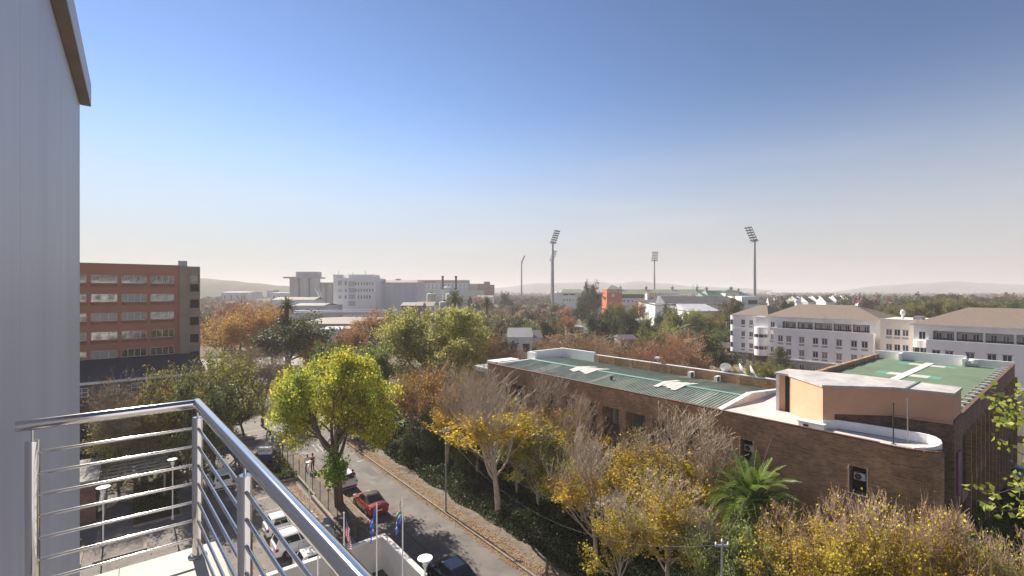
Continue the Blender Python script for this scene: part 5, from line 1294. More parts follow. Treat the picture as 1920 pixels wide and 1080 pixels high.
# conifer
def conifer(seed):
    rd = random.Random(seed); segs = [(Vector((0, 0, 0)), Vector((0, 0, 9.6)), .16, .02, 0)]
    for k in range(95):
        z = 1.2 + 8.2 * (k / 95) ** .9; ln = (1 - z / 10.2) ** .8 * 2.5 * rd.uniform(.75, 1.15); a = k * 2.4
        q = Vector((0, 0, z)); d = Vector((math.cos(a), math.sin(a), .18))
        for j in range(3):
            q2 = q + d * ln / 3; segs.append((q, q2, .03, .02, 2)); 
            for w in range(3):
                dd = (d + Vector((rd.gauss(0, .6), rd.gauss(0, .6), rd.gauss(0, .15)))).normalized(); segs.append((q2, q2 + dd * ln * .28, .01, .006, 3))
            q = q2; d = (d + Vector((0, 0, -.12))).normalized()
    return segs
sg = conifer(91)
arch('conifer', 9.8, leaves('crown', sg, M_leaf, 14000, .20, .10, 9, 2, .35), tubes('trunk', sg, M_bark, lv_max=2, rmin=.012))
# small far versions
for i in range(3):
    sg = skel(101 + i, 8, .34, 7, (5, 4), ((25, 72), (25, 65), (25, 70)), (.62, .6), (.0, .07, .05, .0), .3, wob=.18, limb_len=.48)
    arch('far%d' % i, 8, leaves('crown', sg, M_leaf, 2600, .55, .42, 11 + i, 2, .75, zsq=.8), tubes('trunk', sg, M_bark, lv_max=1, rmin=.05))

GREEN_GAIN = 1.9
def plant(kind, label, px, D, ytop, w, tint=(1, 1, 1), rot=None, cat='tree', group=None, X=None, h=None, name=None, z=0.0, tt=None):
    H0, W0, cr, tr = ARCH[kind]
    h = h if h is not None else EYE - (ytop - 545) / F * D - z
    sc = (w / F * D) / W0
    x = (px - 960) / F * D if X is None else X
    rd = random.Random(int(px * 7 + D * 13))
    rz = rd.uniform(0, 6.28) if rot is None else R(rot)
    nm = name or {'conifer': 'conifer', 'shrub': 'shrub'}.get(kind, 'tree')
    T = thing(nm, label, cat, (x, D, z), rz, group)
    T.scale = (sc, sc, h / H0)
    if cr.materials[0] is M_leaf: tint = (tint[0] * 2.3, tint[1] * 2.0, tint[2] * 2.1)
    c = bpy.data.objects.new('crown', cr); c.color = (*tint, 1); link(c, T)
    t = bpy.data.objects.new('trunk', tr); t.color = (*(tt or (1, 1, 1)), 1); link(t, T)
    return T

GR = (.075, .105, .028); DG = (.040, .062, .022); OL = (.11, .115, .03); YG = (.16, .19, .03); RB = (.55, .42, .9)
plant('plane', 'big bright yellow-green plane tree by the street kerb', 636, 41.6, 658, 188, rot=40)
plant('broad', 'broad olive green tree with spreading crown behind the yellow-green one', 815, 78, 578, 205, (.25, .265, .075), rot=10)
plant('round0', 'green leafy tree just behind the handrail corner', 402, 46, 698, 105, (.095, .115, .045))
plant('autumn0', 'mottled yellow-brown tree seen through the railing', 268, 47, 778, 150, (.55, .62, .8))
plant('round1', 'small green tree under the mottled tree in the parking lot', 330, 49, 850, 70, (.10, .10, .03))
plant('bare0', 'grey bare tree in front of the slate roofed annex', 272, 47, 702, 150, (.7, .6, .9), tt=(.55, .55, .6))
plant('bare2', 'grey twiggy tree hugging the corner of the slate roofed annex', 222, 45, 722, 110, (.7, .6, .8), tt=(.6, .58, .6))
plant('autumn1', 'olive tinted half bare tree before the annex end wall', 322, 48, 690, 120, (.50, .58, .8), rot=33)
plant('autumn0', 'yellowish tree filling the gap between the annex and the green tree', 352, 47, 735, 90, (.55, .66, .7), rot=133)
plant('bare2', 'tall grey twiggy tree between the orange trees and the street', 455, 80, 640, 90, (.9, .75, .8), tt=(.75, .68, .62), rot=77)
plant('bare0', 'light brown twiggy tree in front of the dark green dome', 530, 76, 672, 80, (.9, .75, .8), tt=(.8, .7, .62), rot=177)
plant('bare1', 'tan twiggy tree under the broad olive crown', 772, 60, 684, 80, (1.0, .8, .8), tt=(.95, .8, .66), rot=45)
plant('upswept1', 'thin upswept bare tree over the parked cars', 838, 49, 712, 95, (1.1, 1.0, .6), tt=(.95, .85, .75), rot=65)
plant('upswept2', 'upswept bare tree at the left end of the brick wall', 893, 46.5, 704, 100, (1.1, 1.1, .6), tt=(1.0, .9, .8), rot=165)
plant('yellow1', 'thin yellow leaved tree between the verge trees', 968, 42, 742, 95, (.95, 1.15, .7), tt=(1.0, .9, .8), rot=265)
plant('upswept0', 'slim bare tree before the first brick window recess', 1065, 41, 735, 95, (1.1, 1.1, .6), tt=(1.05, .95, .85), rot=145)
plant('yellow2', 'loose yellow-olive tree between the bare trees and the big yellow one', 1090, 36.5, 838, 110, (.85, 1.15, .7), tt=(1.0, .9, .8), rot=305)
plant('upswept1', 'bare twiggy tree rising between the yellow tree and the palm', 1322, 31.5, 808, 105, (1.1, 1.1, .6), tt=(1.1, 1.0, .9), rot=25)
plant('bare1', 'grey bare tree left of the yellow-green tree', 492, 66, 655, 105, (.6, .6, .8), tt=(.5, .5, .55))
plant('autumn1', 'thin olive leaved tree before the terracotta block', 430, 56, 655, 110, (.45, .6, .6))
plant('bare2', 'bare twiggy tree below the terracotta stair bay', 372, 52, 672, 105, (.7, .7, .7), tt=(.55, .5, .5))
plant('round2', 'dark shaded shrubby tree behind the blue pylon sign', 456, 62, 752, 66, (.06, .06, .022))
plant('autumn0', 'orange leafed tree right of the terracotta block', 418, 112, 588, 90, (.85, .72, 1.2), rot=100)
plant('autumn1', 'bright orange autumn tree on the left skyline', 470, 118, 570, 85, (.9, .64, 1.0), rot=20)
plant('autumn0', 'rusty autumn tree left of the dark green dome', 510, 125, 572, 60, (.75, .6, 1.0), rot=200)
plant('bare1', 'brown twiggy tree behind the orange trees', 440, 150, 556, 70, (1, .6, .9), tt=(.8, .6, .55))
plant('round0', 'dark green dome shaped tree with many stems', 540, 102, 592, 118, (.045, .058, .018), rot=60)
plant('autumn1', 'reddish brown autumn tree before the factory', 692, 122, 580, 82, (.70, .47, 1.3), rot=300)
plant('autumn0', 'small russet tree left of the broad olive tree', 655, 105, 612, 60, (.7, .5, 1.2), rot=130)
plant('round2', 'green undergrowth tree between the two big green trees', 700, 66, 652, 110, (.11, .15, .04))
plant('round1', 'leafy green tree beside the pale yard', 615, 92, 642, 62, (.09, .13, .03))
plant('autumn1', 'orange-brown tree peeping over the yellow-green crown', 590, 96, 640, 50, (.9, .6, .5), rot=10)
plant('autumn0', 'brown leafed tree right of the yellow-green crown', 795, 57, 690, 105, (.62, .48, .95), rot=70)
plant('bare2', 'brown twiggy tree below the broad olive tree', 850, 62, 668, 110, (.8, .6, .9), tt=(.75, .6, .5))
plant('autumn1', 'brown and yellow thinning tree above the parked cars', 862, 52, 712, 105, (.62, .52, 1.0), rot=210)
plant('bare0', 'twiggy bare tree at the far end of the brick wing', 905, 55, 672, 90, (.8, .7, .8), tt=(.75, .62, .5))
plant('round1', 'dark green understorey tree over the parked cars', 800, 53, 786, 75, (.05, .065, .022))
plant('round0', 'small dark green tree beside the kerb light pole', 882, 46, 800, 60, (.055, .07, .02))
plant('upswept0', 'tall nearly bare tree with pale straight trunk on the ivy verge', 936, 38.9, 690, 150, (1.2, 1.2, .6), rot=30, tt=(1.1, 1.08, 1.05))
plant('upswept1', 'bare upswept tree close to the brick wall, second along', 1010, 45, 700, 110, (1, .9, .5), tt=(.75, .68, .62))
plant('yellow0', 'olive and yellow bushy tree between the two bare trees', 1010, 39.5, 790, 130, (.55, .8, .5), rot=5)
plant('upswept2', 'slender bare tree with leaning curved trunk at the verge', 1118, 31.8, 800, 150, (1.0, .9, .6), rot=80, tt=(1.0, .95, .9))
plant('yellow1', 'yellow leaved tree in front of the brick recesses', 1185, 35, 800, 120, (1.05, 1.05, .8), rot=15)
plant('upswept0', 'bare silvery tree rising before the brick windows', 1262, 33.5, 765, 170, (.9, .9, .6), rot=200, tt=(1.0, .95, .85))
plant('yellow2', 'largest bright yellow tree on the ivy verge', 1255, 29, 880, 170, (1.15, 1.15, .8), rot=70)
plant('yellow0', 'yellow tree half in front of the palm', 1160, 28.5, 905, 110, (.95, 1.0, .7), rot=170)
plant('round1', 'pale green leafy tree below the palm', 1400, 25, 985, 120, (.17, .22, .08), rot=20)
plant('yellow1', 'grey-green twiggy tree left of the palm foot', 1320, 26.5, 950, 100, (.45, .75, .8), rot=220)
nm_ = ['leftmost yellow-brown tree of the bottom right row', 'second tree of the bottom right row, tall bare tips', 'third tree of the bottom right row, deep yellow', 'tree of the bottom right row under the air conditioner window', 'bright yellow tree before the rounded brick end',
       'orange-tipped tree before the rounded brick end', 'twiggy tree left of the dark green bush', 'yellow-green tree at the foot of the dark side wall', 'last tree of the bottom row at the picture corner']
for i, (px, y, D, w, ti) in enumerate(((1500, 965, 23, 150, (.8, .7, .8)), (1565, 930, 22.5, 150, (.95, .8, .6)), (1625, 925, 22, 165, (1.1, 1.0, .6)), (1690, 930, 21.5, 160, (1.1, .9, .5)), (1745, 950, 21, 150, (1.15, 1.05, .6)),
                                       (1800, 965, 20.5, 140, (1.1, .85, .6)), (1850, 985, 20.5, 130, (.8, .9, .6)), (1900, 1010, 20, 130, (.9, 1.05, .6)), (1960, 1000, 19.5, 140, (1.0, 1.05, .6)))):
    plant('yellow%d' % (i % 3), nm_[i], px, D, y, w, (ti[0] * 1.12, ti[1] * 1.42, ti[2] * 1.2), rot=i * 77, group='yellowing trees along the bottom right', tt=(1.15, .95, .84))
plant('round1', 'dark green glossy tree at the corner of the slotted wall', 1868, 27, 965, 105, (.05, .085, .02), rot=30)
plant('round2', 'dark green tree in the shade beside the parked cars', 1925, 30, 950, 90, (.035, .06, .018))
plant('round0', 'bright green shrub tree low in the bottom right row', 1838, 23.5, 1010, 80, (.10, .18, .03), rot=130)
# behind the brick wing
for i, (k, lb, px, D, y, w, ti, tt) in enumerate((
    ('bare0', 'pale pinkish bare tree behind the ribbed roof, left', 1045, 96, 632, 95, (.8, .62, .8), (1.0, .85, .74)),
    ('bare1', 'wide pinkish bare tree over the white roof corner', 1098, 92, 618, 125, (.8, .62, .8), (1.05, .86, .76)),
    ('bare2', 'bare brown tree between the two green gaps', 1150, 100, 626, 80, (.75, .58, .8), (.9, .74, .62)),
    ('bare0', 'reddish bare tree directly behind the antenna mast', 1208, 84, 628, 95, (.85, .58, .8), (1.08, .8, .68)),
    ('bare1', 'largest reddish bare tree behind the roof floodlight', 1264, 82, 618, 135, (.9, .58, .8), (1.08, .78, .66)),
    ('bare2', 'thin reddish tree left of the curved garden wall', 1318, 80, 660, 60, (1.0, .6, .8), (1.0, .72, .6)),
    ('round1', 'dark green tree behind the reddish bare trees', 1322, 95, 622, 70, (.05, .07, .025), None),
    ('round0', 'yellow-green shrub tree behind the bare trees', 1215, 110, 617, 60, (.12, .13, .03), None),
    ('bare2', 'grey bare tree left of the pale house roof', 905, 100, 628, 70, (.8, .6, .9), (.8, .68, .6)),
    ('bare1', 'brown bare tree before the pale house roof', 958, 88, 645, 60, (.8, .6, .8), (.8, .62, .55)),
    ('autumn1', 'small orange-green tree at the house roofs', 1035, 108, 645, 45, (.7, .7, .5), None),
    ('round2', 'mid green tree left of the house roofs', 920, 118, 612, 55, (.075, .09, .03), None),
    ('bare0', 'brown twiggy tree right of the broad olive tree', 905, 92, 612, 70, (.8, .6, .8), (.8, .6, .5)),
    ('round0', 'dark bushy tree over the blue-grey roof', 985, 135, 597, 60, (.06, .075, .028), None),
    ('round1', 'brownish green tree right of the mid green tree', 1030, 140, 595, 60, (.085, .08, .035), None),
    ('autumn0', 'copper coloured tree beside the white flat roof', 1055, 150, 592, 50, (.7, .45, .9), None),
    ('round2', 'bright green narrow tree in the centre middle ground', 990, 125, 610, 32, (.09, .15, .03), None))):
    plant(k, lb, px, D, y, w, ti, tt=tt)
for i, (k, lb, px, D, y, w, ti) in enumerate((
    ('round0', 'huge dark green tree left of the orange stadium sign', 1104, 255, 530, 38, (.042, .062, .02)),
    ('round1', 'dark green tree at the left foot of the huge dark tree', 1090, 215, 562, 36, (.045, .065, .024)),
    ('round2', 'big olive green tree below the orange stadium sign', 1160, 190, 570, 50, (.115, .12, .035)),
    ('round0', 'dark rounded tree in the centre, lower left of the olive one', 1118, 150, 580, 56, (.045, .06, .025)),
    ('round1', 'large dark green tree right of the centre, over the white wall', 1172, 145, 578, 60, (.055, .068, .022)),
    ('autumn1', 'rust brown tree in front of the stadium stand', 1216, 270, 547, 36, (.65, .45, .9)),
    ('autumn0', 'low rusty tree right of the olive green tree', 1195, 200, 564, 36, (.6, .42, .9)),
    ('round0', 'dark green pointed clump before the white corrugated roof', 1247, 165, 572, 42, (.05, .075, .024)),
    ('round1', 'yellow-green bush tree below the corrugated roof, left', 1262, 160, 583, 50, (.16, .18, .04)),
    ('round2', 'yellow-green bush tree below the corrugated roof, middle', 1292, 158, 583, 46, (.16, .19, .04)),
    ('round0', 'yellow-green bush tree below the corrugated roof, right', 1312, 155, 586, 42, (.17, .19, .04)),
    ('autumn1', 'rust tinted shrub tree before the white end wing', 1335, 158, 585, 40, (.55, .5, .6)),
    ('round1', 'rounded brown-green tree between hall and residence', 1374, 165, 560, 54, (.07, .062, .025)),
    ('round2', 'green tree at the left corner of the white end wing', 1358, 160, 590, 44, (.085, .12, .03)),
    ('round0', 'lower green tree beside the lamp mast', 1345, 140, 614, 42, (.06, .09, .025)),
    ('round1', 'green tree just left of the railway wires', 1215, 150, 596, 36, (.09, .12, .03)),
    ('round2', 'grey-green tree at the left end of the stadium', 1046, 260, 570, 34, (.06, .07, .035)),
    ('autumn0', 'peach tinted tree in front of the club house', 1060, 230, 574, 30, (.8, .5, .9)),
    ('round0', 'small green tree between the centre trees and the masts', 1250, 128, 625, 46, (.08, .11, .03)),
    ('round1', 'dark brown-green shrub under the railway wires', 1290, 130, 620, 48, (.06, .075, .025)),
    ('round2', 'pink hazy tree beneath the red tower building', 905, 350, 556, 34, (.20, .12, .10)),
    ('round1', 'grey-green tall trees right of the red tower', 948, 330, 548, 30, (.07, .075, .04)))):
    plant(k, lb, px, D, y, w, ti)
plant('conifer', 'tall dark conifer in front of the white residence', 1462, 100, 650, 46, (.085, .10, .035), cat='conifer')
for i, (lb, px, D, y, w, ti) in enumerate((('round yellow-green shrub at the satellite dishes', 1390, 74, 690, 42, (.14, .16, .03)), ('golden green shrub left of the conifer', 1425, 84, 678, 50, (.15, .15, .03)),
                            ('dense green shrub right below the conifer', 1452, 78, 688, 60, (.10, .12, .03)), ('small green bush before the residence ground floor', 1505, 96, 692, 26, (.09, .13, .04)),
                            ('green bush at the corner of the deck parapet', 1485, 88, 700, 30, (.10, .13, .035)))):
    plant('round%d' % (i % 3), lb, px, D, y, w, ti, cat='shrub', name='shrub')
for i, (px) in enumerate((1486, 1524)):
    plant('shrub', ['left small standard tree on the residence terrace', 'right small standard tree on the residence terrace'][i], px, 106, 681, 12, (.10, .14, .05))
# umbrella pines behind the residence and the right hand skyline
for i, (px, D, y, w, ti) in enumerate(((1690, 165, 575, 60, (.12, .13, .03)), (1725, 175, 566, 66, (.11, .125, .03)), (1765, 170, 562, 70, (.13, .14, .035)), (1812, 180, 560, 66, (.115, .12, .03)), (1850, 175, 566, 58, (.12, .13, .032)),
                                       (1890, 185, 562, 60, (.075, .105, .025)), (1925, 180, 562, 60, (.07, .10, .025)), (1660, 200, 570, 50, (.085, .09, .03)), (1740, 230, 556, 80, (.05, .065, .025)), (1830, 240, 555, 80, (.05, .065, .025)),
                                       (1900, 235, 558, 70, (.045, .07, .025)), (1640, 150, 588, 50, (.09, .115, .03)), (1790, 260, 553, 70, (.06, .06, .03)))):
    lb = ['pale olive umbrella pine at the left of the pine belt', 'second olive umbrella pine behind the link block', 'broadest olive umbrella pine above the link block', 'olive umbrella pine over the ridge of the right wing', 'umbrella pine in the middle of the right roof ridge', 'deep green umbrella pine near the right edge', 'green umbrella pine cut by the right edge',
          'grey-green pine before the cottages', 'dark pine crown behind the roof ventilator', 'dark pine crown behind the olive pines, right', 'dark green pine on the skyline at the right edge', 'small olive tree touching the central wing roof', 'brownish pine on the skyline behind the olive pines'][i]
    plant('broad' if i % 2 == 0 else 'round%d' % (i % 3), lb, px, D, y, w, ti, cat='tree', rot=i * 50, name='umbrella_pine')
for i, (px, D, y, w, ti) in enumerate(((1625, 240, 556, 46, (.16, .10, .08)), (1600, 280, 554, 40, (.075, .07, .035)), (1665, 290, 553, 40, (.14, .09, .07)), (1560, 330, 553, 40, (.07, .07, .035)), (1500, 320, 553, 40, (.07, .075, .035)),
                                       (1460, 280, 556, 36, (.12, .085, .06)), (1475, 220, 562, 34, (.06, .06, .025)), (1860, 300, 551, 60, (.16, .11, .09)), (1700, 320, 551, 40, (.06, .065, .03)))):
    lb = ['pinkish brown bare tree mass right of the cottages', 'dark tree right behind the cottages', 'brown bare tree above the pines', 'dark tree behind the widest cottage roof', 'dark tree left behind the cottages', 'brown tree left of the cottages', 'dark low tree behind the central wing ridge', 'pinkish bare tree on the right skyline', 'dark tree on the skyline right of the brown one'][i]
    plant('far%d' % (i % 3), lb, px, D, y, w, ti)

# the looser belts: trees one can tell apart but not name one by one
BOX = [(541, 790, 250, 560), (1030, 1100, 300, 400), (1135, 1345, 320, 400), (1229, 1435, 165, 260), (785, 930, 500, 560), (795, 900, 240, 340), (550, 700, 115, 300), (748, 830, 180, 290), (1290, 1350, 160, 200), (400, 470, 500, 560)]
def clear(px, D):
    return not any(a - 6 < px < b and c - 6 < D < d + 8 for a, b, c, d in BOX)
rb = random.Random(99); seen_ = {}
ORD = 'first second third fourth fifth sixth seventh eighth ninth tenth eleventh twelfth thirteenth fourteenth fifteenth sixteenth seventeenth eighteenth nineteenth twentieth'.split() + ['%s-%s' % (a, b) for a in ('twenty', 'thirty', 'forty') for b in 'first second third fourth fifth sixth seventh eighth ninth'.split()]
def belt(n, px0, px1, D0, D1, h0, h1, w0, w1, tints, label, group):
    k = 0; tries = 0; made = []
    while k < n and tries < n * 12:
        tries += 1
        D = D0 * (D1 / D0) ** rb.random(); px = rb.uniform(px0, px1)
        if not clear(px, D): continue
        h = rb.uniform(h0, h1); w = rb.uniform(w0, w1); ti = rb.choice(tints); f = rb.uniform(.75, 1.25)
        made.append((ti, px, plant('far%d' % rb.randrange(3), label, px, D, 0, w * F / D, tuple(c * f for c in ti), h=h, group=group, cat='tree')))
        k += 1
    made.sort(key=lambda q: q[1])
    for ti in tints:
        cn = 'rusty brown' if ti[0] > ti[1] * 1.45 else 'olive green' if ti[0] > .078 and ti[1] > .085 and ti[0] < ti[1] * 1.2 else 'brownish' if ti[0] > ti[1] else 'dark green' if ti[1] < .062 else 'mid green'
        for ti2 in tints:
            if ti2 is not ti and ti2 in seen_: pass
        seen_.setdefault(cn, []).extend(m for m in made if m[0] == ti)
    for cn, ms in seen_.items():
        for i, m in enumerate(sorted(ms, key=lambda q: q[1])): m[2]['label'] = '%s %s, %s from the left' % (cn, label, ORD[min(i, len(ORD) - 1)])
    seen_.clear()
TI = [(.075, .08, .038), (.11, .105, .05), (.16, .115, .07), (.062, .066, .035), (.125, .12, .05), (.17, .12, .085)]
belt(46, 380, 545, 135, 480, 7, 11, 7, 12, [(.17, .115, .07), (.13, .10, .06), (.075, .072, .04), (.19, .125, .07)], 'tree of the belt below the left hill', 'trees below the left hill')
belt(60, 880, 1060, 160, 480, 6, 11, 7, 12, TI, 'tree between the tank farm and the stadium', 'trees between tanks and stadium')
belt(16, 1180, 1370, 128, 160, 5, 8, 6, 9, [(.14, .165, .04), (.16, .175, .045), (.10, .12, .035)], 'bush in the railway cutting', 'bushes in the railway cutting')
belt(40, 1430, 1960, 290, 480, 8, 12, 9, 15, TI, 'tree behind the white residence', 'trees behind the white residence')
belt(20, 850, 1320, 112, 150, 5, 8, 6, 9, TI, 'low garden tree behind the brick wing', 'garden trees behind the brick wing')

def scatter_wood(name, n, D0, D1, px0, px1, tints_m, seed, h=(7, 13)):
    rg = np.random.default_rng(seed); C = []
    for i in range(n):
        D = D0 * (D1 / D0) ** rg.random(); px = rg.uniform(px0, px1)
        if not clear(px, D): continue
        x = (px - 960) / F * D; hh = rg.uniform(*h) * (1 + .1 * (D > 1500)); w = hh * rg.uniform(.55, 1.0)
        k = 46
        d = rg.normal(size=(k, 3)); d /= np.linalg.norm(d, axis=1, keepdims=True); d[:, 2] = np.abs(d[:, 2]) * .9 - .1
        rr = rg.uniform(.72, 1.05, (k, 1))
        C.append(np.array([[x, D, hh * .45]]) + d * rr * np.array([[w * .55, w * .55, hh * .55]]))
    c = np.concatenate(C)
    me = leaf_cards(name, c, tints_m, 3.6, rg, .8, .25)
    o = bpy.data.objects.new(name, me); link(o); o['kind'] = 'stuff'; return o
M_wood = mat('distant_woodland', (.045, .055, .025), 1.0, col2=(.13, .095, .06), scale=.02, detail=4, island=.3, trans=.2, lo=.4, hi=.62)
scatter_wood('distant_woodland', 3000, 480, 2250, 380, 1990, M_wood, 5)
scatter_wood('distant_woodland', 900, 600, 1500, 350, 700, M_wood, 6)

# distant houses and blocks peeping out of the trees
rh = random.Random(17)
M_hw = [M_white, M_cream, M_conc, mat('far_brick', (.22, .10, .07), .9)]
far_h = []
for i in range(34):
    D = 420 * (2200 / 420) ** rh.random(); px = rh.choice([rh.uniform(390, 540), rh.uniform(925, 1130), rh.uniform(1430, 1960), rh.uniform(1430, 1960)])
    if not clear(px, D): continue
    w = rh.uniform(8, 22); hh = rh.uniform(5, 9.5) * (1.35 if D > 1200 else 1)
    T = thing('distant_house', 'tiny building', 'house', P(px, D), R(rh.uniform(-40, 40)), 'distant buildings in the trees')
    far_h.append((px, T)); part('wall', MB().box(-w / 2, w / 2, -4, 4, 0, hh), rh.choice(M_hw), T)
    part('roof', MB().add([(-w / 2 - .4, -4.4, hh), (w / 2 + .4, -4.4, hh), (w / 2 + .4, 4.4, hh), (-w / 2 - .4, 4.4, hh), (-w / 2, 0, hh + 2), (w / 2, 0, hh + 2)], [(0, 1, 5, 4), (2, 3, 4, 5), (1, 2, 5), (3, 0, 4), (0, 3, 2, 1)]), rh.choice([M_slate, M_tileroof, M_grroof]), T)

for i, (px, T) in enumerate(sorted(far_h, key=lambda q: q[0])): T['label'] = '%s tiny house from the left peeping out of the distant trees' % ORD[i]
# palms
M_frond = mat('palm_frond', (.16, .24, .03), .45, col2=(.07, .12, .025), scale=.8, tint=True, island=.3, trans=.4, spec=.4)
def palm(label, px, D, ztop, r, nf, tint, seed, trunk_r=.35, lean=0, X=None, leaf=.42):
    rd = random.Random(seed); rg = np.random.default_rng(seed)
    T = thing('palm_tree', label, 'palm', P(px, D), 0, None)
    hub = Vector((lean, 0, ztop - r * .42))
    part('trunk', MB().lathe([(trunk_r * 1.25, 0), (trunk_r, .8), (trunk_r * .9, hub.z * .6), (trunk_r * 1.05, hub.z - .7), (trunk_r * 1.35, hub.z - .2), (trunk_r * .5, hub.z + .2), (0, hub.z + .25)], (0, 0, 0), 14), M_bark, T, smooth=True)
    for k in range(nf):
        az = k * 2.399; el = R(82 - 100 * (k / nf) ** 1.1 + rd.uniform(-6, 6)); ln = r * rd.uniform(.9, 1.12)
        d = Vector((math.cos(az) * math.cos(el), math.sin(az) * math.cos(el), math.sin(el))); q = hub.copy(); pts = [q.copy()]
        n = 12
        for j in range(n):
            d = (d + Vector((0, 0, -.085 - .02 * j * math.cos(el)))).normalized(); q = q + d * ln / n; pts.append(q.copy())
        V, Fc = [], []
        side = Vector((-math.sin(az), math.cos(az), 0))
        for j in range(1, n + 1):
            for sub in (0, .33, .66):
                p = pts[j - 1].lerp(pts[j], sub); ax = (pts[j] - pts[j - 1]).normalized(); f = (j - 1 + sub) / n
                l = leaf * r * .36 * (math.sin(math.pi * min(1, f * .9 + .12)) ** .6 + .1)
                upv = side.cross(ax).normalized()
                if upv.z < 0: upv = -upv
                for sgn in (-1, 1):
                    dd = (side * sgn + ax * .75 + upv * rd.uniform(.1, .4)).normalized(); tip = p + dd * l + Vector((0, 0, -l * .22)); wv = ax * .014 * (1 + r * .15)
                    b0 = len(V); V += [p - wv, p + wv, p + dd * l * .55 + wv * .9, tip]; Fc.append((b0, b0 + 1, b0 + 2, b0 + 3))
        me = np_mesh('frond', np.array([v[:] for v in V]), np.array(Fc), M_frond)
        o = bpy.data.objects.new('frond', me); dead = el < R(-5)
        c = (tint[0] * 2.4, tint[1] * 1.2, tint[2]) if dead and rd.random() < .6 else tint
        o.color = (*c, 1); link(o, T)
        mb = MB(); mb.path(pts[::3], .012 * r * .4, 4); ra = bpy.data.objects.new('midrib', mesh('midrib', mb, M_barkp, uv=False)); link(ra, o)
    return T
palm('large green palm in front of the brick recess with the air conditioner', 1410, 27.5, 7.7, 3.0, 62, (1.35, 1.25, 1.5), 3, leaf=.5)
palm('tall palm among the storage tanks', 853, 165, zz(553, 165), 4.2, 40, (.55, .55, .7), 4, .5, leaf=.5)
palm('palm top rising behind the dark green dome tree', 538, 108, zz(566, 108), 2.5, 36, (.6, .6, .6), 5, .4, leaf=.5)
palm('smaller palm right of the dark tanks', 913, 180, zz(563, 180), 3.6, 34, (.6, .55, .7), 6, .4, leaf=.5)

# near branches entering at the right edge
T = thing('tree', 'nearby tree whose few yellow-green leafy sprays enter at the right edge', 'tree', (16.3, 12.0, 0), 0)
rd = random.Random(12); sg = [(Vector((0, 0, i * 2.2)), Vector((rd.uniform(-.1, .1) * (i < 7), 0, i * 2.2 + 2.2)), .2 - .02 * i, .18 - .02 * i, 0) for i in range(8)]
spr = []
for (tx, ty, tz) in ((1893, 748, 11), (1899, 772, 11.3), (1890, 800, 11.2), (1868, 926, 11), (1888, 960, 11.3), (1912, 850, 11.5), (1915, 905, 11.6)):
    e = P(tx, tz, ZP(ty, tz)) - Vector((16.3, 12.0, 0)); a = Vector((0, 0, e.z - .8))
    q = a.copy(); n = 8
    for j in range(n):
        q2 = a.lerp(e, (j + 1) / n) + Vector((0, 0, .5 * math.sin((j + 1) / n * math.pi))) + Vector((rd.uniform(-.05, .05), rd.uniform(-.1, .1), rd.uniform(-.05, .05)))
        sg.append((q, q2, .045 - .005 * j, .04 - .005 * j, 2))
        if j > 3:
            for w in range(3):
                dd = Vector((rd.gauss(-.35, .4), rd.gauss(0, .5), rd.gauss(.1, .35))).normalized(); s_ = (q2, q2 + dd * .42, .01, .006, 3); sg.append(s_); spr.append(s_)
        q = q2
me = leaves('crown', spr, mat('leaf_bright_green', (.42, .44, .06), .5, col2=(.26, .34, .05), scale=2, island=.3, trans=.45), 520, .15, .10, 4, 3, .85)  # bright yellow-green leaf colour of the near sprays
o = bpy.data.objects.new('crown', me); link(o, T)
o = bpy.data.objects.new('trunk', tubes('trunk', sg, M_bark, rmin=.006)); link(o, T)
# sprouting clump on the plane tree trunk, kept as its own climbing bush
rg = np.random.default_rng(8); c = rg.normal(size=(1250, 3)); c /= np.linalg.norm(c, axis=1, keepdims=True)
c = c * (rg.random((1250, 1)) ** .6) * (1 + .25 * np.sin(c[:, :1] * 5) * np.cos(c[:, 2:] * 4)) * np.array([[1.25, 1.0, 1.35]]) + np.array([[0, 0, 3.1]])
c = np.concatenate([c, rg.normal(0, .35, (200, 3)) + np.array([[-.3, 0, 4.6]]), rg.normal(0, .3, (160, 3)) + np.array([[.6, 0, 3.9]])])
T = thing('street_sapling', 'small bright green leafy clump against the plane tree trunk', 'sapling', (-15.45, 41.0, 0), 0)
o = bpy.data.objects.new('crown', leaf_cards('crown', c, M_leafy, .21, rg, .85)); o.color = (.48, .78, .8, 1); link(o, T)
part('stem', MB().tube((0, 0, 0), (0, 0, 3.2), .05, .03, 6), M_bark, T)

# ivy and undergrowth on the verge: one mass
def ground_leaves(name, n, area, hfun, size, m, seed, up=.3, tint=(1, 1, 1)):
    rg = np.random.default_rng(seed); t = rg.uniform(area[0], area[1], n); s = rg.uniform(area[2], area[3], n)
    x = t * CB - s * SB; y = t * SB + s * CB
    z = np.array([hfun(a, b) for a, b in zip(t, s)]) * rg.uniform(.35, 1.0, n) ** .5
    k = z > .012
    c = np.stack([x, y, z + .06], 1)[k]
    o = bpy.data.objects.new(name, leaf_cards(name, c, m, size, rg, .8, up)); o.color = (*tint, 1); link(o); o['kind'] = 'stuff'; return o
def ivyh(t, s):
    e = min(1, max(0, (t - 22.6 - .5 * mbn(s * .4, 3)) / 1.2)) * min(1, max(0, (30.2 - t) / 1.0)) * min(1, max(0, (57 - s) / 6))
    return e * (.55 + .55 * mbn(t * .6, s * .6) + .5 * mbn(t * .25 + 9, s * .22) + .35)
ground_leaves('ivy_ground_cover', 60000, (22.0, 30.2, 4, 57), ivyh, .19, M_leaf, 3, .25, (.055, .082, .026))
ground_leaves('undergrowth', 5200, (9.4, 12.85, 50.3, 58), lambda t, s: .9 + .8 * mbn(t * .7, s * .5), .16, M_leaf, 4, .2, (.09, .11, .03))
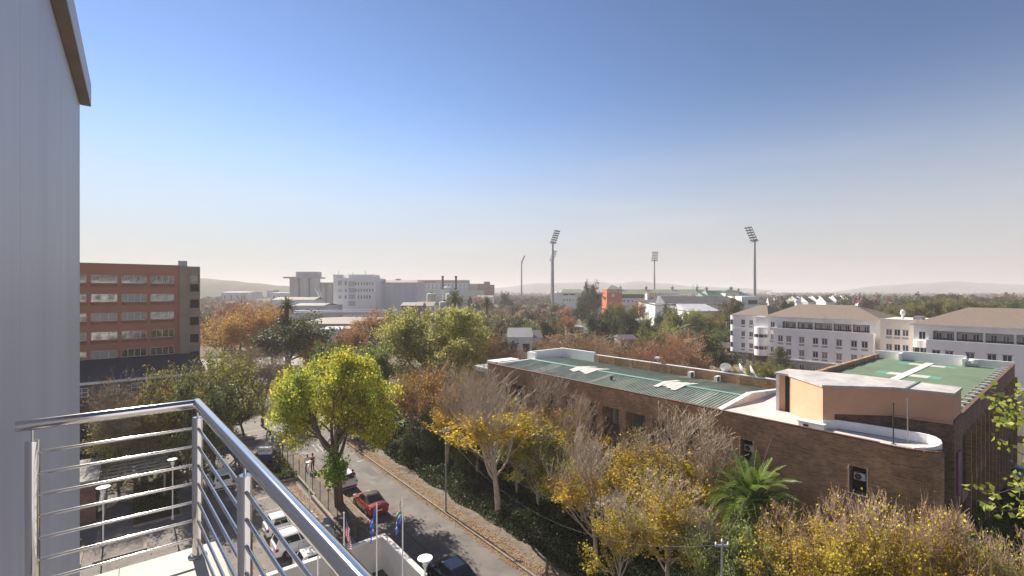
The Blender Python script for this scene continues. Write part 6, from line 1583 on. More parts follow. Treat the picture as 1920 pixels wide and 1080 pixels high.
ground_leaves('undergrowth', 3600, (0.0, 3.1, 48.5, 57), lambda t, s: .9 + .5 * mbn(t * .7, s * .5), .15, M_leaf, 5, .2, (.085, .10, .025))
ground_leaves('undergrowth', 2600, (-6.2, -3.0, 44, 47.6), lambda t, s: .6, .12, M_leaf, 6, .2, (.07, .09, .025))
ground_leaves('undergrowth', 9000, (-16, 8, 58, 80), lambda t, s: 1.2 + 1.3 * mbn(t * .2, s * .2), .3, M_leaf, 7, .2, (.06, .06, .025))
ground_leaves('undergrowth', 9000, (24, 34, 58, 90), lambda t, s: 1.1 + 1.3 * mbn(t * .2, s * .2), .3, M_leaf, 8, .2, (.06, .055, .025))
ground_leaves('undergrowth', 7000, (30, 48, 0, 6), lambda t, s: 1.4 + 1.3 * mbn(t * .3, s * .3), .22, M_leaf, 9, .2, (.04, .065, .02))
M_fallen = mat('fallen_leaf', (.34, .15, .05), .8, col2=(.42, .26, .07), scale=2, island=.4, trans=.15)
def litter(n, fn, seed, size=.11):
    rg = np.random.default_rng(seed); p = np.array([fn(rg) for _ in range(n)])
    c = np.stack([p[:, 0] * CB - p[:, 1] * SB, p[:, 0] * SB + p[:, 1] * CB, p[:, 2]], 1)
    o = bpy.data.objects.new('fallen_leaves', leaf_cards('fallen_leaves', c, M_fallen, size, rg, .75, .92)); link(o); o['kind'] = 'stuff'
litter(4200, lambda r: (20.85 + abs(r.normal(0, .75)), r.uniform(18, 60), .145), 1)
litter(1900, lambda r: (20.62 - abs(r.normal(0, .22)), r.uniform(20, 60), .035), 2)
litter(1500, lambda r: (15.18 + abs(r.normal(0, .12)), r.uniform(26, 58), .035), 3)
litter(900, lambda r: (14.6 + r.normal(0, .35), r.uniform(36, 58), .13), 4)
litter(2200, lambda r: (r.uniform(-4, 12.4), r.uniform(30, 56), .03), 5)
litter(1500, lambda r: (12.4 - abs(r.normal(0, .4)), r.uniform(31, 50), .03), 6)
# ---------------------------------------------------------------- vehicles
M_wpaint = mat('white_car_paint', (.76, .76, .75), .25, coat=.8); M_rpaint = mat('red_car_paint', (.36, .025, .02), .28, coat=.8)
M_spaint = mat('silver_car_paint', (.42, .43, .45), .3, .5, coat=.6); M_dpaint = mat('dark_blue_car_paint', (.02, .03, .05), .25, coat=.8); M_kpaint = mat('black_car_paint', (.015, .015, .018), .25, coat=.8)
M_cglass = mat('car_glass', (.018, .022, .025), .04, spec=.9); M_soft = mat('brown_soft_top', (.085, .06, .045), .9, col2=(.065, .045, .035), scale=4)
M_tail = mat('red_lamp_lens', (.40, .015, .01), .2, coat=.5); M_head = mat('clear_lamp_lens', (.6, .62, .64), .1, .3); M_alloy = mat('alloy_rim', (.5, .5, .5), .3, .8); M_plast = mat('black_plastic', (.03, .03, .032), .6)
def car(label, t, s, head, paint, L=3.95, Wd=1.7, H=1.48, kind='hatch', loc=None, group=None, z=0.012):
    """head: heading in degrees on the street grid, 0 = +t, 90 = +s"""
    T = thing('parked_car', label, 'car', loc or W(t, s, z), ROT + R(head), group)
    hw = Wd / 2; h2 = L / 2
    belt = .92 if kind != 'suv' else 1.02; z0 = .2 if kind != 'suv' else .26
    hood = belt - .10
    if kind == 'saloon': st = [(-1, .30, belt - .22, .80), (-.985, z0, belt - .06, .9), (-.9, z0, belt, .96), (-.62, z0, belt + .02, 1), (0, z0, belt, 1), (.4, z0, belt - .02, 1), (.55, z0, hood + .03, .99), (.82, z0, hood - .06, .95), (.96, z0, hood - .2, .86), (1, .32, hood - .32, .72)]
    else: st = [(-1, .34, belt - .16, .84), (-.985, z0, belt - .02, .93), (-.93, z0, belt + .02, .97), (-.6, z0, belt + .02, 1), (0, z0, belt, 1), (.42, z0, belt - .01, 1), (.58, z0, hood + .03, .99), (.82, z0, hood - .05, .95), (.955, z0, hood - .19, .87), (1, .32, hood - .32, .74)]
    b = MB(); m = 11
    for (x, zl, zb, w) in st:
        hwx = hw * w; pr = [(0, zl), (hwx * .82, zl), (hwx * .97, zl + .10), (hwx, (zl + zb) * .5), (hwx * .975, zb - .09), (hwx * .90, zb - .01), (0, zb + .035)]
        ring = pr + [(-p[0], p[1]) for p in pr[-2:0:-1]]
        for (y, z_) in ring: b.v.append((x * h2, y, z_))
    m = len(pr) + len(pr) - 2
    for i in range(len(st) - 1):
        for k in range(m): b.f.append((i * m + k, i * m + (k + 1) % m, (i + 1) * m + (k + 1) % m, (i + 1) * m + k))
    b.f.append(tuple(range(m - 1, -1, -1))); b.f.append(tuple(range((len(st) - 1) * m, len(st) * m)))
    part('body', b, paint, T, smooth=True)
    # cabin
    if kind == 'saloon': xs = (-.80, -.46, .18, .56)
    elif kind == 'convertible': xs = (-.70, -.30, .10, .44)
    elif kind == 'suv': xs = (-.97, -.84, .22, .56)
    else: xs = (-.95, -.78, .22, .62)
    zb = belt + .0; ztp = H
    bb = [(xs[0] * h2, hw * .89, zb - .01), (xs[3] * h2, hw * .89, zb - .03), (xs[1] * h2, hw * .70, ztp - .04), (xs[2] * h2, hw * .70, ztp - .03)]
    A, B_, C_, D_ = [Vector(p) for p in bb]
    def mir(v): return Vector((v.x, -v.y, v.z))
    cab = MB(); top = [C_, D_, mir(D_), mir(C_)]
    mid1 = [Vector((C_.x + .12, hw * .55, ztp)), Vector((D_.x - .12, hw * .55, ztp)), Vector((D_.x - .12, -hw * .55, ztp)), Vector((C_.x + .12, -hw * .55, ztp))]
    cab.add([A, B_, mir(B_), mir(A)] + top + mid1, [(0, 4, 5, 1)[::-1], (1, 5, 6, 2)[::-1], (2, 6, 7, 3)[::-1], (3, 7, 4, 0)[::-1], (4, 8, 9, 5)[::-1], (5, 9, 10, 6)[::-1], (6, 10, 11, 7)[::-1], (7, 11, 8, 4)[::-1], (8, 11, 10, 9)[::-1]])
    part('soft_top' if kind == 'convertible' else 'roof', cab, M_soft if kind == 'convertible' else paint, T)
    def pane(name, q, i0, i1, j0, j1, off=.012, m_=M_cglass):
        a, b1, c, d = q   # bottom0, bottom1, top1, top0
        def pt(u, v): return (a.lerp(b1, u)).lerp(d.lerp(c, u), v)
        p = [pt(i0, j0), pt(i1, j0), pt(i1, j1), pt(i0, j1)]; n = (p[1] - p[0]).cross(p[3] - p[0]).normalized()
        ctr = (A + mir(B_) + C_ + mir(D_)) / 4
        if n.dot(p[0] - ctr) < 0: n = -n
        mb = MB(); mb.add([x + n * off for x in p] + [x - n * .01 for x in p], [(0, 1, 2, 3), (0, 4, 5, 1), (1, 5, 6, 2), (2, 6, 7, 3), (3, 7, 4, 0)]); part(name, mb, m_, T)
    pane('windscreen', (B_, mir(B_), mir(D_), D_), .06, .94, .08, .95)
    pane('rear_window', (A, mir(A), mir(C_), C_), .10, .90, .22 if kind != 'convertible' else .3, .90)
    for f in (1, -1):
        q = (A, B_, D_, C_) if f == 1 else (mir(A), mir(B_), mir(D_), mir(C_))
        pane('side_window', q, .53, .90, .12, .88); pane('side_window', q, .13, .50, .12, .88)
        if kind == 'suv': part('roof_rail', MB().box(C_.x + .1, D_.x - .1, f * hw * .64 - .02, f * hw * .64 + .02, ztp + .01, ztp + .055), M_alloy, T)
        part('sill', MB().box(-h2 * .5, h2 * .52, f * hw - .03 * (f > 0) - .0, f * hw + .03 * (f < 0) + .012 * f, z0 - .02, z0 + .07) if False else MB().box(-h2 * .5, h2 * .5, min(f * hw * .96, f * (hw + .008)), max(f * hw * .96, f * (hw + .008)), z0 - .02, z0 + .08), M_plast, T)
        part('door_mirror', MB().box(xs[3] * h2 - .42, xs[3] * h2 - .26, min(f * hw * .93, f * (hw + .14)), max(f * hw * .93, f * (hw + .14)), belt + .0, belt + .13), paint, T)
        for xx in (-.12, .28) if kind != 'convertible' else (.02,): part('door_handle', MB().box(xx * h2 - .12, xx * h2 + .03, min(f * hw * .97, f * (hw + .012)), max(f * hw * .97, f * (hw + .012)), belt - .15, belt - .12), M_plast, T)
        for xx in (-.30, .12, .50) if kind != 'convertible' else (-.22, .46): part('door_gap', MB().box(xx * h2 - .006, xx * h2 + .006, min(f * hw * .985, f * (hw + .003)), max(f * hw * .985, f * (hw + .003)), z0 + .1, belt - .1), M_black, T)
        part('tail_light', MB().box(-h2 * .992 - .01, -h2 * .90, min(f * hw * .70, f * hw * .97), max(f * hw * .70, f * hw * .97), belt - .28, belt - .08), M_tail, T)
        part('headlight', MB().box(h2 * .87, h2 * .975, min(f * hw * .55, f * hw * .88), max(f * hw * .55, f * hw * .88), hood - .26, hood - .12), M_head, T)
        for xx in (-.62, .62):
            r = .31 if kind != 'suv' else .35; y = f * (hw - .11)
            arch_ = MB().lathe([(0, .0), (r + .055, .0), (r + .055, .215), (0, .215)], (xx * h2, y - .1 if f > 0 else y - .115, r), 20, 'y'); part('wheel_arch', arch_, M_black, T)
            wh = part('wheel', MB().lathe([(r * .6, -.1), (r * .9, -.105), (r, -.07), (r, .07), (r * .9, .105), (r * .6, .1)], (xx * h2, y + f * .025, r), 20, 'y'), M_black, T, smooth=True)
            rim = MB(); yy = y + f * .118
            for k in range(5):
                a = k * 1.2566; ca, sa = math.cos(a), math.sin(a)
                rim.add([(xx * h2 - sa * .035, yy, r + ca * .035), (xx * h2 + sa * .035, yy, r - ca * .035), (xx * h2 + ca * r * .62 + sa * .03, yy, r + sa * r * .62 - ca * .03), (xx * h2 + ca * r * .62 - sa * .03, yy, r + sa * r * .62 + ca * .03)], [(0, 1, 2, 3)])
            rim.lathe([(r * .60, 0), (r * .66, .012), (r * .70, 0)], (xx * h2, yy - .005, r), 20, 'y'); rim.lathe([(0, .006 * f), (.05, .004 * f)], (xx * h2, yy, r), 10, 'y')
            part('rim', rim, M_alloy, wh)
    part('number_plate', MB().box(-h2 - .012, -h2 * .985, -.24, .24, .50, .61), M_trim, T); part('number_plate', MB().box(h2 * .985, h2 + .012, -.24, .24, .36, .47), M_trim, T)
    part('rear_bumper', MB().box(-h2 - .02, -h2 * .95, -hw * .86, hw * .86, .27, .42), paint if kind == 'convertible' else M_plast, T); part('grille', MB().box(h2 * .96, h2 + .01, -hw * .5, hw * .5, .48, .62), M_plast, T)
    if kind == 'suv': part('sunroof', MB().box(-.25 * h2, .12 * h2, -hw * .45, hw * .45, ztp + .001, ztp + .02), M_cglass, T)
    return T
def gpos(px, D): return G((px - 960) / F * D, D)
car('red convertible with brown soft top parked at the kerb', 16.12, 39.75, 90, M_rpaint, 4.15, 1.74, 1.42, 'convertible')
car('white hatchback on the street, partly behind the plane tree trunk', 16.0, 46.3, 90, M_wpaint, 3.8, 1.66, 1.46, group='cars parked along the street')
car('dark blue car below the white disc lamp at the bottom edge', 16.15, 26.2, 90, M_dpaint, 4.2, 1.76, 1.45, 'saloon')
car('upper white hatchback in the parking lot behind the handrail', 9.75, 40.1, 0, M_wpaint, 3.8, 1.68, 1.5)
car('white estate with roof rails and sunroof in the parking lot', 9.85, 36.6, 0, M_wpaint, 4.3, 1.8, 1.62, 'suv')
car('white car furthest down the parking row, mostly behind the court wall', 10.3, 33.2, 0, M_wpaint, 3.9, 1.68, 1.48)
car('white hatchback seen from behind in tree shade, through the railing', 6.6, 53.6, 92, M_wpaint, 3.9, 1.7, 1.48)
car('black car under the trees right of the kerb light pole', 31.6, 46.0, 90, M_kpaint, 4.3, 1.76, 1.45, 'saloon')
car('silver car under the trees beyond the ivy', 31.2, 40.6, 90, M_spaint, 4.3, 1.76, 1.45, 'saloon')
car('white van-like car under the trees near the brick wall', 32.0, 35.2, 90, M_wpaint, 4.4, 1.8, 1.7, 'suv')
car('dark car deep in the shade behind the yellow-green crown', 28.0, 58.5, 95, M_kpaint, 4.2, 1.76, 1.45, 'saloon')
car('silver car at the right edge beside the slotted wall', 0, 0, 92, M_spaint, 4.4, 1.78, 1.45, 'saloon', loc=P(1912, 47, .012))
car('dark grey car nearer the camera at the right edge', 0, 0, 88, M_kpaint, 4.4, 1.78, 1.5, 'suv', loc=P(1906, 41.5, .012))
# covered motorcycle beside the last parking bay
b = MB(); n = 14
for j in range(7):
    zz_ = j / 6; rr_ = (1 - zz_ ** 2.2) ** .5
    for k in range(n):
        a = 2 * math.pi * k / n; b.v.append((math.cos(a) * 1.0 * rr_ * (1 + .06 * math.sin(3 * a)), math.sin(a) * .42 * rr_ * (1 + .12 * math.sin(5 * a)), zz_ * (1.05 + .12 * math.cos(a))))
for j in range(6):
    for k in range(n): b.f.append((j * n + k, j * n + (k + 1) % n, (j + 1) * n + (k + 1) % n, (j + 1) * n + k))
single('covered_motorcycle', b, mat('blue_grey_tarpaulin', (.30, .33, .40), .6, col2=(.22, .25, .32), scale=5), 'blue-grey covered motorcycle between the handrail and the white kerb wall', 'motorcycle', W(11.6, 37.9, .01), ROT + R(20), smooth=True)

# ---------------------------------------------------------------- people
def skin_mesh(name, J, E, m, sub=1):
    me = bpy.data.meshes.new(name + '_skel'); me.from_pydata([j[0] for j in J], E, []); o = bpy.data.objects.new(name, me); COL.objects.link(o)
    md = o.modifiers.new('s', 'SKIN'); md.use_smooth_shade = True
    for i, j in enumerate(J): me.skin_vertices[0].data[i].radius = (j[1], j[2] if len(j) > 2 else j[1]); me.skin_vertices[0].data[i].use_root = (i == 0)
    if sub: sd = o.modifiers.new('b', 'SUBSURF'); sd.levels = sub; sd.render_levels = sub
    bpy.context.view_layer.update(); dg = bpy.context.evaluated_depsgraph_get(); r = bpy.data.meshes.new_from_object(o.evaluated_get(dg))
    bpy.data.objects.remove(o); r.name = name; r.materials.clear(); r.materials.append(m)
    return r
def person(label, loc, face, shirt, trousers, skin, hair, stride=.28, cap=None, bag=None):
    T = thing('person', label, 'person', loc, R(face))
    # x = sideways, y = forward (negative y is the front)
    hp = .93; f = stride
    la, ra = (.09, f * .55, .07), (-.09, -f * .75, .07); lk, rk = (.095, f * .05, .50), (-.095, -f * .55, .51)
    J = [((0, 0, hp), .13, .11), ((0, -.01, 1.12), .125, .10), ((0, -.02, 1.34), .15, .105), ((0, -.02, 1.47), .07, .065), ((0, -.035, 1.56), .055, .055), ((0, -.045, 1.66), .088, .10), ((0, -.04, 1.75), .075, .085),
         ((.09, 0, .88), .088, .09), (lk, .058, .06), (la, .038, .042), ((la[0], la[1] - .16, .035), .035, .028),
         ((-.09, 0, .88), .088, .09), (rk, .058, .06), (ra, .038, .042), ((ra[0], ra[1] - .16, .035), .035, .028),
         ((.19, -.02, 1.41), .055, .055), ((.25, .04 - f * .3, 1.14), .042, .042), ((.235, -.06 - f * .6, .93), .028, .028), ((.23, -.09 - f * .65, .87), .030, .02),
         ((-.19, -.02, 1.41), .055, .055), ((-.25, .04 + f * .3, 1.14), .042, .042), ((-.24, -.02 + f * .5, .91), .028, .028), ((-.235, -.04 + f * .5, .85), .030, .02)]
    E = [(0, 1), (1, 2), (2, 3), (3, 4), (4, 5), (5, 6), (0, 7), (7, 8), (8, 9), (9, 10), (0, 11), (11, 12), (12, 13), (13, 14), (2, 15), (15, 16), (16, 17), (17, 18), (2, 19), (19, 20), (20, 21), (21, 22)]
    # fingers and thumb of both hands
    for hnd, wr in ((18, 17), (22, 21)):
        b0 = Vector(J[hnd][0]); sx_ = 1 if b0.x > 0 else -1
        for k, ln in enumerate((.070, .078, .072, .058)):
            o1 = b0 + Vector((0, (k - 1.5) * .019, -.035)); o2 = o1 + Vector((-sx_ * .012, 0, -ln * .6)); o3 = o2 + Vector((-sx_ * .02, 0, -ln * .35))
            n = len(J); J += [(o1[:], .009), (o2[:], .0085), (o3[:], .007)]; E += [(hnd, n), (n, n + 1), (n + 1, n + 2)]
        o1 = b0 + Vector((-sx_ * .01, -.04, .0)); o2 = o1 + Vector((-sx_ * .012, -.022, -.04)); n = len(J); J += [(o1[:], .011), (o2[:], .009)]; E += [(hnd, n), (n, n + 1)]
    link(bpy.data.objects.new('body', skin_mesh('body', J, E, skin)), T)
    SJ = [((0, -.01, .93), .150, .125), ((0, -.01, 1.12), .145, .12), ((0, -.02, 1.34), .168, .122), ((0, -.02, 1.45), .085, .08), ((.19, -.02, 1.415), .070, .07), ((.243, .03 - f * .25, 1.17), .058, .058), ((-.19, -.02, 1.415), .070, .07), ((-.243, .03 + f * .25, 1.17), .058, .058)]
    link(bpy.data.objects.new('shirt', skin_mesh('shirt', SJ, [(0, 1), (1, 2), (2, 3), (2, 4), (4, 5), (2, 6), (6, 7)], shirt)), T)
    TJ = [((0, 0, .95), .140, .12), ((.09, 0, .86), .100, .102), (lk, .074, .076), ((la[0], la[1], .13), .060, .062), ((-.09, 0, .86), .100, .102), (rk, .074, .076), ((ra[0], ra[1], .13), .060, .062)]
    link(bpy.data.objects.new('trousers', skin_mesh('trousers', TJ, [(0, 1), (1, 2), (2, 3), (0, 4), (4, 5), (5, 6)], trousers)), T)
    for a in (la, ra):
        part('shoe', MB().add([(a[0] - .045, a[1] + .07, 0), (a[0] + .045, a[1] + .07, 0), (a[0] + .05, a[1] - .12, 0), (a[0] - .05, a[1] - .12, 0), (a[0] - .035, a[1] - .2, 0), (a[0] + .035, a[1] - .2, 0),
                              (a[0] - .04, a[1] + .06, .10), (a[0] + .04, a[1] + .06, .10), (a[0] + .045, a[1] - .09, .075), (a[0] - .045, a[1] - .09, .075), (a[0] - .03, a[1] - .19, .04), (a[0] + .03, a[1] - .19, .04)],
                             [(0, 6, 7, 1), (1, 7, 8, 2), (2, 8, 11, 5), (5, 11, 10, 4), (4, 10, 9, 3), (3, 9, 6, 0), (6, 9, 8, 7), (9, 10, 11, 8)]), M_plast, T, smooth=True)
    hr = MB().lathe([(.104, -.05), (.108, .0), (.10, .05), (.07, .09), (.03, .108), (0, .11)], (0, -.03, 1.69), 14); part('hair', hr, hair, T, smooth=True)
    hc = Vector((0, -.045, 1.67))
    part('nose', MB().add([(-.014, -.135, 1.655), (.014, -.135, 1.655), (0, -.128, 1.70), (0, -.160, 1.66)], [(0, 1, 3), (1, 2, 3), (2, 0, 3)]), skin, T)
    for sx_ in (-1, 1):
        part('eye', MB().box(sx_ * .032 - .012, sx_ * .032 + .012, -.1385, -.125, 1.688, 1.699), M_black, T); part('ear', MB().box(sx_ * .088 - .008, sx_ * .088 + .008, -.06, -.02, 1.64, 1.70), skin, T)
    part('mouth', MB().box(-.022, .022, -.137, -.12, 1.622, 1.630), mat('lip', (.25, .08, .07), .6), T)
    if cap: part('cap', MB().lathe([(.112, 0), (.112, .03), (.09, .075), (0, .10)], (0, -.03, 1.715), 14).box(-.07, .07, -.22, -.11, 1.715, 1.727), cap, T, smooth=True)
    if bag: part('bag', MB().box(-.16, .16, .10, .27, 1.02, 1.42), bag, T)
    return T
M_sk = mat('dark_skin', (.12, .055, .03), .6); M_hair = mat('black_hair', (.012, .01, .01), .8)
M_cw = mat('white_cotton', (.62, .61, .60), .9); M_cr = mat('dark_red_cotton', (.32, .025, .03), .9); M_cn = mat('dark_trouser_cloth', (.03, .03, .04), .9); M_cb = mat('beige_cloth', (.45, .36, .28), .9)
person('person in a white shirt carrying a maroon bag on the pavement by the fence', Vector((-21.0, 49.4, .10)), 200, M_cw, M_cn, M_sk, M_hair, .30, None, M_cr)
person('person in a white top walking beside the one with the bag', Vector((-21.45, 49.2, .10)), 205, M_cw, M_cb, M_sk, M_hair, .25, M_cw)
person('person in a red shirt and dark trousers walking on the street behind the plane tree', Vector((-15.35, 45.2, .014)), 35, M_cr, M_cn, M_sk, M_hair, .34)

# ---------------------------------------------------------------- mesh fence along the pavement
TF = gthing('mesh_fence', 'dark green wire mesh fence along the pavement beside the parking lot', 'fence', 13.05, 29.6)
pm = mesh('post', MB().tube((0, 0, 0), (0, 0, 1.92), .035, n=8).lathe([(0, .03), (.045, 0)], (0, 0, 1.92), 8), M_dpole)
wm = MB()
for k in range(10): wm.tube((0, .03, .12 + k * .19), (0, 2.24, .12 + k * .19), .006, n=3, cap=False)
for k in range(16): wm.tube((0, .08 + k * .14, .08), (0, .08 + k * .14, 1.85), .005, n=3, cap=False)
wmesh = mesh('wire_panel', wm, M_dpole, uv=False)
for i in range(13):
    place('post', pm, TF, (13.05, 29.9 + i * 2.28, 0.0))
    if i < 12: place('wire_panel', wmesh, TF, (13.05, 29.9 + i * 2.28, 0.0))
TF = gthing('mesh_fence', 'wire mesh fence on a white kerb across the side street', 'fence', 4, 82)
part('kerb', MB().box(3.5, 17, 82.0, 82.3, 0, .35), M_conc, TF)
for i in range(7):
    place('post', pm, TF, (4 + i * 2.1, 82.15, .35)); place('wire_panel', wmesh, TF, (4 + i * 2.1, 82.15, .35), R(-90))
TF = gthing('iron_fence', 'black iron picket fence half buried in the ivy', 'fence', 29.35, 8)
for i in range(22): part('post', MB().box(29.31, 29.39, 8 + i * 2.2, 8.08 + i * 2.2, 0, 1.8), M_dpole, TF)
part('rail', MB().box(29.33, 29.37, 8.1, 54.2, .3, .35), M_dpole, TF); part('rail', MB().box(29.33, 29.37, 8.1, 54.2, 1.5, 1.55), M_dpole, TF)
b = MB()
for i in range(380): b.box(29.34, 29.36, 8.12 + i * .12, 8.14 + i * .12, .1, 1.7)
part('picket', b, M_dpole, TF, kind='stuff')
part('plinth', MB().box(29.22, 29.48, 7.9, 54.3, -.05, .26), M_brickr, TF)
TF = gthing('white_palisade', 'white palisade railing on a brick base at the right edge', 'fence', 86, 0)
part('base_wall', MB().box(86, 86.25, -12, 8, 0, .9), M_brickr, TF)
b = MB(); part('rail', MB().box(86.1, 86.16, -12, 8, 2.3, 2.38), M_trim, TF)
pk = mesh('picket', MB().box(-.03, .03, -.03, .03, 0, 1.65), M_trim)
for i in range(60): place('picket', pk, TF, (86.13, -12 + i * .33, .9))

# ---------------------------------------------------------------- lamps, poles, wires
def disc_lamp(label, x, y, h, z=0, r=.42):
    T = thing('disc_lamp', label, 'lamp post', (x, y, z), 0, 'white disc lamp posts of the hotel forecourt')
    part('pole', MB().lathe([(.09, 0), (.09, .3), (.05, .35), (.045, h - .75), (.07, h - .72), (.07, h - .5), (0, h - .5)], n=12), M_trim, T, smooth=True)
    part('lamp_body', MB().lathe([(.1, h - .5), (.14, h - .45), (.14, h - .3), (.09, h - .25), (0, h - .25)], n=14), M_trim, T, smooth=True)
    for a in (0, 2.09, 4.19): part('arm', MB().tube((.12 * math.cos(a), .12 * math.sin(a), h - .42), (r * .62 * math.cos(a), r * .62 * math.sin(a), h - .02), .012, n=5), M_trim, T)
    part('reflector_disc', MB().lathe([(0, h + .05), (r * .6, h + .035), (r, h), (r, h - .02), (r * .6, h + .01), (0, h + .02)], n=24), M_trim, T, smooth=True)
    return T
disc_lamp('white disc lamp at the bottom edge over the dark blue car', (797 - 960) / F * 26.2, 26.2, 4.08, 0)
disc_lamp('nearest white disc lamp seen through the railing, at the far left', -30.4, 34.9, 4.4)
disc_lamp('white disc lamp seen through the railing beside the narrow planting bed', -28.2, 39.0, 5.0, r=.36)
disc_lamp('slim disc lamp between the mesh fence and the parking kerb', -17.5, 40.5, 4.25, r=.26)
def util_pole(label, x, y, h, arms=True):
    T = thing('utility_pole', label, 'pole', (x, y, .1), 0)
    part('pole', MB().lathe([(.085, 0), (.05, h), (0, h + .02)], n=10), M_galv, T, smooth=True)
    part('cross_arm', MB().box(-.32, .32, -.04, .04, h - .22, h - .14), M_galv, T)
    for dx in (-.28, 0.0, .28): part('insulator', MB().lathe([(.03, 0), (.055, .03), (.03, .07), (.05, .10), (0, .15)], (dx, 0, h - .14 if dx else h), 8), M_trim, T, smooth=True)
    return T
util_pole('tall thin pale pole on the street verge beside the ivy', -5.65, 40.1, 7.15)
util_pole('grey pole with white insulators left of the palm, bottom edge', (1354 - 960) / F * 21.6, 21.6, 7.35)
util_pole('short thin pole under the trees at the leaning branch', (1075 - 960) / F * 39, 39, 2.4)
def wire(label, a, c, sag, r=.012, m=None):
    b = MB(); pts = [Vector(a).lerp(Vector(c), i / 14) + Vector((0, 0, -sag * 4 * (i / 14) * (1 - i / 14))) for i in range(15)]
    b.path(pts, r, 4); o = single('overhead_wire', b, m or M_galv, label, 'wire'); return o
pA = (-5.65, 40.1, 6.8); pB = ((1354 - 960) / F * 21.6, 21.6, 7.3)
wire('sagging pale wire from the verge pole across the dark ivy', pA, pB, 2.9, .009)
wire('second thin wire above the sagging one, to the pole by the palm', (-5.65, 40.1, 7.1), ((1354 - 960) / F * 21.6 - .28, 21.6, 7.4), 1.6, .006)
wire('wire running from the insulator pole toward the brick wing', pB, W(34.4, 14, 8.8), .5, .008)
wire('wire running down from the insulator pole to the right', pB, (16.5, 12, 5.2), .5, .009)
# white flag-less mast at the bottom edge
def flagpole(label, px, D, ztop, flag=None):
    x = (px - 960) / F * D
    T = thing('flagpole', label, 'flagpole', (x, D, .9), 0, 'white flagpoles in the entrance court')
    h = ztop - .9
    part('pole', MB().lathe([(.05, 0), (.032, h - .03), (0, h)], n=12), M_trim, T, smooth=True)
    part('finial', MB().lathe([(0, h + .10), (.045, h + .06), (.05, h + .03), (.03, h - .01)], n=12), M_trim, T, smooth=True)
    part('collar', MB().lathe([(.12, 0), (.12, .04), (.06, .05)], n=14), M_galv, T)
    return x
def flag(label, x, y, ztop, colf, names, hoist, fly, seed, lean):
    """a limp flag, hanging in folds; colf(u, v) gives the colour index"""
    nu, nv = 66, 52; b = MB(); rd = random.Random(seed); ph = rd.uniform(0, 6)
    for i in range(nu + 1):
        u = i / nu
        for j in range(nv + 1):
            v = j / nv
            out = fly * (.20 * u + .035 * math.sin(u * 11 + ph + v * 1.5))
            dep = .085 * math.sin(u * 15 + ph * 2 + v * 2.2) * min(1, u * 4)
            zz_ = -v * hoist * (1 - .12 * u) - fly * .74 * u ** 1.15
            b.v.append((lean * (out + .03), dep, zz_))
    mi = []
    for i in range(nu):
        for j in range(nv):
            b.f.append((i * (nv + 1) + j, i * (nv + 1) + j + 1, (i + 1) * (nv + 1) + j + 1, (i + 1) * (nv + 1) + j)); mi.append(colf((i + .5) / nu, (j + .5) / nv))
    me = mesh('flag', b, names, True, mi=mi)
    o = bpy.data.objects.new('flag', me); o.location = (x, y, ztop); link(o); setp(o, label, 'flag', 'limp flags on the white poles'); return o
def cl(n, c): return mat(n, c, .8, trans=.3)
C_w, C_r, C_n, C_b, C_g, C_k, C_y = cl('flag_white', (.72, .71, .70)), cl('flag_red', (.50, .035, .045)), cl('flag_navy', (.03, .04, .14)), cl('flag_blue', (.03, .10, .42)), cl('flag_green', (.02, .22, .10)), cl('flag_black', (.02, .02, .02)), cl('flag_yellow', (.75, .48, .04))
def us(u, v):
    if u < .4 and v < 7 / 13:
        a = u / .4 * 12; c = v / (7 / 13) * 10; i, j = round(a), round(c)
        if 0 < i < 12 and 0 < j < 10 and (i + j) % 2 == 0 and abs(a - i) < .30 and abs(c - j) < .30: return 0
        return 2
    return 1 if int(v * 13) % 2 == 0 else 0
def eu(u, v):
    x, y = (u - .5) * 1.5, v - .5
    for k in range(12):
        a = k * math.pi / 6
        if (x - .33 * math.cos(a)) ** 2 + (y - .33 * math.sin(a)) ** 2 < .0030: return 1
    return 0
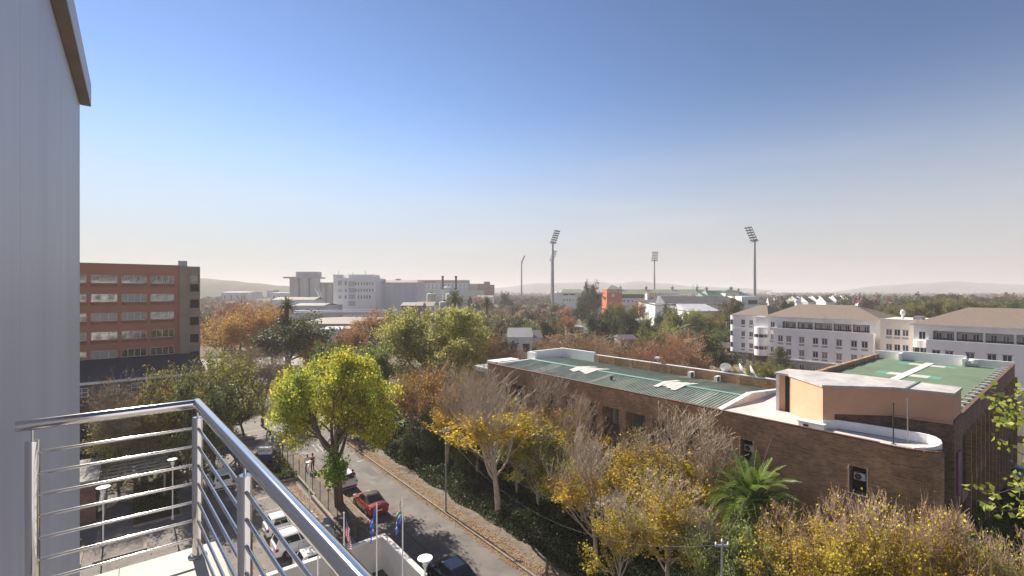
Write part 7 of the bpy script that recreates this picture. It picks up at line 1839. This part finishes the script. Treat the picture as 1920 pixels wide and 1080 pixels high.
def za(u, v):
    x, y = u * 1.5, (v * .72 + .28) - .5
    d = abs(y) - max(0, .5 - x) * 1.0
    if x < .5 and abs(y) < .5 - x - .19: return 5
    if x < .55 and abs(y) < .5 - x - .10: return 6
    if x >= .5: dd = abs(y)
    else: dd = abs(abs(y) - (.5 - x))
    if dd < .10 or (x < .5 and abs(y) < .5 - x): return 4
    if dd < .165: return 0
    return 1 if y < 0 else 3
D3 = (25.2, 24.4, 23.5); zp = 7.95
for (px, D, lb, cf, mats_, ho, fl_, sd, ln) in ((755, 25.2, 'green white and blue flag on the right pole', za, [C_w, C_r, C_n, C_b, C_g, C_k, C_y], .95, 1.45, 1, -1), (706.5, 24.4, 'blue flag with small yellow stars on the middle pole', eu, [C_b, C_y], .95, 1.45, 2, -1), (645, 23.5, 'stars and stripes flag on the left pole', us, [C_w, C_r, C_n], .95, 1.3, 3, 1)):
    ztp = EYE - ({755: 935, 706.5: 947, 645: 963}[px] - 545) / F * D
    x = flagpole({755: 'white flagpole carrying the green and blue flag', 706.5: 'white flagpole carrying the blue flag', 645: 'white flagpole carrying the stars and stripes'}[px], px, D, ztp)
    flag(lb, x + .045 * ln, D, ztp - .12, cf, mats_, ho, fl_, sd, ln)
flagpole('bare white pole top showing under the handrail at the bottom', 596, 19.6, EYE - (1046 - 545) / F * 19.6)

# ---------------------------------------------------------------- pylon sign
TS = thing('pylon_sign', 'blue pylon sign with white header reading park inn beside the shrubs', 'sign', P(497.5, 49.5, 0), R(4))
part('body', MB().box(-.64, .64, -.14, .14, .05, 1.78), mat('sign_blue', (.015, .022, .16), .4), TS)
part('header', MB().box(-.66, .66, -.155, .155, 1.785, 2.5), mat('sign_white', (.72, .73, .76), .4), TS)
part('plinth', MB().box(-.75, .75, -.25, .25, 0, .05), M_conc, TS)
text('lettering', 'park inn', .42, mat('sign_lettering_blue', (.02, .04, .28), .5), TS, (0, -.162, 2.20), (R(90), 0, 0), .004, .86)
text('lettering', 'by radisson', .13, MATS['sign_lettering_blue'], TS, (0, -.162, 1.93), (R(90), 0, 0), .003, 1.2)
TW = thing('drain_cover', 'small dark drain cover on the street near the right kerb', 'drain cover', W(19.6, 51.2, .017), ROT)
part('frame', MB().box(-.35, .35, -.22, .22, 0, .012), M_dpole, TW)
for i in range(6): part('bar', MB().box(-.3 + i * .105, -.25 + i * .105, -.18, .18, .0125, .02), M_galv, TW)
